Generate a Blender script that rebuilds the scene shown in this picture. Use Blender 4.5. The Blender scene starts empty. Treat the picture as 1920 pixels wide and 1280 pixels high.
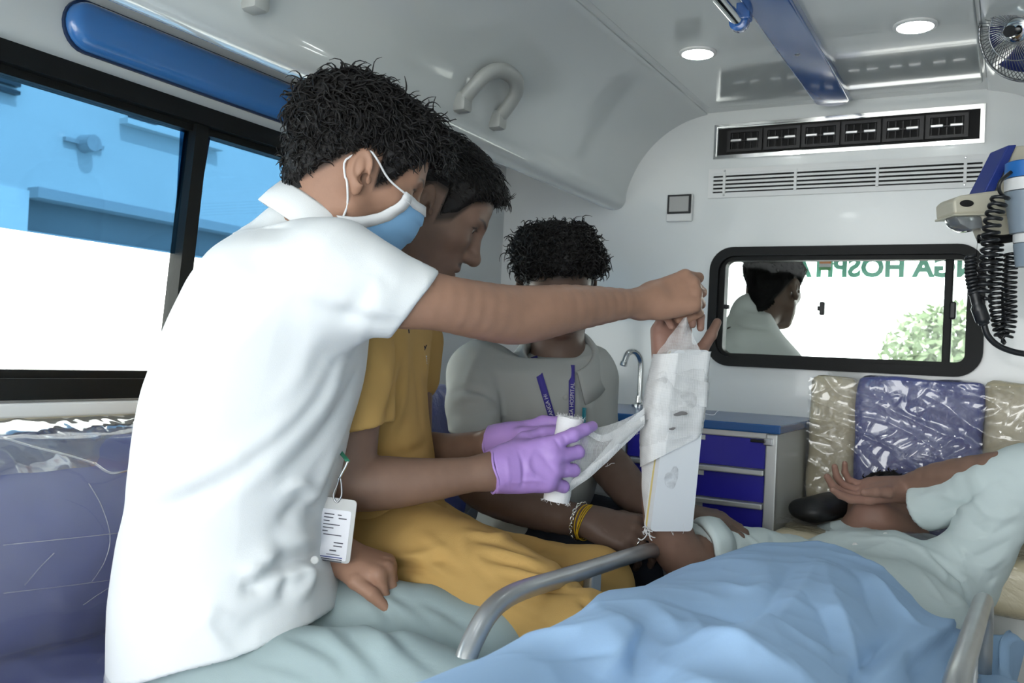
import bpy, bmesh, math, random
import numpy as np
from mathutils import Vector, Matrix

# ------------------------------------------------------------------ camera
scene = bpy.context.scene
COL = scene.collection
FPX = 1710.0                                   # focal length in pixels of the 1920x1280 frame
CAM = np.array([0.0, 0.0, 0.97])
_y = np.array([940.0, 72.0, FPX]); _y /= np.linalg.norm(_y)
_x = -np.array([-3110.0, -125.0, FPX]); _x -= _x.dot(_y) * _y; _x /= np.linalg.norm(_x)
_z = np.cross(_x, _y)
RW = np.array([_x, _y, _z])                    # rows: vehicle axes seen from the camera (x right, y down, z ahead)
CR, CD, CF = RW[:, 0], RW[:, 1], RW[:, 2]      # camera right / down / ahead in vehicle axes
cam_data = bpy.data.cameras.new('camera')
cam_data.sensor_width = 36.0
cam_data.lens = FPX / 1920.0 * 36.0
cam_data.clip_start = 0.02
cam = bpy.data.objects.new('camera', cam_data)
COL.objects.link(cam)
M = Matrix.Identity(4)
for i in range(3):
    M[i][0], M[i][1], M[i][2], M[i][3] = CR[i], -CD[i], -CF[i], CAM[i]
cam.matrix_world = M
cam_data.dof.use_dof = True
cam_data.dof.focus_distance = 1.55
cam_data.dof.aperture_fstop = 9.0
scene.camera = cam

# ------------------------------------------------------------------ sky, sun, daylight, exposure
world = bpy.data.worlds.new('sky'); scene.world = world
world.use_nodes = True
bgn = world.node_tree.nodes['Background']
bgn.inputs[0].default_value = (0.96, 0.985, 0.985, 1)
bgn.inputs[1].default_value = 6.0
sun_d = bpy.data.lights.new('sun', 'SUN'); sun_d.energy = 9.0; sun_d.angle = 0.02; sun_d.color = (1.0, 0.96, 0.9)
sun = bpy.data.objects.new('sun', sun_d); COL.objects.link(sun)
sun.rotation_euler = Vector((-0.62, 0.12, -0.78)).to_track_quat('-Z', 'Y').to_euler()
def portal(name, loc, target, sx, sy):
    d = bpy.data.lights.new(name, 'AREA'); d.shape = 'RECTANGLE'; d.size = sx; d.size_y = sy
    d.cycles.is_portal = True
    o = bpy.data.objects.new(name, d); COL.objects.link(o); o.location = loc
    o.rotation_euler = Vector(target).to_track_quat('-Z', 'Z').to_euler()
portal('rear_door_portal', (-0.44, -1.42, 0.95), (0, 1, 0), 1.9, 1.7)
portal('side_window_portal', (-1.50, 1.0, 1.15), (1, 0, 0), 2.0, 0.6)
vs = scene.view_settings
vs.view_transform = 'Standard'; vs.look = 'None'; vs.gamma = 1.0; vs.use_curve_mapping = False
vs.exposure = 0.22
scene.cycles.max_bounces = 5
scene.cycles.diffuse_bounces = 3
scene.cycles.glossy_bounces = 3
scene.cycles.transparent_max_bounces = 14
scene.cycles.adaptive_threshold = 0.03
scene.cycles.sample_clamp_indirect = 6.0

# ------------------------------------------------------------------ points of the place
def ray(u, v):
    return RW @ np.array([(u - 960.0) / FPX, (v - 640.0) / FPX, 1.0])
def P(u, v, d):
    """the point of the place that lies d metres ahead of the lens"""
    return CAM + ray(u, v) * d
def onx(u, v, x):
    r = ray(u, v); return CAM + r * (x - CAM[0]) / r[0]
def ony(u, v, y):
    r = ray(u, v); return CAM + r * (y - CAM[1]) / r[1]
def onz(u, v, z):
    r = ray(u, v); return CAM + r * (z - CAM[2]) / r[2]
def cdir(x, y, z):
    """direction right / down / ahead -> vehicle axes, unit"""
    w = CR * x + CD * y + CF * z
    return w / np.linalg.norm(w)
def unit(v):
    v = np.asarray(v, float); return v / np.linalg.norm(v)

# ------------------------------------------------------------------ materials
def nodes(name):
    m = bpy.data.materials.new(name); m.use_nodes = True
    nt = m.node_tree
    return m, nt, nt.nodes['Principled BSDF']
def mat(name, col, rough=0.5, metal=0.0, spec=0.5, coat=0.0, coat_rough=0.1, bump=0.0, bscale=40.0, bdetail=4.0,
        vary=0.0, vscale=6.0, sss=0.0, trans=0.0, alpha=1.0, coat_bump=0.0, coat_scale=12.0, sheen=0.0, stretch=None,
        emit=None, estr=0.0, ior=None, bdist=0.002):
    m, nt, b = nodes(name)
    N, L = nt.nodes, nt.links
    b.inputs['Base Color'].default_value = (*col, 1)
    b.inputs['Roughness'].default_value = rough
    b.inputs['Metallic'].default_value = metal
    b.inputs['Specular IOR Level'].default_value = spec
    b.inputs['Coat Weight'].default_value = coat
    b.inputs['Coat Roughness'].default_value = coat_rough
    b.inputs['Transmission Weight'].default_value = trans
    b.inputs['Alpha'].default_value = alpha
    if ior: b.inputs['IOR'].default_value = ior
    if sheen:
        b.inputs['Sheen Weight'].default_value = sheen
    if sss:
        b.inputs['Subsurface Weight'].default_value = sss
        b.inputs['Subsurface Radius'].default_value = (0.012, 0.005, 0.003)
        b.inputs['Subsurface Scale'].default_value = 1.0
    if emit:
        b.inputs['Emission Color'].default_value = (*emit, 1); b.inputs['Emission Strength'].default_value = estr
    tc = N.new('ShaderNodeTexCoord')
    src = tc.outputs['Object']
    if stretch:
        mp = N.new('ShaderNodeMapping'); mp.inputs['Scale'].default_value = stretch
        L.new(src, mp.inputs['Vector']); src = mp.outputs['Vector']
    if bump:
        n = N.new('ShaderNodeTexNoise'); n.inputs['Scale'].default_value = bscale; n.inputs['Detail'].default_value = bdetail
        L.new(src, n.inputs['Vector'])
        bp = N.new('ShaderNodeBump'); bp.inputs['Strength'].default_value = bump; bp.inputs['Distance'].default_value = bdist
        L.new(n.outputs['Fac'], bp.inputs['Height']); L.new(bp.outputs['Normal'], b.inputs['Normal'])
    if vary:
        n = N.new('ShaderNodeTexNoise'); n.inputs['Scale'].default_value = vscale; n.inputs['Detail'].default_value = 3
        L.new(src, n.inputs['Vector'])
        r = N.new('ShaderNodeMix'); r.data_type = 'RGBA'
        r.inputs['A'].default_value = (*[max(0, c * (1 - vary)) for c in col], 1)
        r.inputs['B'].default_value = (*[min(1, c * (1 + vary)) for c in col], 1)
        L.new(n.outputs['Fac'], r.inputs['Factor']); L.new(r.outputs['Result'], b.inputs['Base Color'])
    if coat_bump:
        w = N.new('ShaderNodeTexNoise'); w.inputs['Scale'].default_value = coat_scale; w.inputs['Detail'].default_value = 5
        w.inputs['Distortion'].default_value = 1.5
        L.new(src, w.inputs['Vector'])
        v2 = N.new('ShaderNodeTexVoronoi'); v2.feature = 'DISTANCE_TO_EDGE'; v2.inputs['Scale'].default_value = coat_scale * 1.3
        ad = N.new('ShaderNodeVectorMath'); ad.operation = 'MULTIPLY_ADD'; ad.inputs[1].default_value = (0.12,) * 3
        L.new(w.outputs['Color'], ad.inputs[0]); L.new(src, ad.inputs[2]); L.new(ad.outputs[0], v2.inputs['Vector'])
        mx = N.new('ShaderNodeMath'); mx.operation = 'MULTIPLY_ADD'; mx.inputs[1].default_value = 0.5
        L.new(v2.outputs['Distance'], mx.inputs[0]); L.new(w.outputs['Fac'], mx.inputs[2])
        bp = N.new('ShaderNodeBump'); bp.inputs['Strength'].default_value = coat_bump; bp.inputs['Distance'].default_value = 0.02
        L.new(mx.outputs[0], bp.inputs['Height']); L.new(bp.outputs['Normal'], b.inputs['Coat Normal'])
    return m

MT = {}
MT['gelcoat'] = mat('gelcoat_white', (0.74, 0.77, 0.765), 0.22, bump=0.02, bscale=9, coat=0.4, coat_rough=0.06)
MT['ceil'] = mat('ceiling_white', (0.66, 0.70, 0.695), 0.16, coat=0.5, coat_rough=0.05)
MT['ceil_panel'] = mat('ceiling_panel_gloss', (0.56, 0.60, 0.595), 0.12, coat=0.7, coat_rough=0.04)
MT['floor'] = mat('floor_vinyl', (0.22, 0.23, 0.24), 0.45, vary=0.2, vscale=60)
MT['black'] = mat('black_rubber', (0.008, 0.009, 0.009), 0.5, spec=0.2, bump=0.1, bscale=120)
MT['blackgloss'] = mat('black_plastic', (0.008, 0.008, 0.009), 0.4, spec=0.35)
MT['chrome'] = mat('chrome', (0.75, 0.77, 0.77), 0.1, 1.0)
MT['steel'] = mat('brushed_grey_metal', (0.45, 0.46, 0.47), 0.3, 1.0, bump=0.08, bscale=60, stretch=(40, 1, 40), vary=0.15)
MT['rail'] = mat('grey_painted_tube', (0.50, 0.51, 0.515), 0.3, 0.7, vary=0.12, vscale=20)
MT['blue_gloss'] = mat('blue_gloss_pad', (0.05, 0.21, 0.56), 0.14, coat=0.9, coat_rough=0.05)
MT['blue_strip'] = mat('blue_ceiling_strip', (0.035, 0.13, 0.40), 0.16, coat=0.6)
MT['blue_dark'] = mat('blue_gasket', (0.01, 0.03, 0.09), 0.5)
MT['grey_plastic'] = mat('light_grey_plastic', (0.40, 0.42, 0.40), 0.4, bump=0.05, bscale=200)
MT['white_plastic'] = mat('white_plastic', (0.78, 0.79, 0.78), 0.35)
MT['cream'] = mat('cream_vinyl', (0.56, 0.49, 0.33), 0.4, coat=0.9, coat_rough=0.07, coat_bump=0.9, coat_scale=12, vary=0.08)
MT['cream_plain'] = mat('cream_vinyl_piping', (0.58, 0.52, 0.38), 0.45)
MT['vinyl_blue'] = mat('blue_vinyl_under_film', (0.06, 0.085, 0.31), 0.42, coat=0.4, coat_rough=0.2, coat_bump=0.3, coat_scale=6, vary=0.12)
MT['vinyl_blue_film'] = mat('blue_vinyl_wrinkled_film', (0.075, 0.09, 0.30), 0.4, coat=1.0, coat_rough=0.06, coat_bump=1.0, coat_scale=13, vary=0.12)
MT['drawer'] = mat('drawer_royal_blue', (0.022, 0.018, 0.36), 0.35)
MT['counter'] = mat('counter_blue', (0.02, 0.10, 0.30), 0.25)
MT['cab_white'] = mat('cabinet_light_grey', (0.62, 0.64, 0.62), 0.3, vary=0.05)
MT['alu'] = mat('aluminium_trim', (0.62, 0.63, 0.62), 0.35, 0.6)
MT['lamp'] = mat('lamp_diffuser', (1, 1, 1), 0.3, emit=(0.95, 1.0, 0.98), estr=30.0)
MT['dark_void'] = mat('dark_cavity', (0.004, 0.004, 0.004), 0.8)
MT['facade'] = mat('facade_paint', (0.62, 0.63, 0.62), 0.8, vary=0.1, vscale=1.5)
MT['facade_dark'] = mat('facade_weathered', (0.40, 0.41, 0.42), 0.85, vary=0.15, vscale=1)  # darker facade tone: lower wall, ledge and wall lamp
MT['facade_light'] = mat('facade_fresh_paint', (0.8, 0.81, 0.80), 0.8)  # palest facade tone: pier and parapet
MT['asphalt'] = mat('yard_concrete', (0.5, 0.5, 0.48), 0.9, vary=0.1)
MT['window_dark'] = mat('far_window_dark', (0.03, 0.04, 0.05), 0.3)

def glass_mat(name, tint, gloss=0.05):
    """thin pane: straight-through light with a tint plus a faint mirror"""
    m, nt, b = nodes(name); N, L = nt.nodes, nt.links
    N.remove(b); out = N['Material Output']
    t = N.new('ShaderNodeBsdfTransparent'); t.inputs[0].default_value = (*tint, 1)
    g = N.new('ShaderNodeBsdfGlossy'); g.inputs['Roughness'].default_value = 0.02
    g.inputs['Color'].default_value = (1, 1, 1, 1)
    fr = N.new('ShaderNodeFresnel'); fr.inputs[0].default_value = 1.25
    ml = N.new('ShaderNodeMath'); ml.operation = 'MULTIPLY_ADD'; ml.inputs[1].default_value = 0.5; ml.inputs[2].default_value = gloss * 0.02
    mx = N.new('ShaderNodeMixShader')
    L.new(fr.outputs[0], ml.inputs[0]); L.new(ml.outputs[0], mx.inputs[0])
    L.new(t.outputs[0], mx.inputs[1]); L.new(g.outputs[0], mx.inputs[2]); L.new(mx.outputs[0], out.inputs['Surface'])
    return m
def film_mat(name, haze=0.06, gloss=0.10):
    """clear polythene film: see-through, faint haze, sharp glints"""
    m, nt, b = nodes(name); N, L = nt.nodes, nt.links
    N.remove(b); out = N['Material Output']
    t = N.new('ShaderNodeBsdfTransparent'); t.inputs[0].default_value = (0.97, 0.97, 0.97, 1)
    d = N.new('ShaderNodeBsdfDiffuse'); d.inputs[0].default_value = (0.9, 0.9, 0.9, 1)
    g = N.new('ShaderNodeBsdfGlossy'); g.inputs['Roughness'].default_value = 0.07
    lw = N.new('ShaderNodeLayerWeight'); lw.inputs[0].default_value = 0.35
    ml = N.new('ShaderNodeMath'); ml.operation = 'MULTIPLY_ADD'; ml.inputs[1].default_value = 0.5; ml.inputs[2].default_value = gloss
    L.new(lw.outputs['Fresnel'], ml.inputs[0])
    m1_ = N.new('ShaderNodeMixShader'); m1_.inputs[0].default_value = haze; L.new(t.outputs[0], m1_.inputs[1]); L.new(d.outputs[0], m1_.inputs[2])
    m2_ = N.new('ShaderNodeMixShader'); L.new(ml.outputs[0], m2_.inputs[0]); L.new(m1_.outputs[0], m2_.inputs[1]); L.new(g.outputs[0], m2_.inputs[2])
    L.new(m2_.outputs[0], out.inputs['Surface']); return m
MT['film'] = film_mat('clear_film', .05, .07); MT['film_hazy'] = film_mat('hazy_film', .09, .04)
MT['glass'] = glass_mat('clear_glass', (0.96, 0.98, 0.97))
MT['glass_tint'] = glass_mat('blue_film_glass', (0.20, 0.335, 0.445))

# ------------------------------------------------------------------ mesh helpers
def setsmooth(me, smooth=True):
    me.polygons.foreach_set('use_smooth', [smooth] * len(me.polygons))
def obj_from(name, verts, faces, material, parent=None, smooth=False, origin=None):
    """one mesh object; its origin sits at the middle of its base, children are placed relative to their parent"""
    verts = np.asarray(verts, float)
    lo, hi = verts.min(0), verts.max(0)
    o3 = np.array([(lo[0] + hi[0]) / 2, (lo[1] + hi[1]) / 2, lo[2]]) if origin is None else np.asarray(origin, float)
    me = bpy.data.meshes.new(name)
    if isinstance(faces, np.ndarray):
        n = len(faces); k = faces.shape[1]
        me.vertices.add(len(verts)); me.vertices.foreach_set('co', (verts - o3).ravel())
        me.loops.add(n * k); me.loops.foreach_set('vertex_index', faces.ravel().astype(np.int32))
        me.polygons.add(n); me.polygons.foreach_set('loop_start', np.arange(0, n * k, k, dtype=np.int32))
        me.polygons.foreach_set('loop_total', np.full(n, k, np.int32))
        me.update(calc_edges=True); me.validate()
    else:
        me.from_pydata([tuple(v) for v in (verts - o3)], [], faces); me.update()
    setsmooth(me, smooth)
    for mm in (material if isinstance(material, (list, tuple)) else [material]):
        me.materials.append(MT[mm] if isinstance(mm, str) else mm)
    o = bpy.data.objects.new(name, me); COL.objects.link(o)
    o['_o'] = [float(c) for c in o3]
    place(o, o3, parent)
    return o
def place(o, o3, parent):
    if parent is not None:
        o.parent = parent
        o.location = Vector(o3) - Vector(parent['_o'])
    else:
        o.location = Vector(o3)
def empty(name, loc, label=None, cat=None, group=None, kind=None):
    o = bpy.data.objects.new(name, None); COL.objects.link(o); o.location = Vector(loc)
    o.empty_display_size = 0.05
    o['_o'] = [float(c) for c in loc]
    tag(o, label, cat, group, kind); return o
def tag(o, label=None, cat=None, group=None, kind=None):
    if label: o['label'] = label
    if cat: o['category'] = cat
    if group: o['group'] = group
    if kind: o['kind'] = kind
    return o
class MB:
    """collects pieces of ONE part"""
    def __init__(self): self.v = []; self.f = []; self.n = 0
    def add(self, v, f):
        v = np.asarray(v, float); self.v.append(v); self.f += [tuple(i + self.n for i in q) for q in f]; self.n += len(v); return self
    def box(self, lo, hi, bev=0.0, seg=2):
        lo = np.minimum(lo, hi); hi2 = np.maximum(lo, hi); hi = np.maximum(hi, hi2)
        bm = bmesh.new(); bmesh.ops.create_cube(bm, size=1.0)
        for q in bm.verts:
            q.co = Vector([(lo[i] + hi[i]) / 2 + q.co[i] * (hi[i] - lo[i]) for i in range(3)])
        if bev: bmesh.ops.bevel(bm, geom=bm.edges[:], offset=bev, segments=seg, profile=0.5, affect='EDGES')
        return self.bm(bm)
    def bm(self, bm, mtx=None):
        if mtx is not None: bmesh.ops.transform(bm, matrix=mtx, verts=bm.verts[:])
        bm.verts.index_update()
        self.add([q.co[:] for q in bm.verts], [[q.index for q in f.verts] for f in bm.faces]); bm.free(); return self
    def tube(self, pts, r, seg=10, closed=False, cap=True, flat=None, updir=None):
        pts = [np.asarray(p, float) for p in pts]; n = len(pts)
        rr = r if hasattr(r, '__len__') else [r] * n
        vs_, fs = [], []
        up = None
        for i in range(n):
            a = pts[i - 1] if (i > 0 or closed) else pts[i]; b = pts[(i + 1) % n] if (i < n - 1 or closed) else pts[i]
            t = unit(b - a)
            if up is None:
                ref = np.array(updir if updir is not None else ([0, 0, 1.0] if abs(t[2]) < 0.9 else [1.0, 0, 0]))
                up = unit(ref - t * ref.dot(t))
            else:
                up = unit(up - t * up.dot(t))
            s = np.cross(t, up)
            fa, fb = (1, 1) if flat is None else flat
            for k in range(seg):
                an = 2 * math.pi * (k + 0.5) / seg
                vs_.append(pts[i] + rr[i] * (math.cos(an) * s * fa + math.sin(an) * up * fb))
        m = n if closed else n - 1
        for i in range(m):
            for k in range(seg):
                i2 = (i + 1) % n
                fs.append((i * seg + k, i * seg + (k + 1) % seg, i2 * seg + (k + 1) % seg, i2 * seg + k))
        if cap and not closed:
            fs.append(tuple(range(seg))[::-1]); fs.append(tuple((n - 1) * seg + k for k in range(seg)))
        return self.add(vs_, fs)
    def cyl(self, a, b, r0, r1=None, seg=24):
        return self.tube([a, b], [r0, r0 if r1 is None else r1], seg)
    def lathe(self, c, axis, prof, seg=32):
        axis = unit(axis); ref = np.array([0, 0, 1.0]) if abs(axis[2]) < 0.9 else np.array([1.0, 0, 0])
        a = unit(np.cross(axis, ref)); b = np.cross(axis, a); c = np.asarray(c, float)
        vs_ = [c + axis * h + r * (math.cos(2 * math.pi * k / seg) * a + math.sin(2 * math.pi * k / seg) * b) for (r, h) in prof for k in range(seg)]
        fs = [(i * seg + k, i * seg + (k + 1) % seg, (i + 1) * seg + (k + 1) % seg, (i + 1) * seg + k) for i in range(len(prof) - 1) for k in range(seg)]
        if prof[0][0] > 1e-5: fs.append(tuple(range(seg))[::-1])
        if prof[-1][0] > 1e-5: fs.append(tuple((len(prof) - 1) * seg + k for k in range(seg)))
        return self.add(vs_, fs)
    def extrude(self, poly, axis_o, axis_a, axis_b, axis_n, depth, bev=0.0):
        """polygon (a,b) in the plane at axis_o, extruded along axis_n"""
        o, a, b, n = [np.asarray(q, float) for q in (axis_o, axis_a, axis_b, axis_n)]
        if not bev:
            k = len(poly)
            v = [o + a * p[0] + b * p[1] for p in poly] + [o + a * p[0] + b * p[1] + n * depth for p in poly]
            return self.add(v, [tuple(range(k))[::-1], tuple(range(k, 2 * k))] + [(i, (i + 1) % k, k + (i + 1) % k, k + i) for i in range(k)])
        bm = bmesh.new()
        vs0 = [bm.verts.new(o + a * p[0] + b * p[1]) for p in poly]
        f = bm.faces.new(vs0)
        r = bmesh.ops.extrude_face_region(bm, geom=[f])
        top = [q for q in r['geom'] if isinstance(q, bmesh.types.BMVert)]
        for q in top: q.co += Vector(n * depth)
        bm.normal_update()
        ed = [e for e in bm.edges if all(q in top for q in e.verts)]
        bmesh.ops.bevel(bm, geom=ed, offset=bev, segments=4, profile=0.5, affect='EDGES')
        return self.bm(bm)
    def build(self, name, material, parent=None, smooth=False, auto=None, **kw):
        o = obj_from(name, np.concatenate(self.v), self.f, material, parent, smooth, **kw)
        if auto:
            me = o.data; bm = bmesh.new(); bm.from_mesh(me)
            bmesh.ops.recalc_face_normals(bm, faces=bm.faces[:])
            for e in bm.edges:
                if len(e.link_faces) == 2 and e.calc_face_angle(0) > math.radians(auto): e.smooth = False
            bm.to_mesh(me); bm.free(); setsmooth(me, True)
        return o
def rrect(w, h, r, n=6, cx=0, cy=0):
    pts = []
    for (sx, sy, a0) in ((1, 1, 0), (-1, 1, 90), (-1, -1, 180), (1, -1, 270)):
        for i in range(n + 1):
            a = math.radians(a0 + 90 * i / n)
            pts.append((cx + sx * (w / 2 - r) + r * math.cos(a), cy + sy * (h / 2 - r) + r * math.sin(a)))
    return pts
def ring(mb, outer, inner, o, a, b, n, depth):
    """frame between two outlines with the same number of points"""
    o, a, b, n = [np.asarray(q, float) for q in (o, a, b, n)]; k = len(outer)
    g = lambda p, d: o + a * p[0] + b * p[1] + n * d
    v = [g(p, 0) for p in outer] + [g(p, 0) for p in inner] + [g(p, depth) for p in outer] + [g(p, depth) for p in inner]
    f = []
    for i in range(k):
        j = (i + 1) % k
        f += [(i, j, k + j, k + i), (2 * k + i, 3 * k + i, 3 * k + j, 2 * k + j), (i, 2 * k + i, 2 * k + j, j), (k + i, k + j, 3 * k + j, 3 * k + i)]
    return mb.add(v, f)
def catmull(pts, n=8, closed=False):
    pts = [np.asarray(p, float) for p in pts]; out = []
    m = len(pts)
    rng = range(m) if closed else range(m - 1)
    for i in rng:
        p0 = pts[(i - 1) % m] if closed or i > 0 else 2 * pts[0] - pts[1]
        p1, p2 = pts[i], pts[(i + 1) % m]
        p3 = pts[(i + 2) % m] if closed or i + 2 < m else 2 * pts[-1] - pts[-2]
        for k in range(n):
            t = k / n
            out.append(0.5 * (2 * p1 + (p2 - p0) * t + (2 * p0 - 5 * p1 + 4 * p2 - p3) * t * t + (3 * p1 - p0 - 3 * p2 + p3) * t ** 3))
    if not closed: out.append(pts[-1])
    return out
EX, EY, EZ = np.eye(3)
# ================================================================== the vehicle shell
XL, XR, YF, YB, XC, ZC = -1.457, 0.577, 2.55, -1.4, -0.44, 1.70
def wall_with_hole(name, material, o, a, b, n, depth, w, h, hole):
    """slab w x h with one rounded opening (outline in the slab's own a,b)"""
    bm = MB(); x0, y0, x1, y1 = min(p[0] for p in hole), min(p[1] for p in hole), max(p[0] for p in hole), max(p[1] for p in hole)
    # outline of the slab resampled so that it has as many points as the opening
    cx, cy = (x0 + x1) / 2, (y0 + y1) / 2
    outer = []
    k = len(hole) // 4
    for i, p in enumerate(hole):
        q = i // k
        t = (i % k) / (k - 1)
        corner = [(w, h), (0, h), (0, 0), (w, 0)][q]
        # the corner block of every opening corner maps onto the slab corner
        prev_ = [(w, cy), (cx, h), (0, cy), (cx, 0)][q]; nxt = [(cx, h), (0, cy), (cx, 0), (w, cy)][q]
        if t < 0.5: s = t * 2; pt = (prev_[0] + (corner[0] - prev_[0]) * s, prev_[1] + (corner[1] - prev_[1]) * s)
        else: s = t * 2 - 1; pt = (corner[0] + (nxt[0] - corner[0]) * s, corner[1] + (nxt[1] - corner[1]) * s)
        outer.append(pt)
    ring(bm, outer, hole, o, a, b, n, depth)
    ob = bm.build(name, material); tag(ob, kind='structure'); return ob

fl = MB().box((XL - 0.05, YB, -0.05), (XR + 0.05, YF + 0.05, 0.0)).build('floor', 'floor'); tag(fl, kind='structure')
# left wall with the long side window
WY0, WY1, WZ0, WZ1 = -0.25, 2.02, 0.876, 1.42
hole = rrect(WY1 - WY0, WZ1 - WZ0, 0.05, 6, (WY0 + WY1) / 2 - YB, (WZ0 + WZ1) / 2)
wall_with_hole('wall_left', 'gelcoat', (XL - 0.04, YB, 0), EY, EZ, EX, 0.04, YF - YB, 1.70, hole)
wr = MB().box((XR, YB, 0), (XR + 0.04, YF, 1.7)).build('wall_right', 'gelcoat'); tag(wr, kind='structure')
# partition towards the cab with its sliding window
FW = ony(1588, 585, YF)
FX0, FX1, FZ0, FZ1 = -0.765, -0.068, 0.970, 1.304
hole = rrect(FX1 - FX0 - 0.05, FZ1 - FZ0 - 0.05, 0.05, 6, (FX0 + FX1) / 2 - XL, (FZ0 + FZ1) / 2)
wall_with_hole('wall_front', 'gelcoat', (XL, YF + 0.03, 0), EX, EZ, -EY, 0.03, XR - XL, 1.75, hole)

# ceiling: moulded section with the air duct along each side, drawn once and mirrored
half = [(-1.457, 1.615), (-1.42, 1.60), (-1.33, 1.56), (-1.22, 1.495), (-1.15, 1.452), (-1.105, 1.430), (-1.075, 1.424), (-1.052, 1.430), (-1.040, 1.448),
        (-1.036, 1.48), (-1.020, 1.525), (-0.995, 1.570), (-0.960, 1.612), (-0.915, 1.648), (-0.860, 1.675), (-0.80, 1.690), (-0.74, 1.695)]
prof = half + [(2 * XC - x, z) for (x, z) in half[::-1]]
sm = catmull([(x, z, 0) for x, z in prof], 4)
vv, ff = [], []
for yy in (YB, YF):
    for p in sm: vv.append((p[0], yy, p[1]))
n = len(sm)
for i in range(n - 1): ff.append((i, i + 1, n + i + 1, n + i))
top0 = len(vv)
for yy in (YB, YF): vv += [(XL - 0.05, yy, 1.78), (XR + 0.05, yy, 1.78)]
ff.append((top0, top0 + 1, top0 + 3, top0 + 2))
ceil = obj_from('ceiling', vv, ff, 'ceil', smooth=True); tag(ceil, kind='structure')
# moulded panels of the ceiling, raised a few millimetres
def ceil_panel(x0, x1, y0, y1):
    mb = MB(); mb.extrude(rrect(x1 - x0, y1 - y0, 0.02, 4, (x0 + x1) / 2, (y0 + y1) / 2), (0, 0, 1.6945), EX, EY, -EZ, 0.006, 0.004)
    return mb.build('panel', 'ceil_panel', ceil)
for (a_, b_) in ((YB + 0.1, 0.15), (0.19, 1.28), (1.32, 2.49)):
    ceil_panel(-0.775, -0.465, a_, b_); ceil_panel(-0.415, -0.09, a_, b_)

# ---- side window: frame, mullion, panes
fr = MB()
o_ = rrect(WY1 - WY0 + 0.045, WZ1 - WZ0 + 0.04, 0.07, 8, (WY0 + WY1) / 2, (WZ0 + WZ1) / 2)
i_ = rrect(WY1 - WY0 - 0.01, WZ1 - WZ0 - 0.032, 0.045, 8, (WY0 + WY1) / 2, (WZ0 + WZ1) / 2)
ring(fr, o_, i_, (XL - 0.03, 0, 0), EY, EZ, EX, 0.045)
i2 = rrect(WY1 - WY0 - 0.05, WZ1 - WZ0 - 0.06, 0.04, 8, (WY0 + WY1) / 2, (WZ0 + WZ1) / 2)
ring(fr, i_, i2, (XL - 0.035, 0, 0), EY, EZ, EX, 0.03)
win = fr.build('window_1', 'black', auto=30); tag(win, 'long black-framed sliding side window with blue film above men on bench', 'window', kind='structure')
zt = 1.140
def pane(name, y0, y1, z0, z1, x, m): return MB().box((x, y0, z0), (x + 0.004, y1, z1)).build(name, m, win)
pane('pane', WY0, 1.29, WZ0, zt, XL - 0.020, 'glass'); pane('tinted_pane', WY0, 1.29, zt, WZ1, XL - 0.020, 'glass_tint')
pane('pane', 1.27, WY1, WZ0, zt, XL - 0.028, 'glass'); pane('tinted_pane', 1.27, WY1, zt, WZ1, XL - 0.028, 'glass_tint')
mu = MB()
for (a0, a1, x0, x1) in ((1.264, 1.296, XL - 0.03, XL + 0.005),):
    mu.add([(x0, a0 - 0.02, WZ0), (x1, a0 - 0.02, WZ0), (x1, a1 - 0.02, WZ0), (x0, a1 - 0.02, WZ0), (x0, a0 + 0.02, WZ1), (x1, a0 + 0.02, WZ1), (x1, a1 + 0.02, WZ1), (x0, a1 + 0.02, WZ1)],
           [(0, 1, 2, 3), (4, 5, 6, 7), (0, 1, 5, 4), (1, 2, 6, 5), (2, 3, 7, 6), (3, 0, 4, 7)])
mu.build('mullion', 'black', win)
mu2 = MB(); a0, a1 = 1.297, 1.324
mu2.add([(XL - 0.03, a0 - 0.02, zt), (XL - 0.018, a0 - 0.02, zt), (XL - 0.018, a1 - 0.02, zt), (XL - 0.03, a1 - 0.02, zt), (XL - 0.03, a0 + 0.02, WZ1), (XL - 0.018, a0 + 0.02, WZ1), (XL - 0.018, a1 + 0.02, WZ1), (XL - 0.03, a1 + 0.02, WZ1)],
        [(0, 1, 2, 3), (4, 5, 6, 7), (0, 1, 5, 4), (1, 2, 6, 5), (2, 3, 7, 6), (3, 0, 4, 7)])
mu2.build('sash_edge', mat('sash_edge_blue_black', (0.012, 0.016, 0.045), 0.2), win)
# white ledge below it
t1 = MB().box((XL, YB, 0.826), (XL + 0.022, 2.3, 0.852), 0.004).build('trim_1', 'white_plastic'); tag(t1, kind='structure')

# ---- partition window
fr = MB()
o_ = rrect(FX1 - FX0, FZ1 - FZ0, 0.065, 8, (FX0 + FX1) / 2, (FZ0 + FZ1) / 2)
i_ = rrect(FX1 - FX0 - 0.05, FZ1 - FZ0 - 0.05, 0.045, 8, (FX0 + FX1) / 2, (FZ0 + FZ1) / 2)
i3 = rrect(FX1 - FX0 - 0.082, FZ1 - FZ0 - 0.074, 0.02, 8, (FX0 + FX1) / 2, (FZ0 + FZ1) / 2)
ring(fr, o_, i_, (0, YF - 0.001, 0), EX, EZ, -EY, 0.022)
ring(fr, i_, i3, (0, YF + 0.03, 0), EX, EZ, -EY, 0.036)
win2 = fr.build('window_2', 'black', auto=30); tag(win2, 'rounded black-framed sliding window in the front partition wall', 'window', kind='structure')
xs = -0.158
MB().box((FX0 + 0.03, YF + 0.012, FZ0 + 0.03), (xs, YF + 0.016, FZ1 - 0.03)).build('pane', 'glass', win2)
MB().box((xs, YF + 0.020, FZ0 + 0.03), (FX1 - 0.03, YF + 0.024, FZ1 - 0.03)).build('pane', 'glass', win2)
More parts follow.
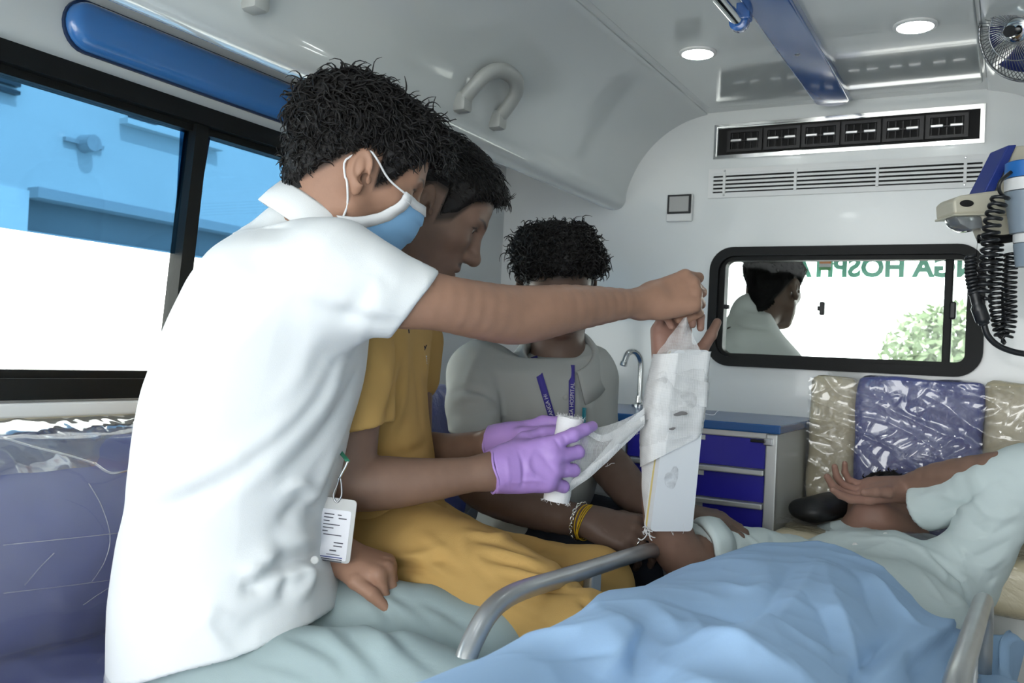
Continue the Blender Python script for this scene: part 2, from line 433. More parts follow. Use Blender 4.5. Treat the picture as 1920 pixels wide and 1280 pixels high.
MB().box((xs - 0.004, YF + 0.006, FZ0 + 0.03), (xs + 0.016, YF + 0.028, FZ1 - 0.03), 0.003).build('sash', 'black', win2)
l1 = ony(1541, 578, YF); MB().box((l1[0] - 0.006, YF - 0.006, l1[2] - 0.018), (l1[0] + 0.007, YF + 0.012, l1[2] + 0.018), 0.003).box((l1[0] - 0.012, YF - 0.004, l1[2] - 0.006), (l1[0], YF + 0.01, l1[2] + 0.006), 0.002).build('latch', 'blackgloss', win2)
l1 = ony(1362, 575, YF); MB().box((l1[0] - 0.006, YF - 0.004, l1[2] - 0.006), (l1[0] + 0.008, YF + 0.012, l1[2] + 0.006), 0.002).build('latch', 'blackgloss', win2)
l1 = ony(1788, 582, YF); MB().box((l1[0] - 0.010, YF - 0.008, l1[2] - 0.022), (l1[0] + 0.006, YF + 0.018, l1[2] + 0.022), 0.004).build('latch', 'blackgloss', win2)
# cab and windscreen beyond the partition, with the mirror-reading name on the glass
cabw = MB().box((XL, 3.62, 0.0), (XR, 3.66, 0.90)).build('wall_cab', 'black'); tag(cabw, kind='structure')
wsc = MB().box((XL, 3.70, 0.90), (XR, 3.705, 1.46)).build('window_3', 'glass'); tag(wsc, kind='structure')
cr = MB().box((XL - 0.05, YF + 0.03, 1.50), (XR + 0.05, 3.75, 1.56)).build('ceiling_cab', 'grey_plastic'); tag(cr, kind='structure')
hd = MB().box((XL, 3.62, 1.425), (XR, 3.70, 1.56)).build('trim_cab', 'black'); tag(hd, kind='structure')  # header closing the gap, added to cut light from above
# ================================================================== outside: yard and facade opposite
yard = MB().box((-14, -10, -0.6), (6, 16, -0.55)).build('ground_yard', 'asphalt'); tag(yard, kind='structure')
fac = empty('building', (-5.4, 4, -0.55), 'pale building facade across the yard seen through blue side window', 'building')
XFA = -5.0
MB().box((XFA - 0.3, -6, 1.78), (XFA, 14, 6)).build('upper_wall', 'facade', fac)
MB().box((XFA - 0.5, 3.22, -0.55), (XFA - 0.12, 14, 1.78)).build('lower_wall', 'facade_dark', fac)
MB().box((XFA - 0.5, -6, -0.55), (XFA + 0.02, 3.22, 1.78)).build('pier', 'facade_light', fac)
MB().box((XFA - 0.05, 3.22, 1.74), (XFA + 0.10, 14, 1.80)).build('ledge', 'facade_dark', fac)
MB().box((XFA - 0.5, 3.22, -0.55), (XFA - 0.05, 14, 1.56)).build('parapet', 'facade_light', fac)
MB().box((XFA - 0.02, 3.86, 2.36), (XFA + 0.05, 4.05, 2.62)).build('window', 'window_dark', fac)
MB().box((XFA - 0.02, 3.80, 2.31), (XFA + 0.08, 4.6, 2.345)).build('window_sill', 'facade', fac)
for i in range(4): MB().box((XFA - 0.01, 2.7, 2.30 + i * 0.045), (XFA + 0.05, 3.115, 2.32 + i * 0.045)).build('louvre', 'window_dark', fac)
g_ = onx(157, 270, XFA); mb = MB().cyl((XFA, g_[1], g_[2]), (XFA + 0.10, g_[1], g_[2]), 0.055, 0.05, 16).box((XFA, g_[1] - 0.14, g_[2] - 0.012), (XFA + 0.03, g_[1] + 0.12, g_[2] + 0.012)); mb.build('wall_lamp', 'facade_dark', fac)

# ================================================================== left wall fittings
pd = empty('wall_pad', (XL, 1.6, 1.47), 'long glossy blue padded strip with rounded end above side window', 'wall pad')
zc_, hh = 1.511, 0.086
y0_, y1_ = 0.985, 2.30
poly = []
for i in range(13): a = math.radians(90 + 180 * i / 12); poly.append((y0_ + hh / 2 + hh / 2 * math.cos(a) * 1.0, zc_ + hh / 2 * math.sin(a)))
for i in range(13): a = math.radians(-90 + 180 * i / 12); poly.append((y1_ - hh / 2 + hh / 2 * math.cos(a), zc_ + hh / 2 * math.sin(a)))
g2 = [((p[0] - 1.6) * 1.005 + 1.6, (p[1] - zc_) * 1.09 + zc_) for p in poly]
MB().extrude(g2, (XL - 0.001, 0, 0), EY, EZ, EX, 0.008).build('gasket', 'blue_dark', pd)
MB().extrude(poly, (XL, 0, 0), EY, EZ, EX, 0.030, 0.022).build('pad', 'blue_gloss', pd, auto=50)
# grab handles on the duct
def grab(y, label):
    pts = [(-1.030, y - 0.074, 1.488), (-1.000, y - 0.074, 1.520), (-0.975, y - 0.064, 1.548), (-0.962, y - 0.03, 1.565), (-0.962, y + 0.03, 1.565), (-0.975, y + 0.064, 1.548), (-1.000, y + 0.074, 1.520), (-1.030, y + 0.074, 1.488)]
    h = empty('ceiling_handgrip', (-1.03, y, 1.48), label, 'grab handle')
    MB().tube(catmull(pts, 5), 0.0175, 12, flat=(1.0, 0.8), updir=(1, 0, 0.3)).build('grip', 'grey_plastic', h, auto=60)
    for s in (-1, 1): MB().box((-1.050, y + s * 0.074 - 0.018, 1.470), (-1.008, y + s * 0.074 + 0.018, 1.512), 0.009).build('foot', 'grey_plastic', h, auto=40)
grab(1.67, 'grey plastic grab handle on ceiling duct above second seated man')
grab(0.93, 'grey plastic grab handle cut off by the top edge of photo')

# ================================================================== ceiling fittings
st = empty('ceiling_strip', (XC, 0.6, 1.69), 'glossy blue strip running along the centre of the ceiling', 'ceiling rail')
poly = [(-0.045, -1.3), (0.045, -1.3)] + [(0.045 * math.cos(math.radians(a)), 2.46 + 0.045 * math.sin(math.radians(a))) for a in range(0, 181, 15)]
MB().extrude(poly, (XC, 0, 1.694), EX, EY, -EZ, 0.024, 0.006).build('rail_cover', 'blue_strip', st, auto=30)
MB().lathe((XC - 0.006, 2.06, 1.671), (0, 0, -1), [(0.006, 0), (0.006, 0.002), (0.003, 0.004)], 12).build('screw', 'steel', st)
tb = empty('grab_rail', (-0.53, 1.5, 1.6), 'chrome ceiling grab tube on blue bracket beside the blue strip', 'grab rail')
q0 = onz(1350, 0, 1.655); q1 = onz(1386, 42, 1.655)
dirn = unit(q1 - q0)
MB().tube([q1 - dirn * 1.2, q1 + dirn * 0.0], 0.0115, 16).build('tube', 'chrome', tb, auto=60)
MB().lathe(q1 - dirn * 0.012, dirn, [(0.012, 0), (0.0185, 0.004), (0.019, 0.02), (0.014, 0.027), (0.0, 0.029)], 20).build('end_cap', 'blue_strip', tb, auto=40)
MB().box((q1[0] - 0.004, q1[1] - 0.016, q1[2]), (q1[0] + 0.024, q1[1] + 0.012, 1.694), 0.004).build('bracket', 'blue_strip', tb)
def downlight(p, label):
    e = empty('ceiling_light', (p[0], p[1], 1.68), label, 'ceiling light', 'round ceiling downlights')
    MB().lathe((p[0], p[1], 1.690), (0, 0, -1), [(0.043, 0), (0.043, 0.005), (0.036, 0.007), (0.033, 0.004)], 32).build('bezel', 'white_plastic', e, auto=40)
    MB().lathe((p[0], p[1], 1.6845), (0, 0, -1), [(0.033, 0), (0.032, 0.003), (0.0, 0.004)], 32).build('diffuser', 'lamp', e, auto=40)
downlight(onz(1308, 101, 1.685), 'lit round ceiling downlight nearer the grab handle and chrome tube')
downlight(onz(1716, 50, 1.685), 'lit round ceiling downlight nearer the black fan')
for (x, y, lb) in ((-0.68, 0.75, 'lit round downlight over the bench side near the open rear doors'), (-0.20, 0.75, 'lit round downlight over the stretcher foot near the open rear doors')):
    downlight((x, y), lb)  # out-of-view pair, added for the light they give
# ---- fan
FC = P(1932, 52, 1.80)
fn = empty('fan', (FC[0], FC[1], FC[2] - 0.1), 'black wire-cage fan with dark blue blades hanging from the ceiling corner', 'fan')
ax = unit(np.array([-0.42, -0.80, -0.30])); ref = unit(np.cross(ax, EZ)); ref2 = np.cross(ref, ax)
RF = 0.102
def fp(r, a, h): return FC + ax * h + r * (math.cos(a) * ref + math.sin(a) * ref2)
def cage_h(r): t = r / RF; return 0.055 * (1 - t ** 2.2) ** 0.6 if t < 1 else 0.0
wm = MB()
for k in range(72):
    a = 2 * math.pi * k / 72
    wm.tube([fp(r, a + 0.25 * (1 - r / RF), cage_h(r)) for r in (0.024, 0.04, 0.058, 0.076, 0.088, 0.095, RF)], 0.0009, 4, cap=False)
    wm.tube([fp(r, a, -cage_h(r) * 0.9) for r in (RF, 0.095, 0.088, 0.07, 0.045)], 0.0009, 4, cap=False)
for r, h in ((0.024, cage_h(0.024)), (0.058, cage_h(0.058)), (RF, 0), (0.045, -0.9 * cage_h(0.045))):
    wm.tube([fp(r, 2 * math.pi * k / 40, h) for k in range(40)], 0.0013 if r != RF else 0.003, 6, closed=True)
wm.build('wire_guard', mat('fan_wire', (0.30, 0.31, 0.32), 0.25, 0.9), fn, smooth=True)
MB().lathe(FC + ax * 0.046, ax, [(0.026, 0), (0.027, 0.004), (0.020, 0.010), (0.010, 0.011)], 28).build('guard_boss', 'chrome', fn, auto=40)
MB().lathe(FC + ax * 0.056, ax, [(0.006, 0), (0.006, 0.018), (0.011, 0.019), (0.011, 0.026), (0.0, 0.027)], 20).build('hub_knob', 'blackgloss', fn, auto=40)
MB().lathe(FC - ax * 0.09, ax, [(0.02, 0), (0.034, 0.01), (0.036, 0.06), (0.028, 0.065)], 24).build('motor', 'blackgloss', fn, auto=40)
for k in range(4):
    a0 = math.pi / 2 * k + 0.3; v_, f_ = [], []
    for i in range(6):
        for j in range(6):
            r = 0.015 + 0.07 * i / 5; a = a0 + (j / 5 - 0.5) * 1.1 * (0.6 + 0.4 * i / 5)
            v_.append(fp(r, a, 0.012 * (j / 5 - 0.5) * 2))
    for i in range(5):
        for j in range(5): f_.append((i * 6 + j, i * 6 + j + 1, (i + 1) * 6 + j + 1, (i + 1) * 6 + j))
    o = obj_from('blade', v_, f_, mat('fan_blade_blue', (0.012, 0.02, 0.13), 0.3), fn, True)
    sd = o.modifiers.new('thick', 'SOLIDIFY'); sd.thickness = 0.002
bkt = FC - ax * 0.06
MB().tube(catmull([bkt, bkt + np.array([0.10, 0.04, 0.0]), np.array([0.28, FC[1] + 0.1, 1.66]), np.array([0.30, FC[1] + 0.1, 1.70])], 5), 0.009, 10).build('mount', 'blackgloss', fn, smooth=True)

# ================================================================== front wall fittings
ac = empty('air_vent', (-0.43, YF, 1.555), 'long black air-conditioning outlet in a chrome frame high on front wall', 'air vent')
x0, x1, z0, z1 = -0.772, -0.084, 1.557, 1.655
mb = MB(); ring(mb, [(x1, z1), (x0, z1), (x0, z0), (x1, z0)], [(x1 - 0.007, z1 - 0.007), (x0 + 0.007, z1 - 0.007), (x0 + 0.007, z0 + 0.007), (x1 - 0.007, z0 + 0.007)], (0, YF, 0), EX, EZ, -EY, 0.012)
mb.build('chrome_frame', 'chrome', ac)
mb = MB(); ring(mb, [(x1 - .006, z1 - .006), (x0 + .006, z1 - .006), (x0 + .006, z0 + .006), (x1 - .006, z0 + .006)], [(x1 - 0.011, z1 - 0.011), (x0 + 0.011, z1 - 0.011), (x0 + 0.011, z0 + 0.011), (x1 - 0.011, z0 + 0.011)], (0, YF, 0), EX, EZ, -EY, 0.009)
mb.build('inner_frame', 'chrome', ac)
MB().box((x0 + 0.007, YF - 0.004, z0 + 0.007), (x1 - 0.007, YF + 0.001, z1 - 0.007)).build('backing', 'dark_void', ac)
nv = 6; wv = (x1 - x0 - 0.07) / nv
for k in range(nv):
    a = x0 + 0.035 + k * wv
    zc1 = (z0 + z1) / 2
    mb = MB(); ring(mb, [(a + wv - .002, z1 - .018), (a + .002, z1 - .018), (a + .002, z0 + .018), (a + wv - .002, z0 + .018)], [(a + wv - .012, z1 - .026), (a + .012, z1 - .026), (a + .012, z0 + .026), (a + wv - .012, z0 + .026)], (0, YF - 0.003, 0), EX, EZ, -EY, 0.008)
    o = mb.build('louvre_unit', 'blackgloss', ac)
    for q in range(2):
        cx = a + wv * (0.28 + 0.44 * q)
        MB().box((cx - 0.015, YF - 0.016, zc1 - 0.003), (cx + 0.015, YF - 0.006, zc1 + 0.004), 0.0015).build('tab', mat('vent_tab_silver', (0.6, 0.6, 0.6), 0.3, 0.8) if 'vent_tab_silver' not in bpy.data.materials else bpy.data.materials['vent_tab_silver'], o)
    for q in range(5):
        MB().box((a + 0.016 + q * (wv - 0.032) / 4 - 0.0012, YF - 0.009, z0 + 0.027), (a + 0.016 + q * (wv - 0.032) / 4 + 0.0012, YF - 0.004, z1 - 0.027)).build('vane', 'blackgloss', o)
    MB().box((a + 0.012, YF - 0.010, zc1 - 0.002), (a + wv - 0.012, YF - 0.006, zc1 + 0.002)).build('bar', 'blackgloss', o)
gr = empty('return_grille', (-0.43, YF, 1.45), 'white return-air grille with horizontal slats above partition window', 'vent grille')
x0, x1, z0, z1 = -0.785, -0.068, 1.447, 1.530
mb = MB(); ring(mb, [(x1, z1), (x0, z1), (x0, z0), (x1, z0)], [(x1 - 0.018, z1 - 0.014), (x0 + 0.014, z1 - 0.014), (x0 + 0.014, z0 + 0.014), (x1 - 0.018, z0 + 0.014)], (0, YF, 0), EX, EZ, -EY, 0.006)
mb.build('frame', 'white_plastic', gr)
MB().box((x0 + 0.012, YF - 0.0015, z0 + 0.012), (x1 - 0.016, YF, z1 - 0.012)).build('backing', 'dark_void', gr)
for k in range(5):
    zz = z0 + 0.0195 + k * 0.0112
    MB().add([(x0 + 0.012, YF - 0.001, zz), (x1 - 0.016, YF - 0.001, zz), (x1 - 0.016, YF - 0.008, zz - 0.002), (x0 + 0.012, YF - 0.008, zz - 0.002),
              (x0 + 0.012, YF - 0.001, zz + 0.006), (x1 - 0.016, YF - 0.001, zz + 0.006), (x1 - 0.016, YF - 0.008, zz + 0.004), (x0 + 0.012, YF - 0.008, zz + 0.004)],
             [(0, 1, 2, 3), (7, 6, 5, 4), (3, 2, 6, 7), (0, 3, 7, 4), (1, 5, 6, 2)]).build('slat', 'white_plastic', gr)
for xx in (x0 + 0.043, x0 + 0.24, x0 + 0.45, x1 - 0.06):
    MB().box((xx, YF - 0.0095, z0 + 0.012), (xx + 0.007, YF - 0.003, z1 - 0.012)).build('rib', 'white_plastic', gr)
for xx in (x0 + 0.046, x1 - 0.057):
    for zz in (z0 + 0.007, z1 - 0.007): MB().lathe((xx, YF - 0.006, zz), (0, -1, 0), [(0.003, 0), (0.002, 0.0015)], 10).build('screw', 'steel', gr)
sw = empty('thermostat', (-0.866, YF, 1.38), 'small wall control with dark square screen beside return grille', 'thermostat')
MB().box((-0.905, YF - 0.014, 1.382), (-0.828, YF, 1.462), 0.004).build('body', 'white_plastic', sw)
MB().box((-0.902, YF - 0.017, 1.404), (-0.830, YF - 0.013, 1.460), 0.002).build('bezel', 'blackgloss', sw)
MB().box((-0.895, YF - 0.0182, 1.410), (-0.837, YF - 0.0168, 1.454)).build('screen', mat('grey_screen', (0.22, 0.23, 0.22), 0.08, coat=1.0, coat_rough=0.02), sw)

# ================================================================== cabinets along the partition
ctop = MB().box((-1.36, 2.085, 0.822), (-0.452, YF, 0.842), 0.003).build('worktop', 'counter'); tag(ctop, 'blue worktop running over the drawer and sink cabinets', 'worktop')
cb = empty('drawer_cabinet', (-0.6, 2.32, 0), 'light grey cabinet with three royal blue drawers beside cream seat', 'cabinet')
cx0, cx1 = -0.845, -0.462
MB().box((cx0, 2.112, 0.06), (cx1, YF, 0.821)).build('body', 'cab_white', cb)
MB().box((cx1 - 0.024, 2.094, 0.06), (cx1 + 0.002, 2.114, 0.8215), 0.003).build('corner_post', 'alu', cb)
MB().box((cx0, 2.097, 0.06), (cx0 + 0.02, 2.113, 0.8215), 0.003).build('corner_post', 'alu', cb)
MB().box((cx0 + 0.02, 2.099, 0.810), (cx1 - 0.024, 2.113, 0.8215)).build('top_rail', 'alu', cb)
zs = [(0.739, 0.807), (0.663, 0.724), (0.588, 0.649), (0.45, 0.574), (0.30, 0.436)]
for (a, b) in zs:
    d = MB().box((cx0 + 0.022, 2.103, a), (cx1 - 0.026, 2.116, b), 0.002).build('drawer', 'drawer', cb)
    MB().box((cx0 + 0.021, 2.086, a - 0.0145), (cx1 - 0.025, 2.112, a - 0.0015), 0.003).build('handle_rail', 'alu', d)
    MB().box((-0.652, 2.100, b - 0.012), (-0.628, 2.1035, b - 0.001)).build('label_tab', 'cab_white', d)
lk = ony(1437, 826, 2.098)
d = MB().box((lk[0] - 0.004, 2.086, lk[2] - 0.010), (lk[0] + 0.016, 2.100, lk[2] + 0.006), 0.002).build('lock', 'steel', cb)
MB().box((lk[0] - 0.030, 2.070, lk[2] - 0.004), (lk[0] + 0.002, 2.082, lk[2] + 0.003), 0.002).build('key', 'blackgloss', d)
sc = empty('sink_cabinet', (-1.1, 2.32, 0), 'light grey sink cabinet with vented door behind man in grey shirt', 'cabinet')
MB().box((-1.35, 2.112, 0.06), (-0.848, YF, 0.821)).build('body', 'cab_white', sc)
dr = MB().box((-1.10, 2.098, 0.64), (-0.852, 2.112, 0.805), 0.003).build('door', 'cab_white', sc)
dr2 = MB().box((-1.10, 2.098, 0.10), (-0.852, 2.112, 0.628), 0.003).build('door', 'cab_white', sc)
for k in range(7): MB().box((-0.915 + k * 0.008, 2.0955, 0.645), (-0.911 + k * 0.008, 2.099, 0.685)).build('vent_slit', 'alu', dr)
MB().box((-0.955, 2.088, 0.645), (-0.925, 2.099, 0.690), 0.003).build('catch', 'white_plastic', dr)
ta = empty('tap', (-0.955, 2.47, 0.842), 'chrome goose-neck tap standing on the blue worktop', 'tap')
tp = ony(1195, 676, 2.47)
xz = tp[0] + 0.012
pts = [(xz, 2.47, 0.85), (xz, 2.47, 0.955), (xz - 0.004, 2.462, 0.985), (xz - 0.014, 2.448, 0.998), (xz - 0.026, 2.43, 0.992), (xz - 0.032, 2.42, 0.965)]
MB().tube(catmull(pts, 5), 0.0085, 14).build('spout', 'chrome', ta, auto=60)
MB().lathe((xz, 2.47, 0.842), (0, 0, 1), [(0.022, 0), (0.022, 0.006), (0.012, 0.012), (0.010, 0.03)], 24).build('base', 'chrome', ta, auto=40)
MB().lathe((xz - 0.032, 2.42, 0.968), (-0.15, -0.2, -1), [(0.0095, 0), (0.0105, 0.003), (0.0105, 0.012), (0.008, 0.013)], 18).build('aerator', 'chrome', ta, auto=40)

# ================================================================== seat against the partition
se = empty('attendant_seat', (-0.02, 2.3, 0), 'cream and blue bench seat wrapped in clear plastic below partition window', 'seat')
def cushion(mb_name, lo, hi, m, parent, bev=0.03, amp=0.004, seed=0, nn=26):
    """padded block with a softly uneven surface"""
    lo, hi = np.array(lo), np.array(hi)
    bm = bmesh.new(); bmesh.ops.create_cube(bm, size=1.0)
    for q in bm.verts: q.co = Vector([(lo[i] + hi[i]) / 2 + q.co[i] * (hi[i] - lo[i]) for i in range(3)])
    bmesh.ops.bevel(bm, geom=bm.edges[:], offset=bev, segments=4, profile=0.6, affect='EDGES')
    bmesh.ops.subdivide_edges(bm, edges=[e for e in bm.edges if e.calc_length() > 0.06], cuts=10, use_grid_fill=True)
    rs = np.random.RandomState(seed); ph = rs.rand(6) * 6
    bm.normal_update()
    for q in bm.verts:
        c = q.co; d = amp * (math.sin(c.x * 31 + ph[0] + 3 * math.sin(c.z * 13)) * math.sin(c.y * 27 + ph[1]) + 0.6 * math.sin(c.z * 43 + ph[2] + 4 * math.sin(c.x * 9 + ph[3])))
        q.co += q.normal * d
    mb = MB(); mb.bm(bm); return mb.build(mb_name, m, parent, smooth=True)
yb0, yb1 = 2.40, 2.52
cushion('back_bolster', (-0.455, yb0, 0.55), (-0.340, yb1, 0.957), 'cream', se, 0.03, 0.003, 1)
cushion('back_panel', (-0.343, yb0 + 0.004, 0.55), (-0.055, yb1, 0.962), 'vinyl_blue_film', se, 0.022, 0.004, 2)
cushion('back_bolster', (-0.058, yb0, 0.55), (0.25, yb1, 0.965), 'cream', se, 0.03, 0.003, 3)
cushion('seat_cushion', (-0.46, 2.05, 0.50), (-0.335, 2.42, 0.615), 'cream', se, 0.035, 0.003, 4)
cushion('seat_panel', (-0.338, 2.05, 0.50), (-0.052, 2.42, 0.612), 'vinyl_blue_film', se, 0.03, 0.003, 5)
cushion('seat_cushion', (-0.055, 2.05, 0.50), (0.30, 2.42, 0.615), 'cream', se, 0.035, 0.003, 6)
MB().box((-0.45, 2.10, 0.0), (0.28, 2.50, 0.505)).build('base', 'cab_white', se)

# ================================================================== bench along the left wall
be = empty('bench', (-1.15, 0.5, 0), 'long blue vinyl bench with bolster back under clear plastic wrap along left wall', 'bench')
MB().box((XL + 0.005, YB + 0.1, 0.0), (-0.93, 2.06, 0.40)).build('base', 'cab_white', be)
prof = [(-1.447, 0.46), (-1.30, 0.455), (-1.268, 0.50), (-1.255, 0.57), (-1.262, 0.66), (-1.290, 0.74), (-1.335, 0.788), (-1.385, 0.806), (-1.447, 0.810)]
cp = catmull([(a, b, 0) for a, b in prof], 5); v_, f_ = [], []
ys = np.linspace(YB + 0.1, 2.06, 120)
rs = np.random.RandomState(3)
for iy, yy in enumerate(ys):
    for k, p in enumerate(cp):
        w = math.sin(math.pi * k / (len(cp) - 1))
        d = w * (0.006 * math.sin(yy * 7 + 1.2 * math.sin(p[1] * 16)) + 0.0035 * math.sin(yy * 19 + p[1] * 31) + 0.002 * math.sin(yy * 47 - p[1] * 60))
        v_.append((p[0] + d, yy, p[1] + 0.3 * d))
n = len(cp)
for i in range(len(ys) - 1):
    for k in range(n - 1): f_.append((i * n + k, i * n + k + 1, (i + 1) * n + k + 1, (i + 1) * n + k))
f_ += [tuple(range(n)), tuple((len(ys) - 1) * n + k for k in range(n))[::-1]]
obj_from('bolster', v_, f_, 'vinyl_blue', be, True)
cushion('seat_cushion', (-1.44, YB + 0.1, 0.39), (-0.90, 2.06, 0.492), 'vinyl_blue', be, 0.035, 0.003, 8)
MB().tube([(XL + 0.022, YB + 0.1, 0.815), (XL + 0.022, 2.06, 0.815)], 0.016, 12, flat=(1, 0.8)).build('piping', 'cream_plain', be, smooth=True)

# back cushion at the far end of the bench
cushion('back_cushion', (-1.40, 1.72, 0.49), (-1.26, 2.05, 0.885), 'vinyl_blue_film', be, 0.03, 0.004, 12)
# ================================================================== soft bodies: distance fields turned into quad meshes
F32 = np.float32
def V(*a): return np.array(a, float)
def smin(a, b, k):
    if np.isscalar(k) and k <= 0: return np.minimum(a, b)
    h = np.maximum(k - np.abs(a - b), 0) / k
    return np.minimum(a, b) - h * h * k * 0.25
def smax(a, b, k): return -smin(-a, -b, k)
class Cone:
    def __init__(s, a, b, ra, rb, k=0.02, neg=False):
        s.a, s.b, s.ra, s.rb, s.k, s.neg = np.asarray(a, F32), np.asarray(b, F32), F32(ra), F32(rb), F32(k), neg
        s.c = (s.a + s.b) / 2; s.R = np.linalg.norm(s.b - s.a) / 2 + max(ra, rb)
    def __call__(s, p):
        ba = s.b - s.a; L = ba.dot(ba)
        q = p - s.a
        t = np.clip(q @ (ba / L if L > 1e-12 else ba), 0, 1)
        q = q - t[:, None] * ba
        return np.sqrt(np.einsum('ij,ij->i', q, q)) - (s.ra + (s.rb - s.ra) * t)
class Ell:
    def __init__(s, c, r, M=None, k=0.02, neg=False):
        s.c, s.r, s.M, s.k, s.neg = np.asarray(c, F32), np.asarray(r, F32), (None if M is None else np.asarray(M, F32)), F32(k), neg
        s.R = float(max(s.r))
    def __call__(s, p):
        q = p - s.c
        if s.M is not None: q = q @ s.M            # columns of M: the ellipsoid's own axes
        q1 = q / s.r; q2 = q1 / s.r; k0 = np.sqrt(np.einsum('ij,ij->i', q1, q1)); k1 = np.sqrt(np.einsum('ij,ij->i', q2, q2))
        return np.where(k0 < 1e-4, -s.r.min(), k0 * (k0 - 1) / np.maximum(k1, 1e-9))
class RBox:
    def __init__(s, c, h, M=None, rad=0.005, k=0.01, neg=False):
        s.c, s.h, s.M, s.rad, s.k, s.neg = np.asarray(c, float), np.asarray(h, float), M, rad, k, neg
        s.R = float(np.linalg.norm(h))
    def __call__(s, p):
        q = p - s.c
        if s.M is not None: q = q @ s.M
        q = np.abs(q) - (s.h - s.rad)
        return np.sqrt((np.maximum(q, 0) ** 2).sum(1)) + np.minimum(q.max(1), 0) - s.rad
class Loft:
    """stack of ellipses along the axis e: stations (t, centre, half width along a, half depth along b)"""
    def __init__(s, stations, e, a, b, k=0.03, power=2.3, blur=2.0, neg=False):
        st = sorted(stations, key=lambda q: q[0]); s.neg = neg
        t = np.array([q[0] for q in st]); T = np.linspace(t[0], t[-1], 160)
        C = np.array([q[1] for q in st]); A = np.array([q[2] for q in st]); B = np.array([q[3] for q in st])
        def res(y):
            y = np.interp(T, t, y); n = int(blur * 4) + 1
            w = np.exp(-0.5 * (np.arange(-n, n + 1) / (blur * 1.6)) ** 2); w /= w.sum()
            lo, hi = 2 * y[0] - y[1:n + 1][::-1], 2 * y[-1] - y[-n - 1:-1][::-1]
            return np.convolve(np.concatenate([lo, y, hi]), w, 'valid')
        s.T, s.C, s.A, s.B = T, np.stack([res(C[:, i]) for i in range(3)], 1), res(A), res(B)
        s.e, s.a, s.b, s.k, s.pw = unit(e), unit(a), unit(b), k, power
        s.c = s.C.mean(0); s.R = float(np.max(np.linalg.norm(s.C - s.c, axis=1) + np.maximum(s.A, s.B))) + 0.02
    def __call__(s, p):
        tt = p @ s.e; tc = np.clip(tt, s.T[0], s.T[-1])
        c = np.stack([np.interp(tc, s.T, s.C[:, i]) for i in range(3)], 1)
        A = np.interp(tc, s.T, s.A); B = np.interp(tc, s.T, s.B)
        q = p - c; x = np.abs(q @ s.a) / A; y = np.abs(q @ s.b) / B
        k0 = (x ** s.pw + y ** s.pw) ** (1 / s.pw)
        g = np.maximum(k0, 1e-3) ** (1 - s.pw) * np.sqrt((x ** (s.pw - 1) / A) ** 2 + (y ** (s.pw - 1) / B) ** 2)
        d = (k0 - 1) / np.maximum(g, 1.0)
        return np.maximum(d, np.maximum(s.T[0] - tt, tt - s.T[-1]))
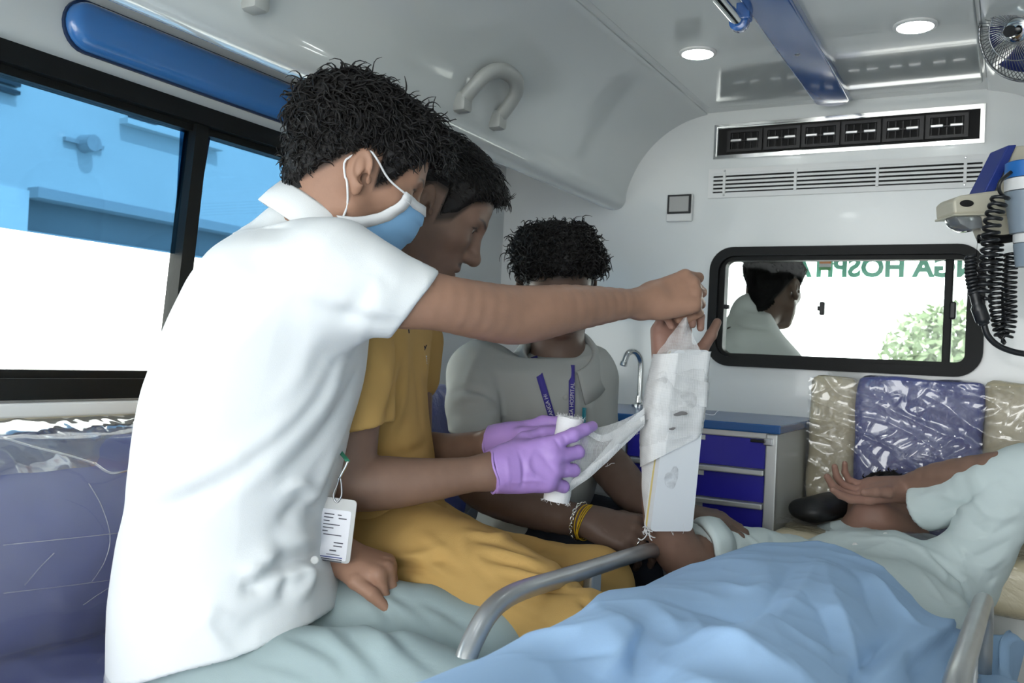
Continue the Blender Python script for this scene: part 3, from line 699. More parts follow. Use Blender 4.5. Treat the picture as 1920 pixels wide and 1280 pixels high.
class Field:
    relief_of = None
    def __init__(s, prims=(), disp=None, cuts=(), off=0.0):
        s.pr = list(prims); s.disp = disp; s.cuts = list(cuts); s.off = off; s.folds = []
    def add(s, *q): s.pr += q; return s
    def base(s, p):
        if len(p) > 30000 and len(s.pr) > 16: return s.tiled(p)
        return s.plain(p)
    def tiled(s, p, cell=.17):
        """same values, worked out tile by tile with the few shapes that reach each tile"""
        p = p.astype(F32, copy=False); out = np.empty(len(p), F32)
        C = np.array([q.c for q in s.pr], F32); R = np.array([q.R + q.k + .03 for q in s.pr], F32)
        k = np.floor((p - p.min(0)) / F32(cell)).astype(np.int64); key = (k[:, 0] * 1000 + k[:, 1]) * 1000 + k[:, 2]
        o = np.argsort(key, kind='stable'); ks = key[o]; st = np.concatenate([[0], np.nonzero(np.diff(ks))[0] + 1, [len(ks)]])
        for a, b in zip(st[:-1], st[1:]):
            idx = o[a:b]; q = p[idx]; lo, hi = q.min(0), q.max(0)
            g = np.maximum(np.maximum(lo - C, C - hi), 0); dist = np.sqrt((g * g).sum(1))
            sel = np.nonzero(dist < R)[0]
            v = Field([s.pr[i] for i in sel]).plain(q) if len(sel) else np.full(len(q), 9.0, F32)
            far = np.nonzero(dist >= R)[0]
            far = [i for i in far if not s.pr[i].neg]
            if len(far): v = np.minimum(v, F32(min(dist[i] - s.pr[i].R for i in far)))
            out[idx] = v
        return out - F32(s.off)
    def plain(s, p):
        d = np.full(len(p), 9.0, F32); p = p.astype(F32, copy=False)
        for q in s.pr:
            r = p - np.asarray(q.c, F32); r = np.sqrt(np.einsum('ij,ij->i', r, r)) - F32(q.R)
            near = r < F32(q.k + 0.03)
            if near.all(): idx = slice(None)
            else:
                if not q.neg: np.minimum(d, np.where(near, F32(9.0), r), out=d)
                if not near.any(): continue
                idx = np.nonzero(near)[0]
            v = q(p[idx])
            d[idx] = smax(d[idx], -v, q.k) if q.neg else smin(d[idx], v, q.k)
        return d - s.off
    def __call__(s, p):
        d = s.base(p)
        for (o, n, k) in s.cuts:                   # keep the side that n points away from
            d = smax(d, (p - o) @ n, k)
        return d
    def within(s, lo, hi):
        """the same field, only with what reaches into a box"""
        c, r = (lo + hi) / 2, np.linalg.norm(hi - lo) / 2
        return Field([q for q in s.pr if np.all(np.asarray(q.c) > lo - q.R - q.k - .01) and np.all(np.asarray(q.c) < hi + q.R + q.k + .01)], s.disp, s.cuts, s.off)
    def hit(s, u, v, d0=0.7, d1=4.0):
        """surface point met first along a line of sight"""
        r = ray(u, v); L = np.linalg.norm(r); t = d0
        for _ in range(60):
            f = float(s.base(np.array([CAM + r * t]))[0])
            if f < 0.001 or t > d1: break
            t += max(f * 0.85, 0.0006) / L
        return CAM + r * min(t, d1)
    def fold(s, pts, w=0.012, amp=0.006, sharp=False):
        """raised (amp > 0) or sunken crease along pixels of the cloth"""
        h = [s.hit(*q) for q in pts]
        h = catmull(h, 3) if len(h) > 2 else h
        s.folds.append((np.array(h, F32), F32(w), F32(amp), sharp)); return s
    def relief(s, p):
        """how far the cloth stands out at the points p: creases and folds"""
        out = np.zeros(len(p), F32)
        for (h, w, amp, sharp) in s.folds:
            c = (h.min(0) + h.max(0)) / 2; R = np.linalg.norm(h.max(0) - h.min(0)) / 2 + (4.5 if sharp else 2.6) * w
            q = p - c; idx = np.nonzero(np.einsum('ij,ij->i', q, q) < R * R)[0]
            if not len(idx): continue
            q = p[idx]; best = np.full(len(q), 9.0, F32); bt = np.zeros(len(q), F32); n = len(h) - 1
            for i in range(n):
                ba = h[i + 1] - h[i]; r = q - h[i]; t = np.clip(r @ (ba / max(ba.dot(ba), 1e-9)), 0, 1); r = r - t[:, None] * ba
                d2 = np.einsum('ij,ij->i', r, r); m = d2 < best; best[m] = d2[m]; bt[m] = (i + t[m]) / n
            out[idx] += amp * np.sin(np.pi * (0.06 + 0.88 * bt)) ** 0.8 * (np.exp(-np.sqrt(best + (w * .12) ** 2) / w) if sharp else np.exp(-best / (w * w)))
        if s.disp is not None: out += s.disp(p)
        return out
def noise3(p, f, seed=0):
    """cheap smooth noise out of crossed sines"""
    rs = np.random.RandomState(seed); d = np.zeros(len(p))
    for i in range(5):
        a, b = unit(rs.randn(3)), unit(rs.randn(3)); ph = rs.rand(2) * 6.28
        d += np.sin((p @ a) * f * (0.7 + 0.25 * i) + ph[0] + 1.7 * np.sin((p @ b) * f * 0.6 + ph[1]))
    return d / 5
def ridged(p, f, seed=0, stretch=(1, 1, 1)):
    """creased cloth: sharp crests between soft hollows, 0..1"""
    q = p * np.asarray(stretch, F32); n = np.abs(noise3(q, f, seed)); m = np.abs(noise3(q, f * 1.9, seed + 2))
    return ((1 - np.minimum(n * 2.2, 1)) ** 1.5 + .45 * (1 - np.minimum(m * 2.2, 1)) ** 1.5).astype(F32)
def mesh_field(fn, lo, hi, h, project=2, clip=None):
    """surface nets on the active cells only -> verts, quads"""
    lo = np.asarray(lo, F32); hi = np.asarray(hi, F32); h = F32(h)
    B = 4; n = np.maximum(np.ceil((hi - lo) / h / (4 * B)).astype(int), 1)   # coarse blocks of 16 cells
    def grid(nn): return np.stack(np.meshgrid(*[np.arange(q) for q in nn], indexing='ij'), -1).reshape(-1, 3)
    cb = grid(n); cs = h * 16
    keep = []
    for i in range(0, len(cb), 200000):
        c = cb[i:i + 200000]; f = fn(lo + (c + 0.5) * cs); keep.append(c[np.abs(f) < cs * 0.95 + 0.02])
    cb = np.concatenate(keep)
    sub = grid((4, 4, 4)); fb = (cb[:, None] * 4 + sub[None]).reshape(-1, 3); fs = h * 4
    f = fn(lo + (fb + 0.5) * fs); fb = fb[np.abs(f) < fs * 1.05 + 0.004]
    if not len(fb): raise ValueError('nothing to mesh')
    cells = (fb[:, None] * 4 + sub[None]).reshape(-1, 3).astype(np.int64)
    N = (n * 16 + 2).astype(np.int64)
    key = lambda c: (c[..., 0] * N[1] + c[..., 1]) * N[2] + c[..., 2]
    off = np.array([(i, j, k) for i in (0, 1) for j in (0, 1) for k in (0, 1)])
    ck = key(cells[:, None] + off[None])
    uk, inv = np.unique(ck.ravel(), return_inverse=True)
    uc = np.stack([uk // (N[1] * N[2]), (uk // N[2]) % N[1], uk % N[2]], 1)
    val = fn((lo + uc.astype(F32) * h))
    cv = val[inv].reshape(-1, 8); neg = cv < 0
    act = neg.any(1) & ~neg.all(1)
    cells, cv, neg = cells[act], cv[act], neg[act]
    acc = np.zeros((len(cells), 3)); cnt = np.zeros(len(cells))
    for a in range(8):
        for bit in (4, 2, 1):
            if a & bit: continue
            b = a | bit; m = neg[:, a] != neg[:, b]
            t = np.where(m, cv[:, a] / np.where(m, cv[:, a] - cv[:, b], 1), 0)
            acc += np.where(m[:, None], off[a] + t[:, None] * (off[b] - off[a]), 0); cnt += m
    vtx = (lo + (cells + acc / cnt[:, None]).astype(F32) * h)
    k = key(cells); order = np.argsort(k); ks = k[order]
    def look(c):
        q = key(c); i = np.clip(np.searchsorted(ks, q), 0, len(ks) - 1); ok = ks[i] == q
        return np.where(ok, order[i], -1)
    quads = []
    for axis in range(3):
        bit = (4, 2, 1)[axis]
        m = neg[:, 0] != neg[:, bit]
        c = cells[m]; o1 = np.zeros(3, int); o2 = np.zeros(3, int); o1[(axis + 1) % 3] = 1; o2[(axis + 2) % 3] = 1
        q = np.stack([look(c), look(c - o1), look(c - o1 - o2), look(c - o2)], 1)
        fl = neg[m][:, 0]; q[~fl] = q[~fl][:, ::-1]
        quads.append(q[(q >= 0).all(1)])
    q = np.concatenate(quads)
    e = h * F32(0.25); I3 = np.eye(3, dtype=F32)
    for _ in range(project):
        f0 = fn(vtx); g = np.stack([fn(vtx + e * I3[0]) - f0, fn(vtx + e * I3[1]) - f0, fn(vtx + e * I3[2]) - f0], 1) / e
        vtx = vtx - np.clip(f0 / np.maximum((g ** 2).sum(1), 0.3), -h, h)[:, None] * g
    if clip is not None:
        keepv = clip(vtx); q = q[keepv[q].all(1)]
        used = np.unique(q); mp = np.full(len(vtx), -1); mp[used] = np.arange(len(used)); vtx, q = vtx[used], mp[q]
    return vtx, q
def body_mesh(name, parts, material, parent=None, attr=None):
    """several meshed pieces of one field joined into one object; attr(verts) -> rgb per vertex"""
    vs_, qs, n = [], [], 0
    for (v, q) in parts: vs_.append(v); qs.append(q + n); n += len(v)
    v = np.concatenate(vs_); q = np.concatenate(qs)
    o = obj_from(name, v, q, material, parent, True)
    if attr is not None:
        c = attr(v); ca = o.data.color_attributes.new('tone', 'FLOAT_COLOR', 'POINT')
        ca.data.foreach_set('color', np.concatenate([c, np.ones((len(c), 1))], 1).astype(np.float32).ravel())
    return o
def lims(pts, pad):
    pts = np.array(pts); return pts.min(0) - pad, pts.max(0) + pad

# ------------------------------------------------------------------ anatomy
def frame(fwd, up):
    f = unit(fwd); r = unit(np.cross(f, up)); u = np.cross(r, f)
    return np.stack([r, f, u], 1)                  # columns: right, forward, up
HAIR_Y = [-.13, -.092, -.070, -.050, -.032, -.012, .012, .022, .045, .060, .075, .088, .13]
HAIR_Z = [-.066, -.062, -.036, -.006, .020, .040, .040, -.010, .008, .050, .064, .075, .080]
class Head:
    """head in its own frame: origin between the ears, y to the nose, z up"""
    def __init__(s, c, fwd, up, sc=1.0, brow=0.0, mouth_open=0.0, slim=1.0, hairz=0.0):
        s.c, s.M, s.sc, s.hz = np.asarray(c, float), frame(fwd, up), sc, hairz
        a = []
        L = lambda *q: s.w(q)
        E = lambda c_, r_, k=0.02, neg=False, M=None: a.append(Ell(L(*c_), np.array(r_) * sc, s.M if M is None else s.M @ M, k * sc, neg))
        C = lambda p, q, r0, r1, k=0.02, neg=False: a.append(Cone(L(*p), L(*q), r0 * sc, r1 * sc, k * sc, neg))
        E((0, -.010, .043), (.075 * slim, .098, .083))
        E((0, .030, -.015), (.062 * slim, .066, .085), 0.04)
        E((0, .044, .058), (.058 * slim, .052, .048), 0.03)
        for sx in (-1, 1):
            C((sx * .056 * slim, .004, -.050), (sx * .022, .070, -.092), .020, .018, 0.035)
            E((sx * .044 * slim, .060, -.010), (.022, .026, .020), 0.03)
            C((sx * .046, .074, .034), (sx * .010, .093, .034), .008, .008, 0.018)
        E((0, .080, -.094), (.022, .018, .016), 0.025)
        E((0, .080, -.052), (.032, .024, .030), 0.025)
        for sx in (-1, 1):
            E((sx * .033, .105, .016), (.019, .018, .012), 0.014, True)
            E((sx * .032, .077, .017), (.0155, .0150, .0145), 0.006)
            E((sx * .0335, .0945, .0155), (.0145, .0125, .0052), 0.002, True)
        C((0, .093, .030), (0, .117, -.018), .0075, .0100, 0.016)
        E((0, .119, -.023), (.0115, .0115, .0105), 0.012)
        for sx in (-1, 1):
            E((sx * .0125, .107, -.026), (.0075, .0105, .008), 0.008)
            E((sx * .006, .116, -.0335), (.0035, .006, .004), 0.003, True)
        mo = mouth_open
        E((0, .0985, -.0525), (.023, .0095, .0065), 0.008); E((0, .0965, -.0655 - mo), (.020, .0095, .0075), 0.008)
        for sx in (-1, 1): C((0, .108, -.0585 - mo / 2), (sx * .021, .098, -.059 - mo / 2), .0014 + mo * .5, .001, 0.003, True)
        # ears
        R = lambda ang: np.array([[math.cos(ang), -math.sin(ang), 0], [math.sin(ang), math.cos(ang), 0], [0, 0, 1]])
        for sx in (-1, 1):
            Me = R(-sx * 0.45) @ np.array([[1, 0, 0], [0, math.cos(.18), -math.sin(.18)], [0, math.sin(.18), math.cos(.18)]])
            xe = sx * (.074 * slim + .008)
            E((xe, -.012, .006), (.0075, .019, .031), 0.006, False, Me)
            E((xe - sx * .001, -.004, -.022), (.006, .009, .012), 0.006, False, Me)
            E((xe + sx * .0075, -.010, .010), (.0055, .0125, .021), 0.004, True, Me)
            E((xe + sx * .005, -.003, -.004), (.006, .007, .011), 0.004, True, Me)
            E((xe + sx * .002, -.012, .008), (.0035, .006, .013), 0.004, False, Me)
            E((xe + sx * .001, .008, -.004), (.004, .004, .007), 0.004, False, Me)
        s.prims = a
        s.scalp = Field([Ell(L(0, -.010, .043), np.array([.075 * slim, .098, .083]) * sc, s.M, .02), Ell(L(0, .030, -.015), np.array([.062 * slim, .066, .085]) * sc, s.M, .04 * sc),
                         Ell(L(0, .044, .058), np.array([.058 * slim, .052, .048]) * sc, s.M, .03 * sc), Cone(L(0, -.04, -.03), L(0, -.05, -.10), .052 * sc, .052 * sc, .03)])
    def w(s, q): return s.c + s.M @ (np.asarray(q, float) * s.sc)
    def loc(s, p): return (p - s.c) @ s.M / s.sc
    def hairmask(s, l): return l[:, 2] - s.hz - np.interp(l[:, 1], HAIR_Y, HAIR_Z)
    def tone(s, p, col, skin):
        """lips, brows, moustache, stubble on top of the skin colour"""
        l = s.loc(p); ax_ = np.abs(l[:, 0])
        def blob(c, r, st, rgb):
            m = np.exp(-(((ax_ - c[0]) / r[0]) ** 2 + ((l[:, 1] - c[1]) / r[1]) ** 2 + ((l[:, 2] - c[2]) / r[2]) ** 2) ** 2) * st
            col[:] = col * (1 - m[:, None]) + np.array(rgb) * m[:, None]
        near = (l ** 2).sum(1) < 0.19 ** 2
        if not near.any(): return
        lip = np.array(skin) * np.array([0.80, 0.62, 0.62])
        blob((0, .106, -.0515), (.021, .014, .0055), .85, lip); blob((0, .104, -.0665), (.019, .014, .0075), .85, lip)
        hair = np.array([.012, .010, .009])
        for i in range(6):
            t = i / 5; blob((.014 + .033 * t, .096 - .020 * t * t, .0355 + .0045 * math.sin(t * 2.4)), (.007, .012, .0038 - .0012 * t), .9, hair)
        for i in range(5):
            t = i / 4; blob((.021 + .026 * t, .0935 - .010 * t * t, .0215 + .0025 * math.sin(t * 3.1) - .002 * t), (.005, .008, .0019), .95, hair)
        if s.mous:
            for i in range(4): blob((.003 + .006 * i, .107 - .002 * i, -.0425 - .0012 * i), (.005, .01, .0042), .75 * s.mous, hair)
            blob((0, .095, -.083), (.012, .02, .010), .25 * s.mous, hair)
        for i in range(4): blob((.052, .045 - .012 * i, -.035 - .012 * (i % 2)), (.03, .018, .03), .10, hair)
        hm = s.hairmask(l); m = np.clip((hm + .010) / .014, 0, 1) * ((ax_ > .02) | (l[:, 2] > 0)) * near * (np.abs(l[:, 0]) < .080)
        m *= .85; col[:] = col * (1 - m[:, None]) + hair * m[:, None]
    mous = 0.0
def hand_prims(wrist, fy, dz, right=True, curl=None, thumb=None, sc=1.0, spread=1.0, kk=0.010):
    """wrist point, finger direction, back-of-hand direction; curl: four triples of degrees; thumb: (out, fwd, palm) directions of its three bones"""
    fy = unit(fy); dz = unit(dz - fy * np.dot(dz, fy)); x = np.cross(fy, dz) * (-1 if right else 1)   # x: towards the thumb
    W = np.asarray(wrist, float)
    g = lambda a, b, c: W + (x * a + fy * b + dz * c) * sc
    out = []; tips = []
    mcp = [(.026, .090, .002), (.005, .094, .004), (-.015, .088, .002), (-.033, .078, -.002)]
    ln = [(.043, .026, .022), (.048, .030, .024), (.044, .028, .023), (.035, .021, .020)]
    rd = [(.0102, .0092, .0082, .0068), (.0104, .0094, .0084, .0070), (.0098, .0088, .0078, .0066), (.0088, .0078, .0070, .0060)]
    curl = curl or [(20, 25, 15)] * 4
    base = [(.018, .012, 0), (.006, .010, 0), (-.006, .010, 0), (-.017, .012, 0)]
    for i in range(4):
        b0, m = base[i], mcp[i]
        out.append(Cone(g(b0[0], b0[1], b0[2]), g(m[0], m[1], m[2] - .002), .0145 * sc, .0112 * sc, .016 * sc))
        out.append(Cone(g(b0[0] * 1.1, .02, -.006), g(m[0] * .95, m[1] - .012, -.009), .012 * sc, .0105 * sc, .016 * sc))
        p = np.array(m); ang = 0.0; sp = math.radians((6, 1, -4, -10)[i] * spread)
        for j in range(3):
            ang += math.radians(curl[i][j])
            d = np.array([math.sin(sp) * math.cos(ang), math.cos(sp) * math.cos(ang), -math.sin(ang)])
            q = p + d * ln[i][j]
            out.append(Cone(g(*p), g(*q), rd[i][j] * sc, rd[i][j + 1] * sc, (0.008 if j == 0 else 0.003) * sc))
            p = q
        tips.append((g(*p), x * d[0] + fy * d[1] + dz * d[2], unit(x * 0 + fy * math.sin(ang) + dz * math.cos(ang))))
    th = thumb or [(.75, .62, -.25), (.45, .88, -.15), (.30, .95, -.1)]
    p = np.array((.020, .022, -.008)); tl = (.046, .034, .028); tr = (.0155, .0120, .0105, .0082)
    for j in range(3):
        d = unit(th[j]); q = p + d * tl[j]
        out.append(Cone(g(*p), g(*q), tr[j] * sc, tr[j + 1] * sc, (0.016 if j == 0 else 0.004) * sc)); p = q
    tips.append((g(*p), x * d[0] + fy * d[1] + dz * d[2], None))
    out.append(Cone(g(0, -.012, 0), g(0, .014, 0), .0255 * sc, .023 * sc, .018 * sc))
    out.append(Ell(g(.012, .045, -.010), np.array([.018, .030, .012]) * sc, np.stack([x, fy, dz], 1), .014 * sc))
    out.append(Ell(g(-.022, .040, -.009), np.array([.014, .032, .012]) * sc, np.stack([x, fy, dz], 1), .014 * sc))
    return out, tips
def chain(pts, k=0.02):
    """pts: (point, radius) ... -> cones along a smooth curve"""
    if len(pts) > 4:
        c4 = catmull([np.append(p, r) for p, r in pts], 3); pts = [(q[:3], float(q[3])) for q in c4]
    return [Cone(pts[i][0], pts[i + 1][0], pts[i][1], pts[i + 1][1], k if i == 0 else .004) for i in range(len(pts) - 1)]
def rpx(px, d): return px * d / FPX

def hair_mesh(name, head, thick, parent, h=0.004, lump=0.006, seed=1, locks=1500, L=0.035, rc=0.005, rad=0.0017, comb=(0, .3, -.6), material=None, sidecut=None, turns=1.5, stray=.6):
    """hair: a lumpy cap grown out of the scalp plus curling locks, one mesh"""
    def fn(p):
        l = head.loc(p); m = head.hairmask(l)
        th = thick(l) * np.clip(m / .020 - .05, -.35, 1)
        near = np.abs(m) < 9
        n = noise3(l, 150, seed) * lump * 0.55 + noise3(l, 330, seed + 5) * lump * 0.35
        return head.scalp.base(p) - head.sc * (th + n * np.clip(m / .02, 0, 1) * np.clip(thick(l) / .02, .25, 1)) + 0.0035
    c = head.w((0, 0, .04)); lo, hi = c - .17 * head.sc, c + .17 * head.sc
    v, q = mesh_field(fn, lo, hi, h, 1)
    l = head.loc(v); keep = (head.hairmask(l) > -.022) & (l[:, 2] > -.085); q = q[keep[q].all(1)]
    used = np.unique(q); mp = np.full(len(v), -1); mp[used] = np.arange(len(used)); v, q = v[used], mp[q]
    # locks
    rs = np.random.RandomState(seed); l = head.loc(v); m = head.hairmask(l); ok = np.nonzero(m > .004)[0]
    tri_v, tri_q = [v], [q]; n = len(v)
    pick = rs.choice(ok, locks)
    e = .002
    p0 = v[pick]; f0 = fn(p0)
    N_ = np.stack([fn(p0 + e * ax3) - f0 for ax3 in (EX, EY, EZ)], 1); N_ /= np.linalg.norm(N_, axis=1)[:, None] + 1e-9
    lp = head.loc(p0); S = 8; G = 3
    cm = head.M @ np.asarray(comb, float)
    T = cm + stray * rs.randn(locks, 3); T -= N_ * (T * N_).sum(1)[:, None]; T /= np.linalg.norm(T, axis=1)[:, None]
    Bn = np.cross(N_, T)
    thl = np.clip(thick(lp) / .028, .25, 1.1); ll = L * thl * (0.6 + .8 * rs.rand(locks)); ph = rs.rand(locks) * 6.28; tw = turns * (0.6 + .8 * rs.rand(locks)) * 6.28 * np.sign(rs.randn(locks))
    rcc = rc * thl * (.5 + rs.rand(locks)); lift = (.10 + .32 * rs.rand(locks))
    cent = []
    for i in range(S):
        t = i / (S - 1)
        r_ = rcc * min(1, t * 3)
        cent.append(p0 + T * (ll * t)[:, None] + N_ * (-.002 + lift * ll * .55 * math.sin(math.pi * min(t * .9, .9)) + r_ * np.sin(ph + tw * t))[:, None] + Bn * (r_ * np.cos(ph + tw * t))[:, None])
    cent = np.array(cent)                            # S x locks x 3
    rings = []
    for i in range(S):
        tg = cent[min(i + 1, S - 1)] - cent[max(i - 1, 0)]; tg /= np.linalg.norm(tg, axis=1)[:, None] + 1e-9
        s1 = np.cross(tg, N_); s1 /= np.linalg.norm(s1, axis=1)[:, None] + 1e-9; s2 = np.cross(tg, s1)
        w = rad * (1.0 - .75 * (i / (S - 1)) ** 2) * (.6 + .6 * thl)
        for g in range(G):
            a = 2 * math.pi * g / G; rings.append(cent[i] + (s1 * math.cos(a) * 1.5 + s2 * math.sin(a)) * w[:, None])
    R_ = np.array(rings)                             # S*G x locks x 3
    base = np.arange(locks) + n
    for i in range(S - 1):
        for g in range(G):
            a, b = i * G + g, i * G + (g + 1) % G
            tri_q.append(np.stack([base + a * locks, base + b * locks, base + (b + G) * locks, base + (a + G) * locks], 1))
    tri_v.append(R_.reshape(-1, 3))
    return obj_from(name, np.concatenate(tri_v), np.concatenate(tri_q), material or 'hair', parent, True)

# ------------------------------------------------------------------ body materials
def skin_mat(name, rough=0.48):
    m, nt, b = nodes(name); N, L = nt.nodes, nt.links
    at = N.new('ShaderNodeAttribute'); at.attribute_name = 'tone'
    nz = N.new('ShaderNodeTexNoise'); nz.inputs['Scale'].default_value = 35; nz.inputs['Detail'].default_value = 4
    tc = N.new('ShaderNodeTexCoord'); L.new(tc.outputs['Object'], nz.inputs['Vector'])
    mr = N.new('ShaderNodeMapRange'); mr.inputs['To Min'].default_value = 0.86; mr.inputs['To Max'].default_value = 1.14
    L.new(nz.outputs['Fac'], mr.inputs['Value'])
    mx = N.new('ShaderNodeVectorMath'); mx.operation = 'SCALE'
    L.new(at.outputs['Color'], mx.inputs[0]); L.new(mr.outputs['Result'], mx.inputs['Scale']); L.new(mx.outputs[0], b.inputs['Base Color'])
    b.inputs['Roughness'].default_value = rough; b.inputs['Specular IOR Level'].default_value = 0.28
    b.inputs['Subsurface Weight'].default_value = 0.0; b.inputs['Subsurface Radius'].default_value = (0.010, 0.004, 0.002); b.inputs['Subsurface Scale'].default_value = 1.0
    n2 = N.new('ShaderNodeTexNoise'); n2.inputs['Scale'].default_value = 420; n2.inputs['Detail'].default_value = 3; L.new(tc.outputs['Object'], n2.inputs['Vector'])
    bp = N.new('ShaderNodeBump'); bp.inputs['Strength'].default_value = 0.12; bp.inputs['Distance'].default_value = 0.001
    L.new(n2.outputs['Fac'], bp.inputs['Height']); L.new(bp.outputs['Normal'], b.inputs['Normal'])
    return m
MT['skin'] = skin_mat('skin')
MT['hair'] = mat('black_hair', (0.0080, 0.0072, 0.0072), 0.5, spec=0.35, bump=0.6, bscale=300, stretch=(1, 1, 3))
MT['eye'] = mat('eye_white', (0.42, 0.39, 0.36), 0.12, coat=1)
MT['iris'] = mat('dark_iris', (0.012, 0.007, 0.005), 0.08, coat=1)
def cloth(name, col, rough=0.85, weave=900, b=0.35, sheen=0.0, vary=0.04): return mat(name, col, rough, spec=0.25, bump=b, bscale=weave, bdetail=2, sheen=sheen, vary=vary, vscale=5, bdist=0.0006)
MT['polo'] = cloth('white_polo_cotton', (0.79, 0.82, 0.83))
MT['green_trim'] = cloth('green_collar_stripe', (0.06, 0.30, 0.18))
MT['teal_trouser'] = cloth('grey_green_trouser_cloth', (0.36, 0.45, 0.46))
MT['mustard'] = cloth('mustard_scrub_cotton', (0.54, 0.34, 0.115))
MT['grey_shirt'] = cloth('grey_shirt_cotton', (0.36, 0.375, 0.36))
MT['navy'] = cloth('navy_trouser_cloth', (0.018, 0.022, 0.032))
MT['mint'] = cloth('pale_mint_shirt_cotton', (0.66, 0.76, 0.76), vary=0.03)
MT['glove'] = mat('purple_nitrile', (0.45, 0.28, 0.68), 0.42, spec=0.4, bump=0.25, bscale=90, bdetail=3, bdist=0.0015)
MT['mask_blue'] = cloth('blue_mask_fabric', (0.25, 0.50, 0.80), rough=0.7)
MT['mask_white'] = cloth('white_mask_edge', (0.78, 0.80, 0.82), rough=0.7)
def eye(head, sx, parent, look=(0, 1, 0)):
    c = head.w((sx * .032, .0775, .0165)); r = .0125 * head.sc
    lk = unit(head.M @ unit(look)); a = unit(np.cross(lk, EZ)); b = np.cross(lk, a)
    def ball(rr, c0, n=16, m=20, lim=math.pi):
        v = [c0 + rr * (math.cos(i / n * lim) * lk + math.sin(i / n * lim) * (math.cos(2 * math.pi * j / m) * a + math.sin(2 * math.pi * j / m) * b)) for i in range(n + 1) for j in range(m)]
        f = [(i * m + j, i * m + (j + 1) % m, (i + 1) * m + (j + 1) % m, (i + 1) * m + j) for i in range(n) for j in range(m)]
        return v, f
    v, f = ball(r, c); o = obj_from('eye', v, f, 'eye', parent, True)
    v, f = ball(r * 1.012, c, 6, 20, 0.50); obj_from('iris', v, f, 'iris', o, True)

HR = unit(np.array([CR[0], CR[1], 0.0])); HF = unit(np.array([CF[0], CF[1], 0.0]))    # level right / ahead
def torso(rows, k=0.03, power=2.3, blur=2.0):
    """rows: (v, left edge u, right edge u, distance, half depth)"""
    st = []
    for (v, ul, ur, d, hd) in rows:
        c = P((ul + ur) / 2, v, d); st.append((c[2], c, rpx((ur - ul) / 2, d), hd))
    return Loft(st, EZ, HR, HF, k, power, blur)
def person(name, field, lo, hi, hc, fine, tones, label):
    """one continuous skin: coarse where clothes cover it, fine at face and hands"""
    fine = [(np.asarray(a), np.asarray(b), h) for a, b, h in fine]
    inb = lambda v, a, b, m: ((v > a + m) & (v < b - m)).all(1)
    parts = []
    def cl(v):
        k = np.ones(len(v), bool)
        for a, b, h in fine: k &= ~inb(v, a, b, hc * 1.6)
        return k
    parts.append(mesh_field(field, lo, hi, hc, 1, cl))
    for i, (a, b, h) in enumerate(fine):
        def cl2(v, i=i):
            k = inb(v, fine[i][0], fine[i][1], 0)
            for a2, b2, h2 in fine[:i]: k &= ~inb(v, a2, b2, fine[i][2] * 2.2)
            return k
        parts.append(mesh_field(field.within(a - 2 * h, b + 2 * h), a - 2 * h, b + 2 * h, h, 1, cl2))
    o = body_mesh(name, parts, 'skin', None, tones)
    tag(o, label, 'person'); return o
def box_around(pts, pad):
    pts = np.array(pts); return pts.min(0) - pad, pts.max(0) + pad
def vnormals(v, q):
    n = np.zeros_like(v); a = np.cross(v[q[:, 2]] - v[q[:, 0]], v[q[:, 3]] - v[q[:, 1]])
    for k in range(4):
        for c in range(3): n[:, c] += np.bincount(q[:, k], a[:, c], len(v))
    return n / (np.linalg.norm(n, axis=1)[:, None] + 1e-12)
def garment(name, field, pts, pad, h, material, parent, project=1, relief=None):
    lo, hi = box_around(pts, pad); v, q = mesh_field(field, lo, hi, h, project)
    rf = relief or field
    v = v + vnormals(v, q) * rf.relief(v)[:, None]
    return obj_from(name, v, q, material, parent, True)
def nails(tips, parent, sc=1.0, which=(0, 1, 2, 3)):
    for i in which:
        p, d, up = tips[i]
        if up is None: continue
        x = np.cross(d, up); c = p + up * .0052 * sc - d * .0005
        v, f = [], []
        for a in range(5):
            for b in range(5):
                s_, t_ = (a - 2) / 2, (b - 2) / 2
                v.append(c + x * s_ * .0048 * sc + d * t_ * .0055 * sc + up * (.0016 - .0018 * s_ * s_ - .0006 * t_ * t_) * sc)
        for a in range(4):
            for b in range(4): f.append((a * 5 + b, a * 5 + b + 1, a * 5 + b + 6, a * 5 + b + 5))
        obj_from('fingernail', v, f, 'nail', parent, True)
MT['nail'] = mat('fingernail', (0.50, 0.30, 0.24), 0.3, coat=0.4)

# ------------------------------------------------------------------ clear film over the upholstery
def film(name, fn, nu, nv, parent, m='film', seed=0, amp=.006, f=26, folds=(), stretch=(1, 1, 1)):
    v = np.array([fn(i / (nu - 1), j / (nv - 1)) for i in range(nu) for j in range(nv)], F32)
    q = np.array([[i * nv + j, (i + 1) * nv + j, (i + 1) * nv + j + 1, i * nv + j + 1] for i in range(nu - 1) for j in range(nv - 1)])
    n = vnormals(v, q)
    if ((CAM - v) * n).sum() < 0: n = -n
    hgt = ridged(v, f, seed, stretch) * amp + ridged(v, f * 2.3, seed + 9, stretch) * amp * .45
    return obj_from(name, v + n * (hgt[:, None] + .002), q, m, parent, True)
film('film', lambda a, b: np.array([-.452 + .70 * a, 2.397, .565 + .39 * b]), 240, 150, se, 'film', 3, .013, 15, stretch=(1, 1, 1.5))
film('seat_film', lambda a, b: np.array([-.455 + .75 * a, 2.06 + .34 * b, .617]), 160, 90, se, 'film', 8, .010, 16)
_bp = catmull([(a, b, 0) for a, b in ((-1.262, .49), (-1.247, .57), (-1.254, .66), (-1.282, .742), (-1.330, .794), (-1.385, .812), (-1.445, .822))], 6)
def _bf(a, b):
    y = -.2 + 1.95 * a; t = b * (len(_bp) - 1); i = min(int(t), len(_bp) - 2); p = _bp[i] * (1 - t + i) + _bp[i + 1] * (t - i); return np.array([p[0], y, p[1]])
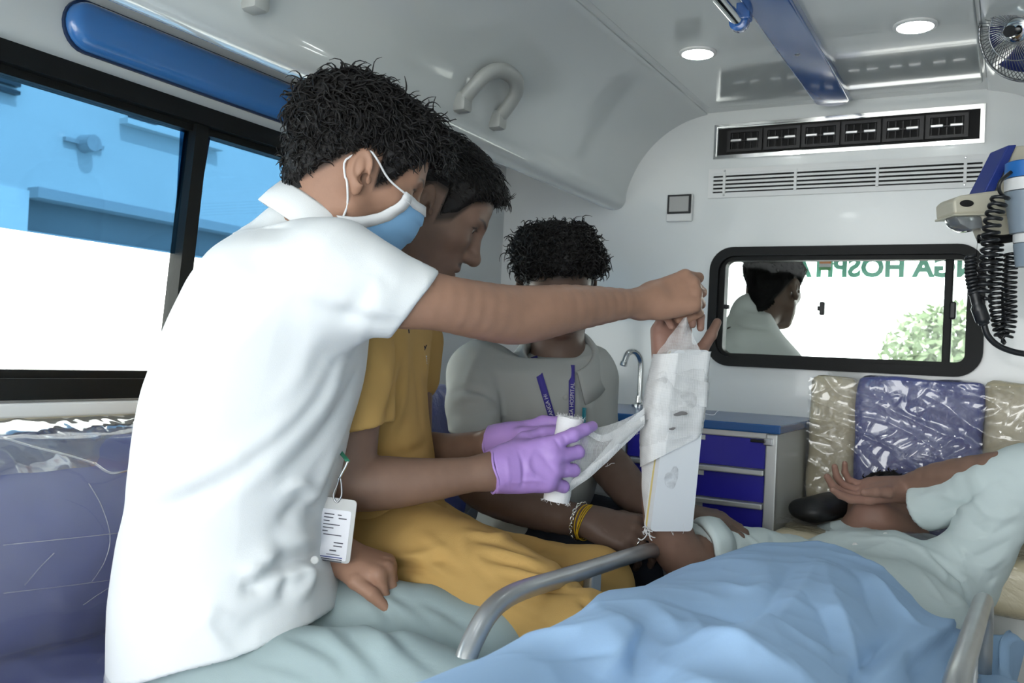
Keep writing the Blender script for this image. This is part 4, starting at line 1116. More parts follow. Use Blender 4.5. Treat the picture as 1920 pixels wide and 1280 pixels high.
film('film', _bf, 260, 60, be, 'film_hazy', 13, .004, 14, stretch=(1, .7, 1.2))
film('seat_film', lambda a, b: np.array([-1.26 + .36 * b, -.2 + 2.0 * a, .496]), 200, 40, be, 'film', 17, .004, 18)
# bunched edge of the film along the top of the bolster
def _bunch(a, b):
    y = .55 + .75 * a; return np.array([-1.40 + .085 * b + .012 * math.sin(9 * y), y, .824 - .05 * b * b - .02 * b])
film('film_edge', _bunch, 150, 24, be, 'film_hazy', 19, .0035, 24)
for (pts_, r_) in (([(0, 820), (60, 838), (120, 852), (172, 868)], .0022), ([(172, 868), (200, 885), (235, 880), (270, 862)], .0022), ([(160, 905), (185, 950), (200, 1005), (190, 1050), (165, 1090)], .0009), ([(0, 1020), (120, 1008), (270, 992)], .0008), ([(40, 1095), (70, 1060), (95, 1035)], .0009), ([(0, 1110), (130, 1095), (240, 1080)], .0008), ([(150, 1132), (190, 1105), (240, 1078)], .0009)):
    hp4 = [onx(u, v, -1.250 - max(0, (900 - v)) * .0008) + V(.008, 0, .0) for u, v in pts_]
    MB().tube(catmull(hp4, 6), r_, 6).build('film_crease', 'film_hazy', be, smooth=True)
# ================================================================== man in white polo, nearest on the bench
SK1 = np.array([0.36, 0.205, 0.140])
h1 = Head(P(664, 330, 1.395), cdir(0.83, 0.40, 0.39), cdir(0.43, -0.90, 0.02), 0.97)
fist = [(62, 88, 40), (68, 92, 45), (72, 92, 45), (74, 88, 40)]
arm1 = [(P(600, 525, 1.30), .052), (P(655, 535, 1.262), .052), (P(740, 553, 1.265), .046), (P(820, 566, 1.29), .0395), (P(890, 580, 1.335), .0415), (P(955, 590, 1.39), .0445), (P(1000, 588, 1.42), .043),
        (P(1060, 579, 1.465), .0385), (P(1120, 573, 1.52), .032), (P(1180, 569, 1.57), .0245), (P(1212, 567, 1.595), .0235)]
hr1, tip1 = hand_prims(P(1212, 567, 1.597), cdir(0.90, -0.30, 0.20), cdir(-0.30, -0.42, -0.86), True,
                       [(38, 82, 50), (58, 88, 45), (66, 88, 45), (66, 80, 40)], [(.35, .75, -.75), (.0, .75, -.65), (-.2, .75, -.6)], 1.0)
hl1, tipl1 = hand_prims(P(628, 1035, 1.40), cdir(0.82, 0.20, -0.25), cdir(0.45, -0.80, -0.25), False,
                        [(62, 80, 45), (66, 82, 45), (68, 82, 45), (68, 78, 40)], [(.50, .85, -.10), (.12, .95, -.25), (-.05, .85, -.50)], 0.97)
b1 = Field(h1.prims)
b1.add(Cone(h1.w((0, -.035, -.02)), P(600, 420, 1.40), .054, .058, .03), Cone(P(600, 420, 1.40), P(560, 520, 1.40), .058, .09, .04))
b1.add(*chain([(P(545, 540, 1.40), .10), (P(480, 760, 1.39), .095), (P(440, 1080, 1.40), .09)], .05))
b1.add(*chain(arm1, .03)); b1.add(*hr1)
b1.add(*chain([(P(545, 520, 1.55), .06), (P(480, 820, 1.60), .045), (P(628, 1035, 1.40), .027)], .02)); b1.add(*hl1)
b1.add(*chain([(P(440, 1290, 1.33), .06), (P(900, 1400, 1.08), .04)], .05)); b1.add(*chain([(P(440, 1240, 1.46), .06), (P(920, 1250, 1.33), .04)], .05))
def tone1(p):
    c = np.tile(SK1, (len(p), 1)); h1.tone(p, c, SK1)
    return c
hb = box_around([h1.c], .165)
m1 = person('person', b1, *box_around([P(228, 1250, 1.4), P(1320, 450, 1.7), P(900, 1380, 1.0), P(440, 1120, 1.6), h1.c], .2), .008,
            [(*hb, .0028), (*box_around([q.a for q in hr1 if hasattr(q, 'a')] + [q.b for q in hr1 if hasattr(q, 'b')], .02), .0018),
             (*box_around([q.a for q in hl1 if hasattr(q, 'a')] + [q.b for q in hl1 if hasattr(q, 'b')], .02), .0022),
             (*box_around([q[0] for q in arm1[2:]], .05), .005)], tone1,
            'seated man in white polo shirt and blue face mask holding gauze with outstretched arm')
eye(h1, 1, m1, (0.1, 1, -0.05)); eye(h1, -1, m1, (0.1, 1, -0.05))
def th1(l):
    top = np.clip((l[:, 2] - .02) / .07, 0, 1); fr = np.clip((l[:, 1] - .02) / .06, 0, 1)
    return .010 + .015 * top + .005 * fr * top + .008 * np.clip((-l[:, 1] - .03) / .05, 0, 1) * np.clip((l[:, 2] + .04) / .03, 0, 1)
hair_mesh('hair', h1, th1, m1, .0035, .012, 4, 5200, .030, .0042, .0012, (0, .55, -.5), turns=.75, stray=.4)
# shirt
rows = [(452, 452, 630, 1.40, .12), (484, 412, 665, 1.395, .17), (540, 379, 690, 1.39, .195), (600, 346, 690, 1.385, .190), (660, 320, 682, 1.38, .182), (740, 288, 668, 1.38, .176), (800, 276, 652, 1.38, .172),
        (850, 271, 642, 1.38, .170), (900, 263, 630, 1.38, .168), (945, 261, 614, 1.38, .168), (1000, 250, 610, 1.38, .172), (1060, 239, 632, 1.38, .180), (1110, 232, 640, 1.38, .186), (1170, 228, 655, 1.38, .192), (1235, 228, 668, 1.38, .196), (1300, 232, 680, 1.38, .196)]
s1 = Field([torso(rows, .03, 2.2, 1.6)])
s1.add(Cone(P(594, 420, 1.40), P(555, 485, 1.40), .064, .088, .03))
s1.add(Ell(P(605, 528, 1.28), (.078, .078, .078), None, .05), Ell(P(560, 515, 1.55), (.080, .080, .078), None, .05))
slv = [(P(635, 526, 1.270), .074), (P(700, 543, 1.262), .064), (P(775, 566, 1.275), .0535), (P(850, 592, 1.29), .050)]
sl1 = chain(slv, .035); s1.add(*sl1)
nrm = cdir(0.80, 0.60, 0.10)
hemA = P(779, 568, 1.275)
h0 = np.asarray(hemA)
def s1_disp(p): return noise3(p, 22, 3) * .002 + ridged(p, 17, 8, (1, 1, .6)) * .0022
s1.disp = s1_disp
F = s1.fold
# long diagonal drag lines from the armpit, bunching at the waist
F([(665, 640), (620, 720), (560, 800), (480, 880), (400, 930)], .020, .010); F([(672, 690), (640, 760), (600, 820), (540, 880)], .014, -.007)
F([(640, 660), (600, 740), (540, 810), (440, 890)], .014, -.008); F([(655, 780), (620, 850), (590, 920), (560, 970)], .016, .008)
F([(610, 690), (540, 780), (450, 850), (350, 900)], .016, .006); F([(300, 950), (380, 930), (470, 880)], .016, -.010); F([(262, 965), (330, 950), (400, 915)], .014, -.008)
F([(625, 1010), (560, 1010), (500, 1050), (455, 1085)], .018, .013); F([(610, 1040), (540, 1055), (480, 1095), (450, 1090)], .013, -.016); F([(600, 960), (560, 950), (520, 985)], .014, -.010)
F([(455, 1065), (500, 1085), (560, 1070), (600, 1065)], .012, .010); F([(590, 930), (560, 905), (525, 925)], .010, .008); F([(565, 1060), (580, 1085), (555, 1125)], .011, .009); F([(540, 1075), (530, 1120)], .010, -.008)
F([(400, 1130), (395, 1180), (430, 1225)], .010, .006); F([(370, 1180), (395, 1150), (440, 1160)], .010, .005); F([(560, 1130), (500, 1150), (440, 1200)], .014, -.005)
F([(600, 610), (560, 700), (500, 770)], .016, .005); F([(640, 600), (680, 560), (690, 520)], .014, -.006); F([(560, 560), (640, 590), (730, 605)], .012, -.005); F([(600, 540), (680, 570), (760, 590)], .012, .004)
F([(455, 470), (520, 520), (570, 600)], .02, -.004); F([(330, 700), (380, 800), (400, 900)], .03, .004); F([(690, 500), (740, 540)], .012, -.004)
# hem and sleeve end
pl = [P(228, 1243, 1.38), P(430, 1232, 1.20), P(640, 1158, 1.25)]
hn = unit(np.cross(pl[1] - pl[0], pl[2] - pl[0])); hn = hn if hn[2] < 0 else -hn
class PolyCut(Field):
    """garment: body cut at the hem, sleeves cut square and hollowed at the mouth, then blended together"""
    def __init__(s, f, hem, sleeves):
        s.f, s.hem, s.sl = f, hem, sleeves
        own = set(id(q) for sl in sleeves for q in sl[0])
        s.body = Field([q for q in f.pr if id(q) not in own]); s.slf = [Field(sl[0]) for sl in sleeves]
    def base(s, p): return s.f.base(p)
    def relief(s, p): return s.f.relief(p)
    def __call__(s, p):
        d = s.body.base(p)
        for fl_, (pr, o, n, ax0, ax1, bore, depth, k) in zip(s.slf, s.sl):
            near = np.nonzero(np.einsum('ij,ij->i', p - o, p - o) < .30 ** 2)[0]
            if not len(near): continue
            q = p[near]; t = (q - o) @ n; ds = smax(fl_.base(q), t, .003)
            ds = smax(ds, -np.maximum(Cone(ax0, ax1, bore, bore)(q), -(t + depth)), .003)
            d[near] = smin(d[near], ds, k * np.clip((-t) / .03, 0.02, 1))
        if s.hem is not None:
            o, n, wob = s.hem; d = smax(d, (p - o) @ n + (wob(p) if wob else 0), .004)
        return d
arm_ax = unit(P(850, 575, 1.31) - P(700, 535, 1.26))
S1 = PolyCut(s1, (pl[0], hn, lambda p: .006 * noise3(p, 20, 12)), [(sl1, h0, nrm, P(690, 535, 1.258), P(850, 578, 1.31), .0475, .03, .05)])
lo_hi = [P(228, 1250, 1.6), P(228, 500, 1.2), P(830, 560, 1.25), P(690, 1150, 1.2), P(600, 380, 1.4), P(500, 600, 1.6)]
shirt1 = garment('polo_shirt', S1, lo_hi, .09, .0045, 'polo', m1)
# collar: band folded over round the neck
def collar(name, c, axis, fwd, rx, ry, h_in, h_out, flare, gap, mat_, parent, drop=.0, thick=.0016):
    axis = unit(axis); f = unit(fwd - axis * np.dot(fwd, axis)); r = np.cross(f, axis)
    n = 56; v, fa = [], []
    prof = [(0, -.012), (.001, h_in * .5), (.003, h_in), (.006, h_in + .002), (.010, h_in - .001), (.012 + flare * .5, h_in - h_out * .5), (.012 + flare, h_in - h_out)]
    m = len(prof)
    for i in range(n):
        a = gap + (2 * math.pi - 2 * gap) * i / (n - 1)      # 0 = front
        fr = max(0.0, math.cos(a))
        for k, (o_, hh) in enumerate(prof):
            ex = 1 + .25 * fr * (k > 4)
            hz = hh - drop * (0.5 + 0.5 * math.cos(a)) + (0 if k < 5 else -.010 * fr)
            v.append(np.asarray(c) + (f * math.cos(a) * (ry + o_ * ex) + r * math.sin(a) * (rx + o_ * ex)) + axis * hz)
    for i in range(n - 1):
        for k in range(m - 1): fa.append((i * m + k, (i + 1) * m + k, (i + 1) * m + k + 1, i * m + k + 1))
    o = obj_from(name, v, fa, mat_, parent, True)
    sd = o.modifiers.new('thick', 'SOLIDIFY'); sd.thickness = thick * 2; sd.offset = 0
    return o
cax = unit(h1.c - P(585, 470, 1.40)); cax = unit(cdir(0.50, -0.86, 0.02))
cfw = cdir(0.86, 0.42, 0.30)
col1 = collar('collar', P(592, 415, 1.40), cax, cfw, .066, .064, .026, .042, .012, .28, 'polo', shirt1, drop=.012)
collar('collar_stripe', P(592, 415, 1.40) + cax * .0012, cax, cfw, .0655, .0635, .0235, .004, .0, .30, 'green_trim', shirt1, drop=.012, thick=.001)
bt = s1.hit(590, 1050); MB().lathe(bt, unit(CAM - bt), [(.006, 0), (.006, .002), (.004, .0026), (0, .002)], 16).build('button', 'white_plastic', shirt1, smooth=True)
# trousers
t1_ = Field(chain([(P(420, 1255, 1.345), .110), (P(540, 1312, 1.26), .100), (P(740, 1326, 1.14), .092), (P(930, 1392, 1.06), .080)], .05) + chain([(P(420, 1200, 1.46), .12), (P(620, 1190, 1.42), .102), (P(790, 1204, 1.37), .084), (P(925, 1238, 1.33), .070)], .05)
            + chain([(P(925, 1238, 1.33), .070), (P(925, 1238, 1.33) + V(.03, .0, -.42), .055)], .03) + chain([(P(930, 1392, 1.06), .08), (P(930, 1392, 1.06) + V(.03, 0, -.40), .055)], .03)
            + [Ell(P(430, 1225, 1.38), (.15, .165, .11), None, .05)])
t1_.disp = lambda p: noise3(p, 30, 5) * .003
for a in ([(660, 1160), (720, 1200), (800, 1270)], [(600, 1180), (660, 1230), (700, 1275)], [(520, 1200), (600, 1235), (640, 1275)], [(760, 1130), (820, 1160), (870, 1195)], [(700, 1110), (760, 1150), (800, 1180)], [(680, 1130), (720, 1175)], [(450, 1250), (520, 1260), (580, 1280)]):
    t1_.fold(a, .014, .006); t1_.fold([(x + 22, y - 6) for x, y in a], .010, -.006)
garment('trousers', t1_, [P(300, 1250, 1.2), P(300, 1250, 1.6), P(930, 1392, 1.06) + V(.1, 0, -.42), P(925, 1238, 1.4), P(420, 1100, 1.4)], .15, .006, 'teal_trouser', m1)
# face mask with pleats, edging and ear loops
hf1 = Field(h1.prims[:14])
def mask_pt(phi, t):
    a = math.radians(phi); w = abs(phi) / 72.0; k = math.sin(a) / math.sin(math.radians(72)); ca = max(math.cos(a), 0) ** .8
    top = np.array([.066 * k, .026 + .096 * ca, .006 - .004 * w])
    bot = np.array([.074 * k, -.034 * w ** 3 + .004 + .085 * ca * (1 - .4 * w ** 3), -.112 + .040 * w])
    mid = np.array([.076 * k, .012 + .126 * ca, -.045])
    p = top * (1 - t) ** 2 + 2 * t * (1 - t) * (mid + np.array([0, .008 * (1 - w), 0])) + bot * t * t
    p[1] += .0034 * (((t * 3.5) % 1.0) - .5) * (1 - w * .7)
    q = h1.w(p)
    for _ in range(6):                              # keep it clear of the face
        f0 = float(hf1.base(np.array([q]))[0])
        if f0 > .0035: break
        q = q + unit(q - h1.w((0, .02, -.045))) * (.0045 - f0)
    return q
n, m = 29, 36; v = [mask_pt(-72 + 144 * i / (n - 1), j / (m - 1)) for i in range(n) for j in range(m)]
f = [(i * m + j, (i + 1) * m + j, (i + 1) * m + j + 1, i * m + j + 1) for i in range(n - 1) for j in range(m - 1)]
mk = obj_from('face_mask', v, f, 'mask_blue', m1, True); tag(mk, 'light blue pleated surgical face mask with white edging')
sd = mk.modifiers.new('thick', 'SOLIDIFY'); sd.thickness = .002; sd.offset = 1
def strip(pts_fn, n, w_fn, name, m_):
    v = []; f = []
    for i in range(n):
        a, b = pts_fn(i / (n - 1)); v += [a, b]
    for i in range(n - 1): f.append((2 * i, 2 * i + 1, 2 * i + 3, 2 * i + 2))
    o = obj_from(name, v, f, m_, mk, True); s_ = o.modifiers.new('thick', 'SOLIDIFY'); s_.thickness = .003; s_.offset = 0; return o
out = lambda p: p + unit(p - h1.w((0, .03, -.045))) * .0028
strip(lambda t: (out(mask_pt(-72 + 144 * t, 0)), out(mask_pt(-72 + 144 * t, .13))), 33, None, 'top_edging', 'mask_white')
strip(lambda t: (out(mask_pt(-72 + 144 * t, 1)), out(mask_pt(-72 + 144 * t, .95))), 33, None, 'bottom_edging', 'mask_white')
for s_ in (1, -1):
    strip(lambda t: (out(mask_pt(72 * s_, t)), out(mask_pt(62 * s_, t))), 20, None, 'side_edging', 'mask_white')
    ear_t, ear_b = h1.w((s_ * .084, .004, .030)), h1.w((s_ * .084, -.020, -.022))
    back = [h1.w((s_ * .080, -.012, .034)), h1.w((s_ * .074, -.034, .008)), h1.w((s_ * .078, -.026, -.014))]
    MB().tube(catmull([out(mask_pt(70 * s_, .03)), h1.w((s_ * .078, .035, .012)), ear_t] + back + [ear_b, h1.w((s_ * .075, -.004, -.05)), out(mask_pt(70 * s_, .97))], 4), .0016, 8).build('ear_loop', 'mask_white', mk, smooth=True)
# ================================================================== man in mustard scrubs with purple gloves
SK2 = np.array([0.235, 0.145, 0.105])
h2 = Head(P(798, 398, 1.665), cdir(0.82, 0.555, 0.14), cdir(0.56, -0.82, 0.06), 1.02, mouth_open=.003, slim=.97)
h2.mous = 1.0
rol0, rol1 = P(1070, 783, 1.545), P(1043, 938, 1.545)
gr_dir = unit(rol0 - rol1)
arm2 = [(P(665, 640, 1.50), .055), (P(660, 760, 1.47), .047), (P(655, 850, 1.455), .043), (P(655, 902, 1.45), .043), (P(720, 905, 1.455), .042), (P(800, 900, 1.465), .0345), (P(870, 891, 1.48), .0285), (P(928, 883, 1.492), .0265)]
hr2, tip2 = hand_prims(P(930, 882, 1.493), cdir(0.98, -0.16, 0.05), cdir(-0.05, -0.12, -0.99), True,
                       [(6, 26, 14), (30, 76, 45), (34, 80, 45), (38, 78, 40)], [(.45, .72, -.55), (.15, .85, -.50), (.0, .9, -.4)], 1.03, 2.2)
arm2l = [(P(770, 620, 1.82), .045), (P(775, 840, 1.80), .036), (P(850, 846, 1.735), .033), (P(930, 832, 1.672), .027)]
hl2, tip2l = hand_prims(P(935, 830, 1.668), cdir(0.94, -0.22, -0.10), cdir(0.05, -0.75, 0.66), False,
                        [(18, 40, 25), (22, 45, 30), (26, 48, 30), (30, 48, 30)], [(.55, .72, -.45), (.20, .90, -.30), (.10, .96, -.15)], 1.0)
b2 = Field(h2.prims)
b2.add(Cone(h2.w((0, -.035, -.02)), P(735, 485, 1.67), .052, .056, .03), Cone(P(745, 480, 1.67), P(715, 580, 1.67), .056, .09, .04))
b2.add(*chain([(P(690, 640, 1.67), .075), (P(670, 800, 1.66), .07), (P(680, 1000, 1.66), .07)], .04))
b2.add(*chain(arm2, .012)); b2.add(*hr2); b2.add(*chain(arm2l, .015)); b2.add(*hl2)
b2.add(*chain([(P(720, 1060, 1.60), .065), (P(1095, 1220, 1.30), .045), (P(1100, 1215, 1.30) + V(.02, 0, -.36), .04)], .04)); b2.add(*chain([(P(740, 1070, 1.74), .06), (P(1100, 1115, 1.62), .042), (P(1100, 1115, 1.62) + V(.0, 0, -.38), .04)], .04))
def tone2(p):
    c = np.tile(SK2, (len(p), 1)); h2.tone(p, c, SK2); return c
pts_of = lambda hp: [q.a for q in hp if hasattr(q, 'a')] + [q.b for q in hp if hasattr(q, 'b')]
m2 = person('person', b2, *box_around([P(560, 1000, 1.7), P(560, 600, 1.6), h2.c, P(1160, 800, 1.6), P(1100, 1215, 1.25) + V(0, 0, -.4), P(1105, 1100, 1.7) + V(0, 0, -.4), P(770, 620, 1.85)], .12), .010,
            [(*box_around([h2.c], .165), .0026), (*box_around([q[0] for q in arm2[2:]], .05), .005), (*box_around([q[0] for q in arm2l[1:]], .05), .005)], tone2,
            'young man in mustard scrubs and purple gloves looking down at bandage roll')
eye(h2, 1, m2, (0.05, 1, -0.35)); eye(h2, -1, m2, (0.05, 1, -0.35))
MB().tube(catmull([h2.w((s_ * .016, .0975 - .25 * abs(s_) * .02, -.0575)) for s_ in (-1, -.5, 0, .5, 1)], 4), .0022, 6).build('teeth', 'mask_white', m2, smooth=True)
def th2(l):
    top = np.clip((l[:, 2] - .035) / .05, 0, 1); fr = np.clip((l[:, 1] - .03) / .05, 0, 1)
    return .0065 + .017 * top + .0 * fr * top
hair_mesh('hair', h2, th2, m2, .0035, .006, 9, 4200, .026, .0018, .0010, (0.1, .9, -.35), turns=.4, stray=.35)
# scrub top
rows = [(560, 610, 790, 1.68, .15), (600, 605, 802, 1.68, .178), (660, 600, 804, 1.68, .172), (720, 600, 799, 1.675, .165), (780, 600, 803, 1.675, .158), (840, 605, 811, 1.67, .152), (900, 610, 818, 1.665, .152), (950, 620, 836, 1.665, .155), (1010, 630, 862, 1.66, .158)]
s2 = Field([torso(rows, .03, 2.2, 1.6)])
s2.add(Cone(P(735, 510, 1.67), P(700, 570, 1.67), .062, .11, .03), Ell(P(665, 605, 1.535), (.075, .085, .075), None, .05), Ell(P(740, 590, 1.80), (.075, .085, .075), None, .05))
sl2 = chain([(P(668, 620, 1.525), .074), (P(666, 720, 1.485), .064), (P(668, 800, 1.462), .059), (P(668, 860, 1.46), .058)], .03); s2.add(*sl2)
s2.add(*chain([(P(775, 640, 1.82), .06), (P(772, 705, 1.82), .055)], .02))
s2.disp = lambda p: noise3(p, 28, 13) * .002 + ridged(p, 20, 8, (1, 1, .5)) * .0022
F = s2.fold
F([(742, 620), (748, 680), (735, 760), (720, 800)], .011, -.012); F([(760, 625), (758, 700), (740, 790), (730, 860)], .012, .008); F([(775, 640), (785, 720), (790, 800)], .014, -.005)
F([(790, 640), (798, 720)], .008, .005); F([(700, 850), (730, 870), (760, 930)], .010, .007); F([(690, 850), (712, 900), (735, 945)], .009, -.008); F([(740, 850), (770, 850), (800, 830)], .010, -.006); F([(740, 880), (790, 862)], .008, .006)
F([(668, 680), (690, 700), (715, 690)], .012, -.004); F([(665, 740), (695, 760)], .012, .004); F([(720, 950), (770, 990), (830, 960)], .012, -.006)
hn2 = cdir(0.16, 0.97, 0.05)
S2 = PolyCut(s2, (P(760, 985, 1.65), unit(V(.25, 0, -1)), lambda p: .01 * noise3(p, 15, 3)), [(sl2, P(672, 799, 1.462), hn2, P(664, 740, 1.48), P(664, 880, 1.455), .052, .04, .025)])
top2 = garment('scrub_top', S2, [P(560, 620, 1.5), P(560, 990, 1.8), P(870, 1000, 1.5), P(830, 560, 1.85), P(660, 800, 1.42)], .06, .005, 'mustard', m2)
# chest embroidery: one dark letter stroke and a small white badge
e1 = S2.hit(797, 654); nn = unit(CAM - e1)
MT['dark_thread'] = cloth('dark_thread', (0.03, 0.03, 0.06)); MT['white_thread'] = cloth('white_thread', (0.7, 0.7, 0.72))
def stitch(mb, pts, r=.0007):
    mb.tube([S2.hit(u, v) + nn * .001 for u, v in pts], r, 6); return mb
mb = MB(); stitch(mb, [(795, 648), (797.5, 652), (800, 647)]); stitch(mb, [(797.5, 652), (796, 657)]); stitch(mb, [(793.2, 656), (793.8, 656.6)]); stitch(mb, [(766, 616), (767, 624)], .0012); mb.build('embroidery', 'dark_thread', top2)
mb = MB()
for k in range(4): stitch(mb, [(795.5 + k * .3, 670 + k * 4), (799.0 + k * .2, 668 + k * 4.3)], .0018)
mb.build('badge', 'white_thread', top2)
mb = MB(); stitch(mb, [(795.5, 676), (798, 672), (799.0, 681)], .0009); stitch(mb, [(796, 684), (799, 678)], .0009); mb.build('badge_mark', 'dark_thread', top2)
# trousers
t2_ = Field(chain([(P(720, 1040, 1.60), .115), (P(850, 1085, 1.49), .098), (P(980, 1150, 1.39), .086), (P(1098, 1215, 1.30), .074)], .04) + chain([(P(740, 1035, 1.74), .108), (P(900, 1080, 1.70), .090), (P(1030, 1096, 1.66), .077), (P(1112, 1108, 1.615), .068)], .04)
            + chain([(P(1112, 1098, 1.615), .066), (P(1112, 1098, 1.615) + V(-.02, .0, -.40), .060)], .03) + chain([(P(1098, 1215, 1.30), .072), (P(1098, 1215, 1.30) + V(.0, 0, -.38), .060)], .03) + [Ell(P(715, 1030, 1.66), (.14, .165, .11), None, .05)])
t2_.disp = lambda p: noise3(p, 30, 25) * .003 + ridged(p, 24, 21, (1, .7, 1)) * .0022
for a in ([(880, 1000), (940, 1010), (990, 1030)], [(900, 1030), (960, 1045), (1010, 1060)], [(940, 1000), (1000, 1012), (1060, 1030)], [(930, 1060), (1010, 1085), (1080, 1095)], [(860, 1060), (820, 1030), (790, 1000)], [(850, 1100), (800, 1060), (750, 1040)], [(900, 1110), (960, 1130), (1020, 1160)], [(870, 1000), (880, 1040), (920, 1080)], [(700, 1040), (760, 1050), (830, 1030)], [(760, 1080), (830, 1110), (900, 1150)], [(1030, 1060), (1080, 1080), (1130, 1090)]):
    t2_.fold(a, .010, .007); t2_.fold([(x + 8, y + 14) for x, y in a], .009, -.007)
t2_.fold([(1128, 1110), (1120, 1140)], .010, -.01); t2_.fold([(1090, 1120), (1110, 1140)], .008, -.01)
garment('trousers', t2_, [P(600, 1000, 1.6), P(600, 1000, 1.8), P(1112, 1098, 1.615) + V(0, 0, -.42), P(1098, 1215, 1.30) + V(0, 0, -.4), P(1112, 1098, 1.7)], .12, .006, 'mustard', m2)
# gloves
def glove(hp, arm_end, cuff_dir, parent, lab, seed, crease=()):
    g = Field([q for q in hp], off=.0018)
    g.add(Cone(arm_end - cuff_dir * .012, arm_end + cuff_dir * .02, .0325, .030, .012))
    g.disp = lambda p: noise3(p, 95, seed) * .0009 + noise3(p, 210, seed + 3) * .0004
    for c_ in crease: g.fold(*c_)
    n = -cuff_dir
    class G(Field):
        def __init__(s): pass
        def base(s, p): return g.base(p)
        def relief(s, p): return g.relief(p)
        def __call__(s, p):
            d = g(p); t = (p - arm_end) @ n
            d = np.maximum(d, t - .016)
            return np.maximum(d, -np.maximum(Cone(arm_end + n * .04, arm_end - n * .01, .0285, .0285)(p), -(t - .004)))
    o = garment('glove', G(), pts_of(hp) + [arm_end], .03, .0021, 'glove', parent); tag(o, lab)
    rim = []
    ax_ = unit(cuff_dir); r1_ = unit(np.cross(ax_, EZ)); r2_ = np.cross(ax_, r1_)
    rs = np.random.RandomState(seed)
    for k in range(36):
        a = 2 * math.pi * k / 36; rim.append(arm_end + n * (.016 + .003 * math.sin(3 * a + seed)) + (r1_ * math.cos(a) + r2_ * math.sin(a)) * (.0342 + .0012 * math.sin(5 * a)))
    MB().tube(rim, .0021, 8, closed=True).build('rolled_cuff', 'glove', o, smooth=True)
    return o
cd2 = unit(P(930, 882, 1.493) - P(870, 891, 1.48))
glove(hr2, P(940, 881, 1.495), cd2, m2, 'purple nitrile glove gripping the bandage roll from the near side', 3,
      [([(975, 850), (983, 880), (978, 912)], .004, -.003), ([(950, 860), (955, 905)], .004, .002), ([(1000, 840), (990, 870), (1005, 905)], .005, .0025), ([(1010, 845), (1030, 870), (1045, 890)], .005, -.002), ([(965, 905), (1000, 900), (1030, 905)], .004, .002), ([(990, 880), (1020, 900)], .004, .0018), ([(1040, 822), (1050, 838)], .003, -.002), ([(1055, 815), (1062, 830)], .003, -.002)])
cd2l = unit(P(930, 832, 1.672) - P(850, 846, 1.735))
glove(hl2, P(942, 829, 1.664), cd2l, m2, 'purple nitrile glove steadying the bandage roll from behind', 7,
      [([(960, 825), (990, 812), (1010, 800)], .004, .0025), ([(980, 830), (1000, 815)], .004, -.002), ([(1020, 800), (1025, 815)], .003, -.002), ([(1030, 798), (1035, 812)], .003, .002)])
# ================================================================== man in grey shirt facing the camera
SK3 = np.array([0.135, 0.088, 0.068])
h3 = Head(P(1043, 538, 1.985), cdir(0.10, 0.54, -0.84), cdir(0.02, -0.85, -0.52), 0.98)
arm3 = [(P(893, 720, 1.95), .055), (P(890, 800, 1.91), .046), (P(882, 880, 1.88), .044), (P(905, 915, 1.86), .044), (P(960, 940, 1.83), .042), (P(1030, 962, 1.79), .036), (P(1098, 979, 1.75), .0285)]
hr3, tip3 = hand_prims(P(1102, 976, 1.740), cdir(0.93, 0.16, -0.36), cdir(0.20, -0.66, -0.72), True,
                       [(20, 42, 24), (24, 46, 26), (28, 48, 26), (32, 48, 26)], [(.6, .72, -.35), (.3, .9, -.3), (.1, .95, -.3)], 0.98)
arm3l = [(P(1105, 730, 2.02), .055), (P(1115, 830, 1.98), .043), (P(1150, 880, 1.93), .043), (P(1200, 935, 1.87), .038), (P(1262, 960, 1.80), .028)]
hl3, tip3l = hand_prims(P(1270, 962, 1.795), cdir(0.92, 0.12, -0.20), cdir(0.1, -0.9, -0.2), False,
                        [(25, 40, 20)] * 4, [(.6, .72, -.35), (.3, .9, -.3), (.1, .95, -.3)], 0.95)
b3 = Field(h3.prims)
b3.add(Cone(h3.w((0, -.035, -.03)), P(1050, 690, 2.01), .054, .058, .03), Cone(P(1050, 690, 2.01), P(1040, 760, 2.02), .058, .08, .04))
b3.add(*chain([(P(1035, 770, 2.03), .085), (P(1025, 900, 2.02), .085), (P(990, 1000, 2.0), .085)], .04))
b3.add(*chain(arm3, .012)); b3.add(*hr3); b3.add(*chain(arm3l, .015)); b3.add(*hl3)
b3.add(*chain([(P(960, 1020, 2.0), .07), (P(1180, 1060, 1.80), .05), (P(1180, 1060, 1.80) + V(0, -.02, -.36), .04)], .04), *chain([(P(1060, 1000, 2.05), .07), (P(1250, 1010, 1.92), .05), (P(1250, 1010, 1.92) + V(0, 0, -.36), .04)], .04))
def tone3(p):
    c = np.tile(SK3, (len(p), 1)); h3.tone(p, c, SK3); return c
m3 = person('person', b3, *box_around([P(840, 700, 2.0), P(1140, 480, 2.1), P(960, 1020, 2.1), P(1180, 1060, 1.7) + V(0, 0, -.4), P(1320, 960, 1.75)], .12), .011,
            [(*box_around([h3.c], .16), .0034), (*box_around(pts_of(hr3), .02), .0022), (*box_around(pts_of(hl3), .02), .003), (*box_around([q[0] for q in arm3[1:]], .05), .0055), (*box_around([q[0] for q in arm3l[1:]], .05), .006)], tone3,
            'man in grey shirt with purple lanyard, curly hair and bowed head, behind outstretched arm')
eye(h3, 1, m3, (0, 1, -.4)); eye(h3, -1, m3, (0, 1, -.4))
def th3(l):
    top = np.clip((l[:, 2] - .045) / .035, 0, 1)
    return .0065 + .011 * top + .012 * top * np.clip((np.abs(l[:, 0]) - .03) / .03, 0, 1) + .004 * np.clip((l[:, 1]) / .08, 0, 1) * top
hair_mesh('hair', h3, th3, m3, .004, .012, 14, 3600, .026, .0045, .0012, (0, .5, -.3), turns=1.0, stray=.6)
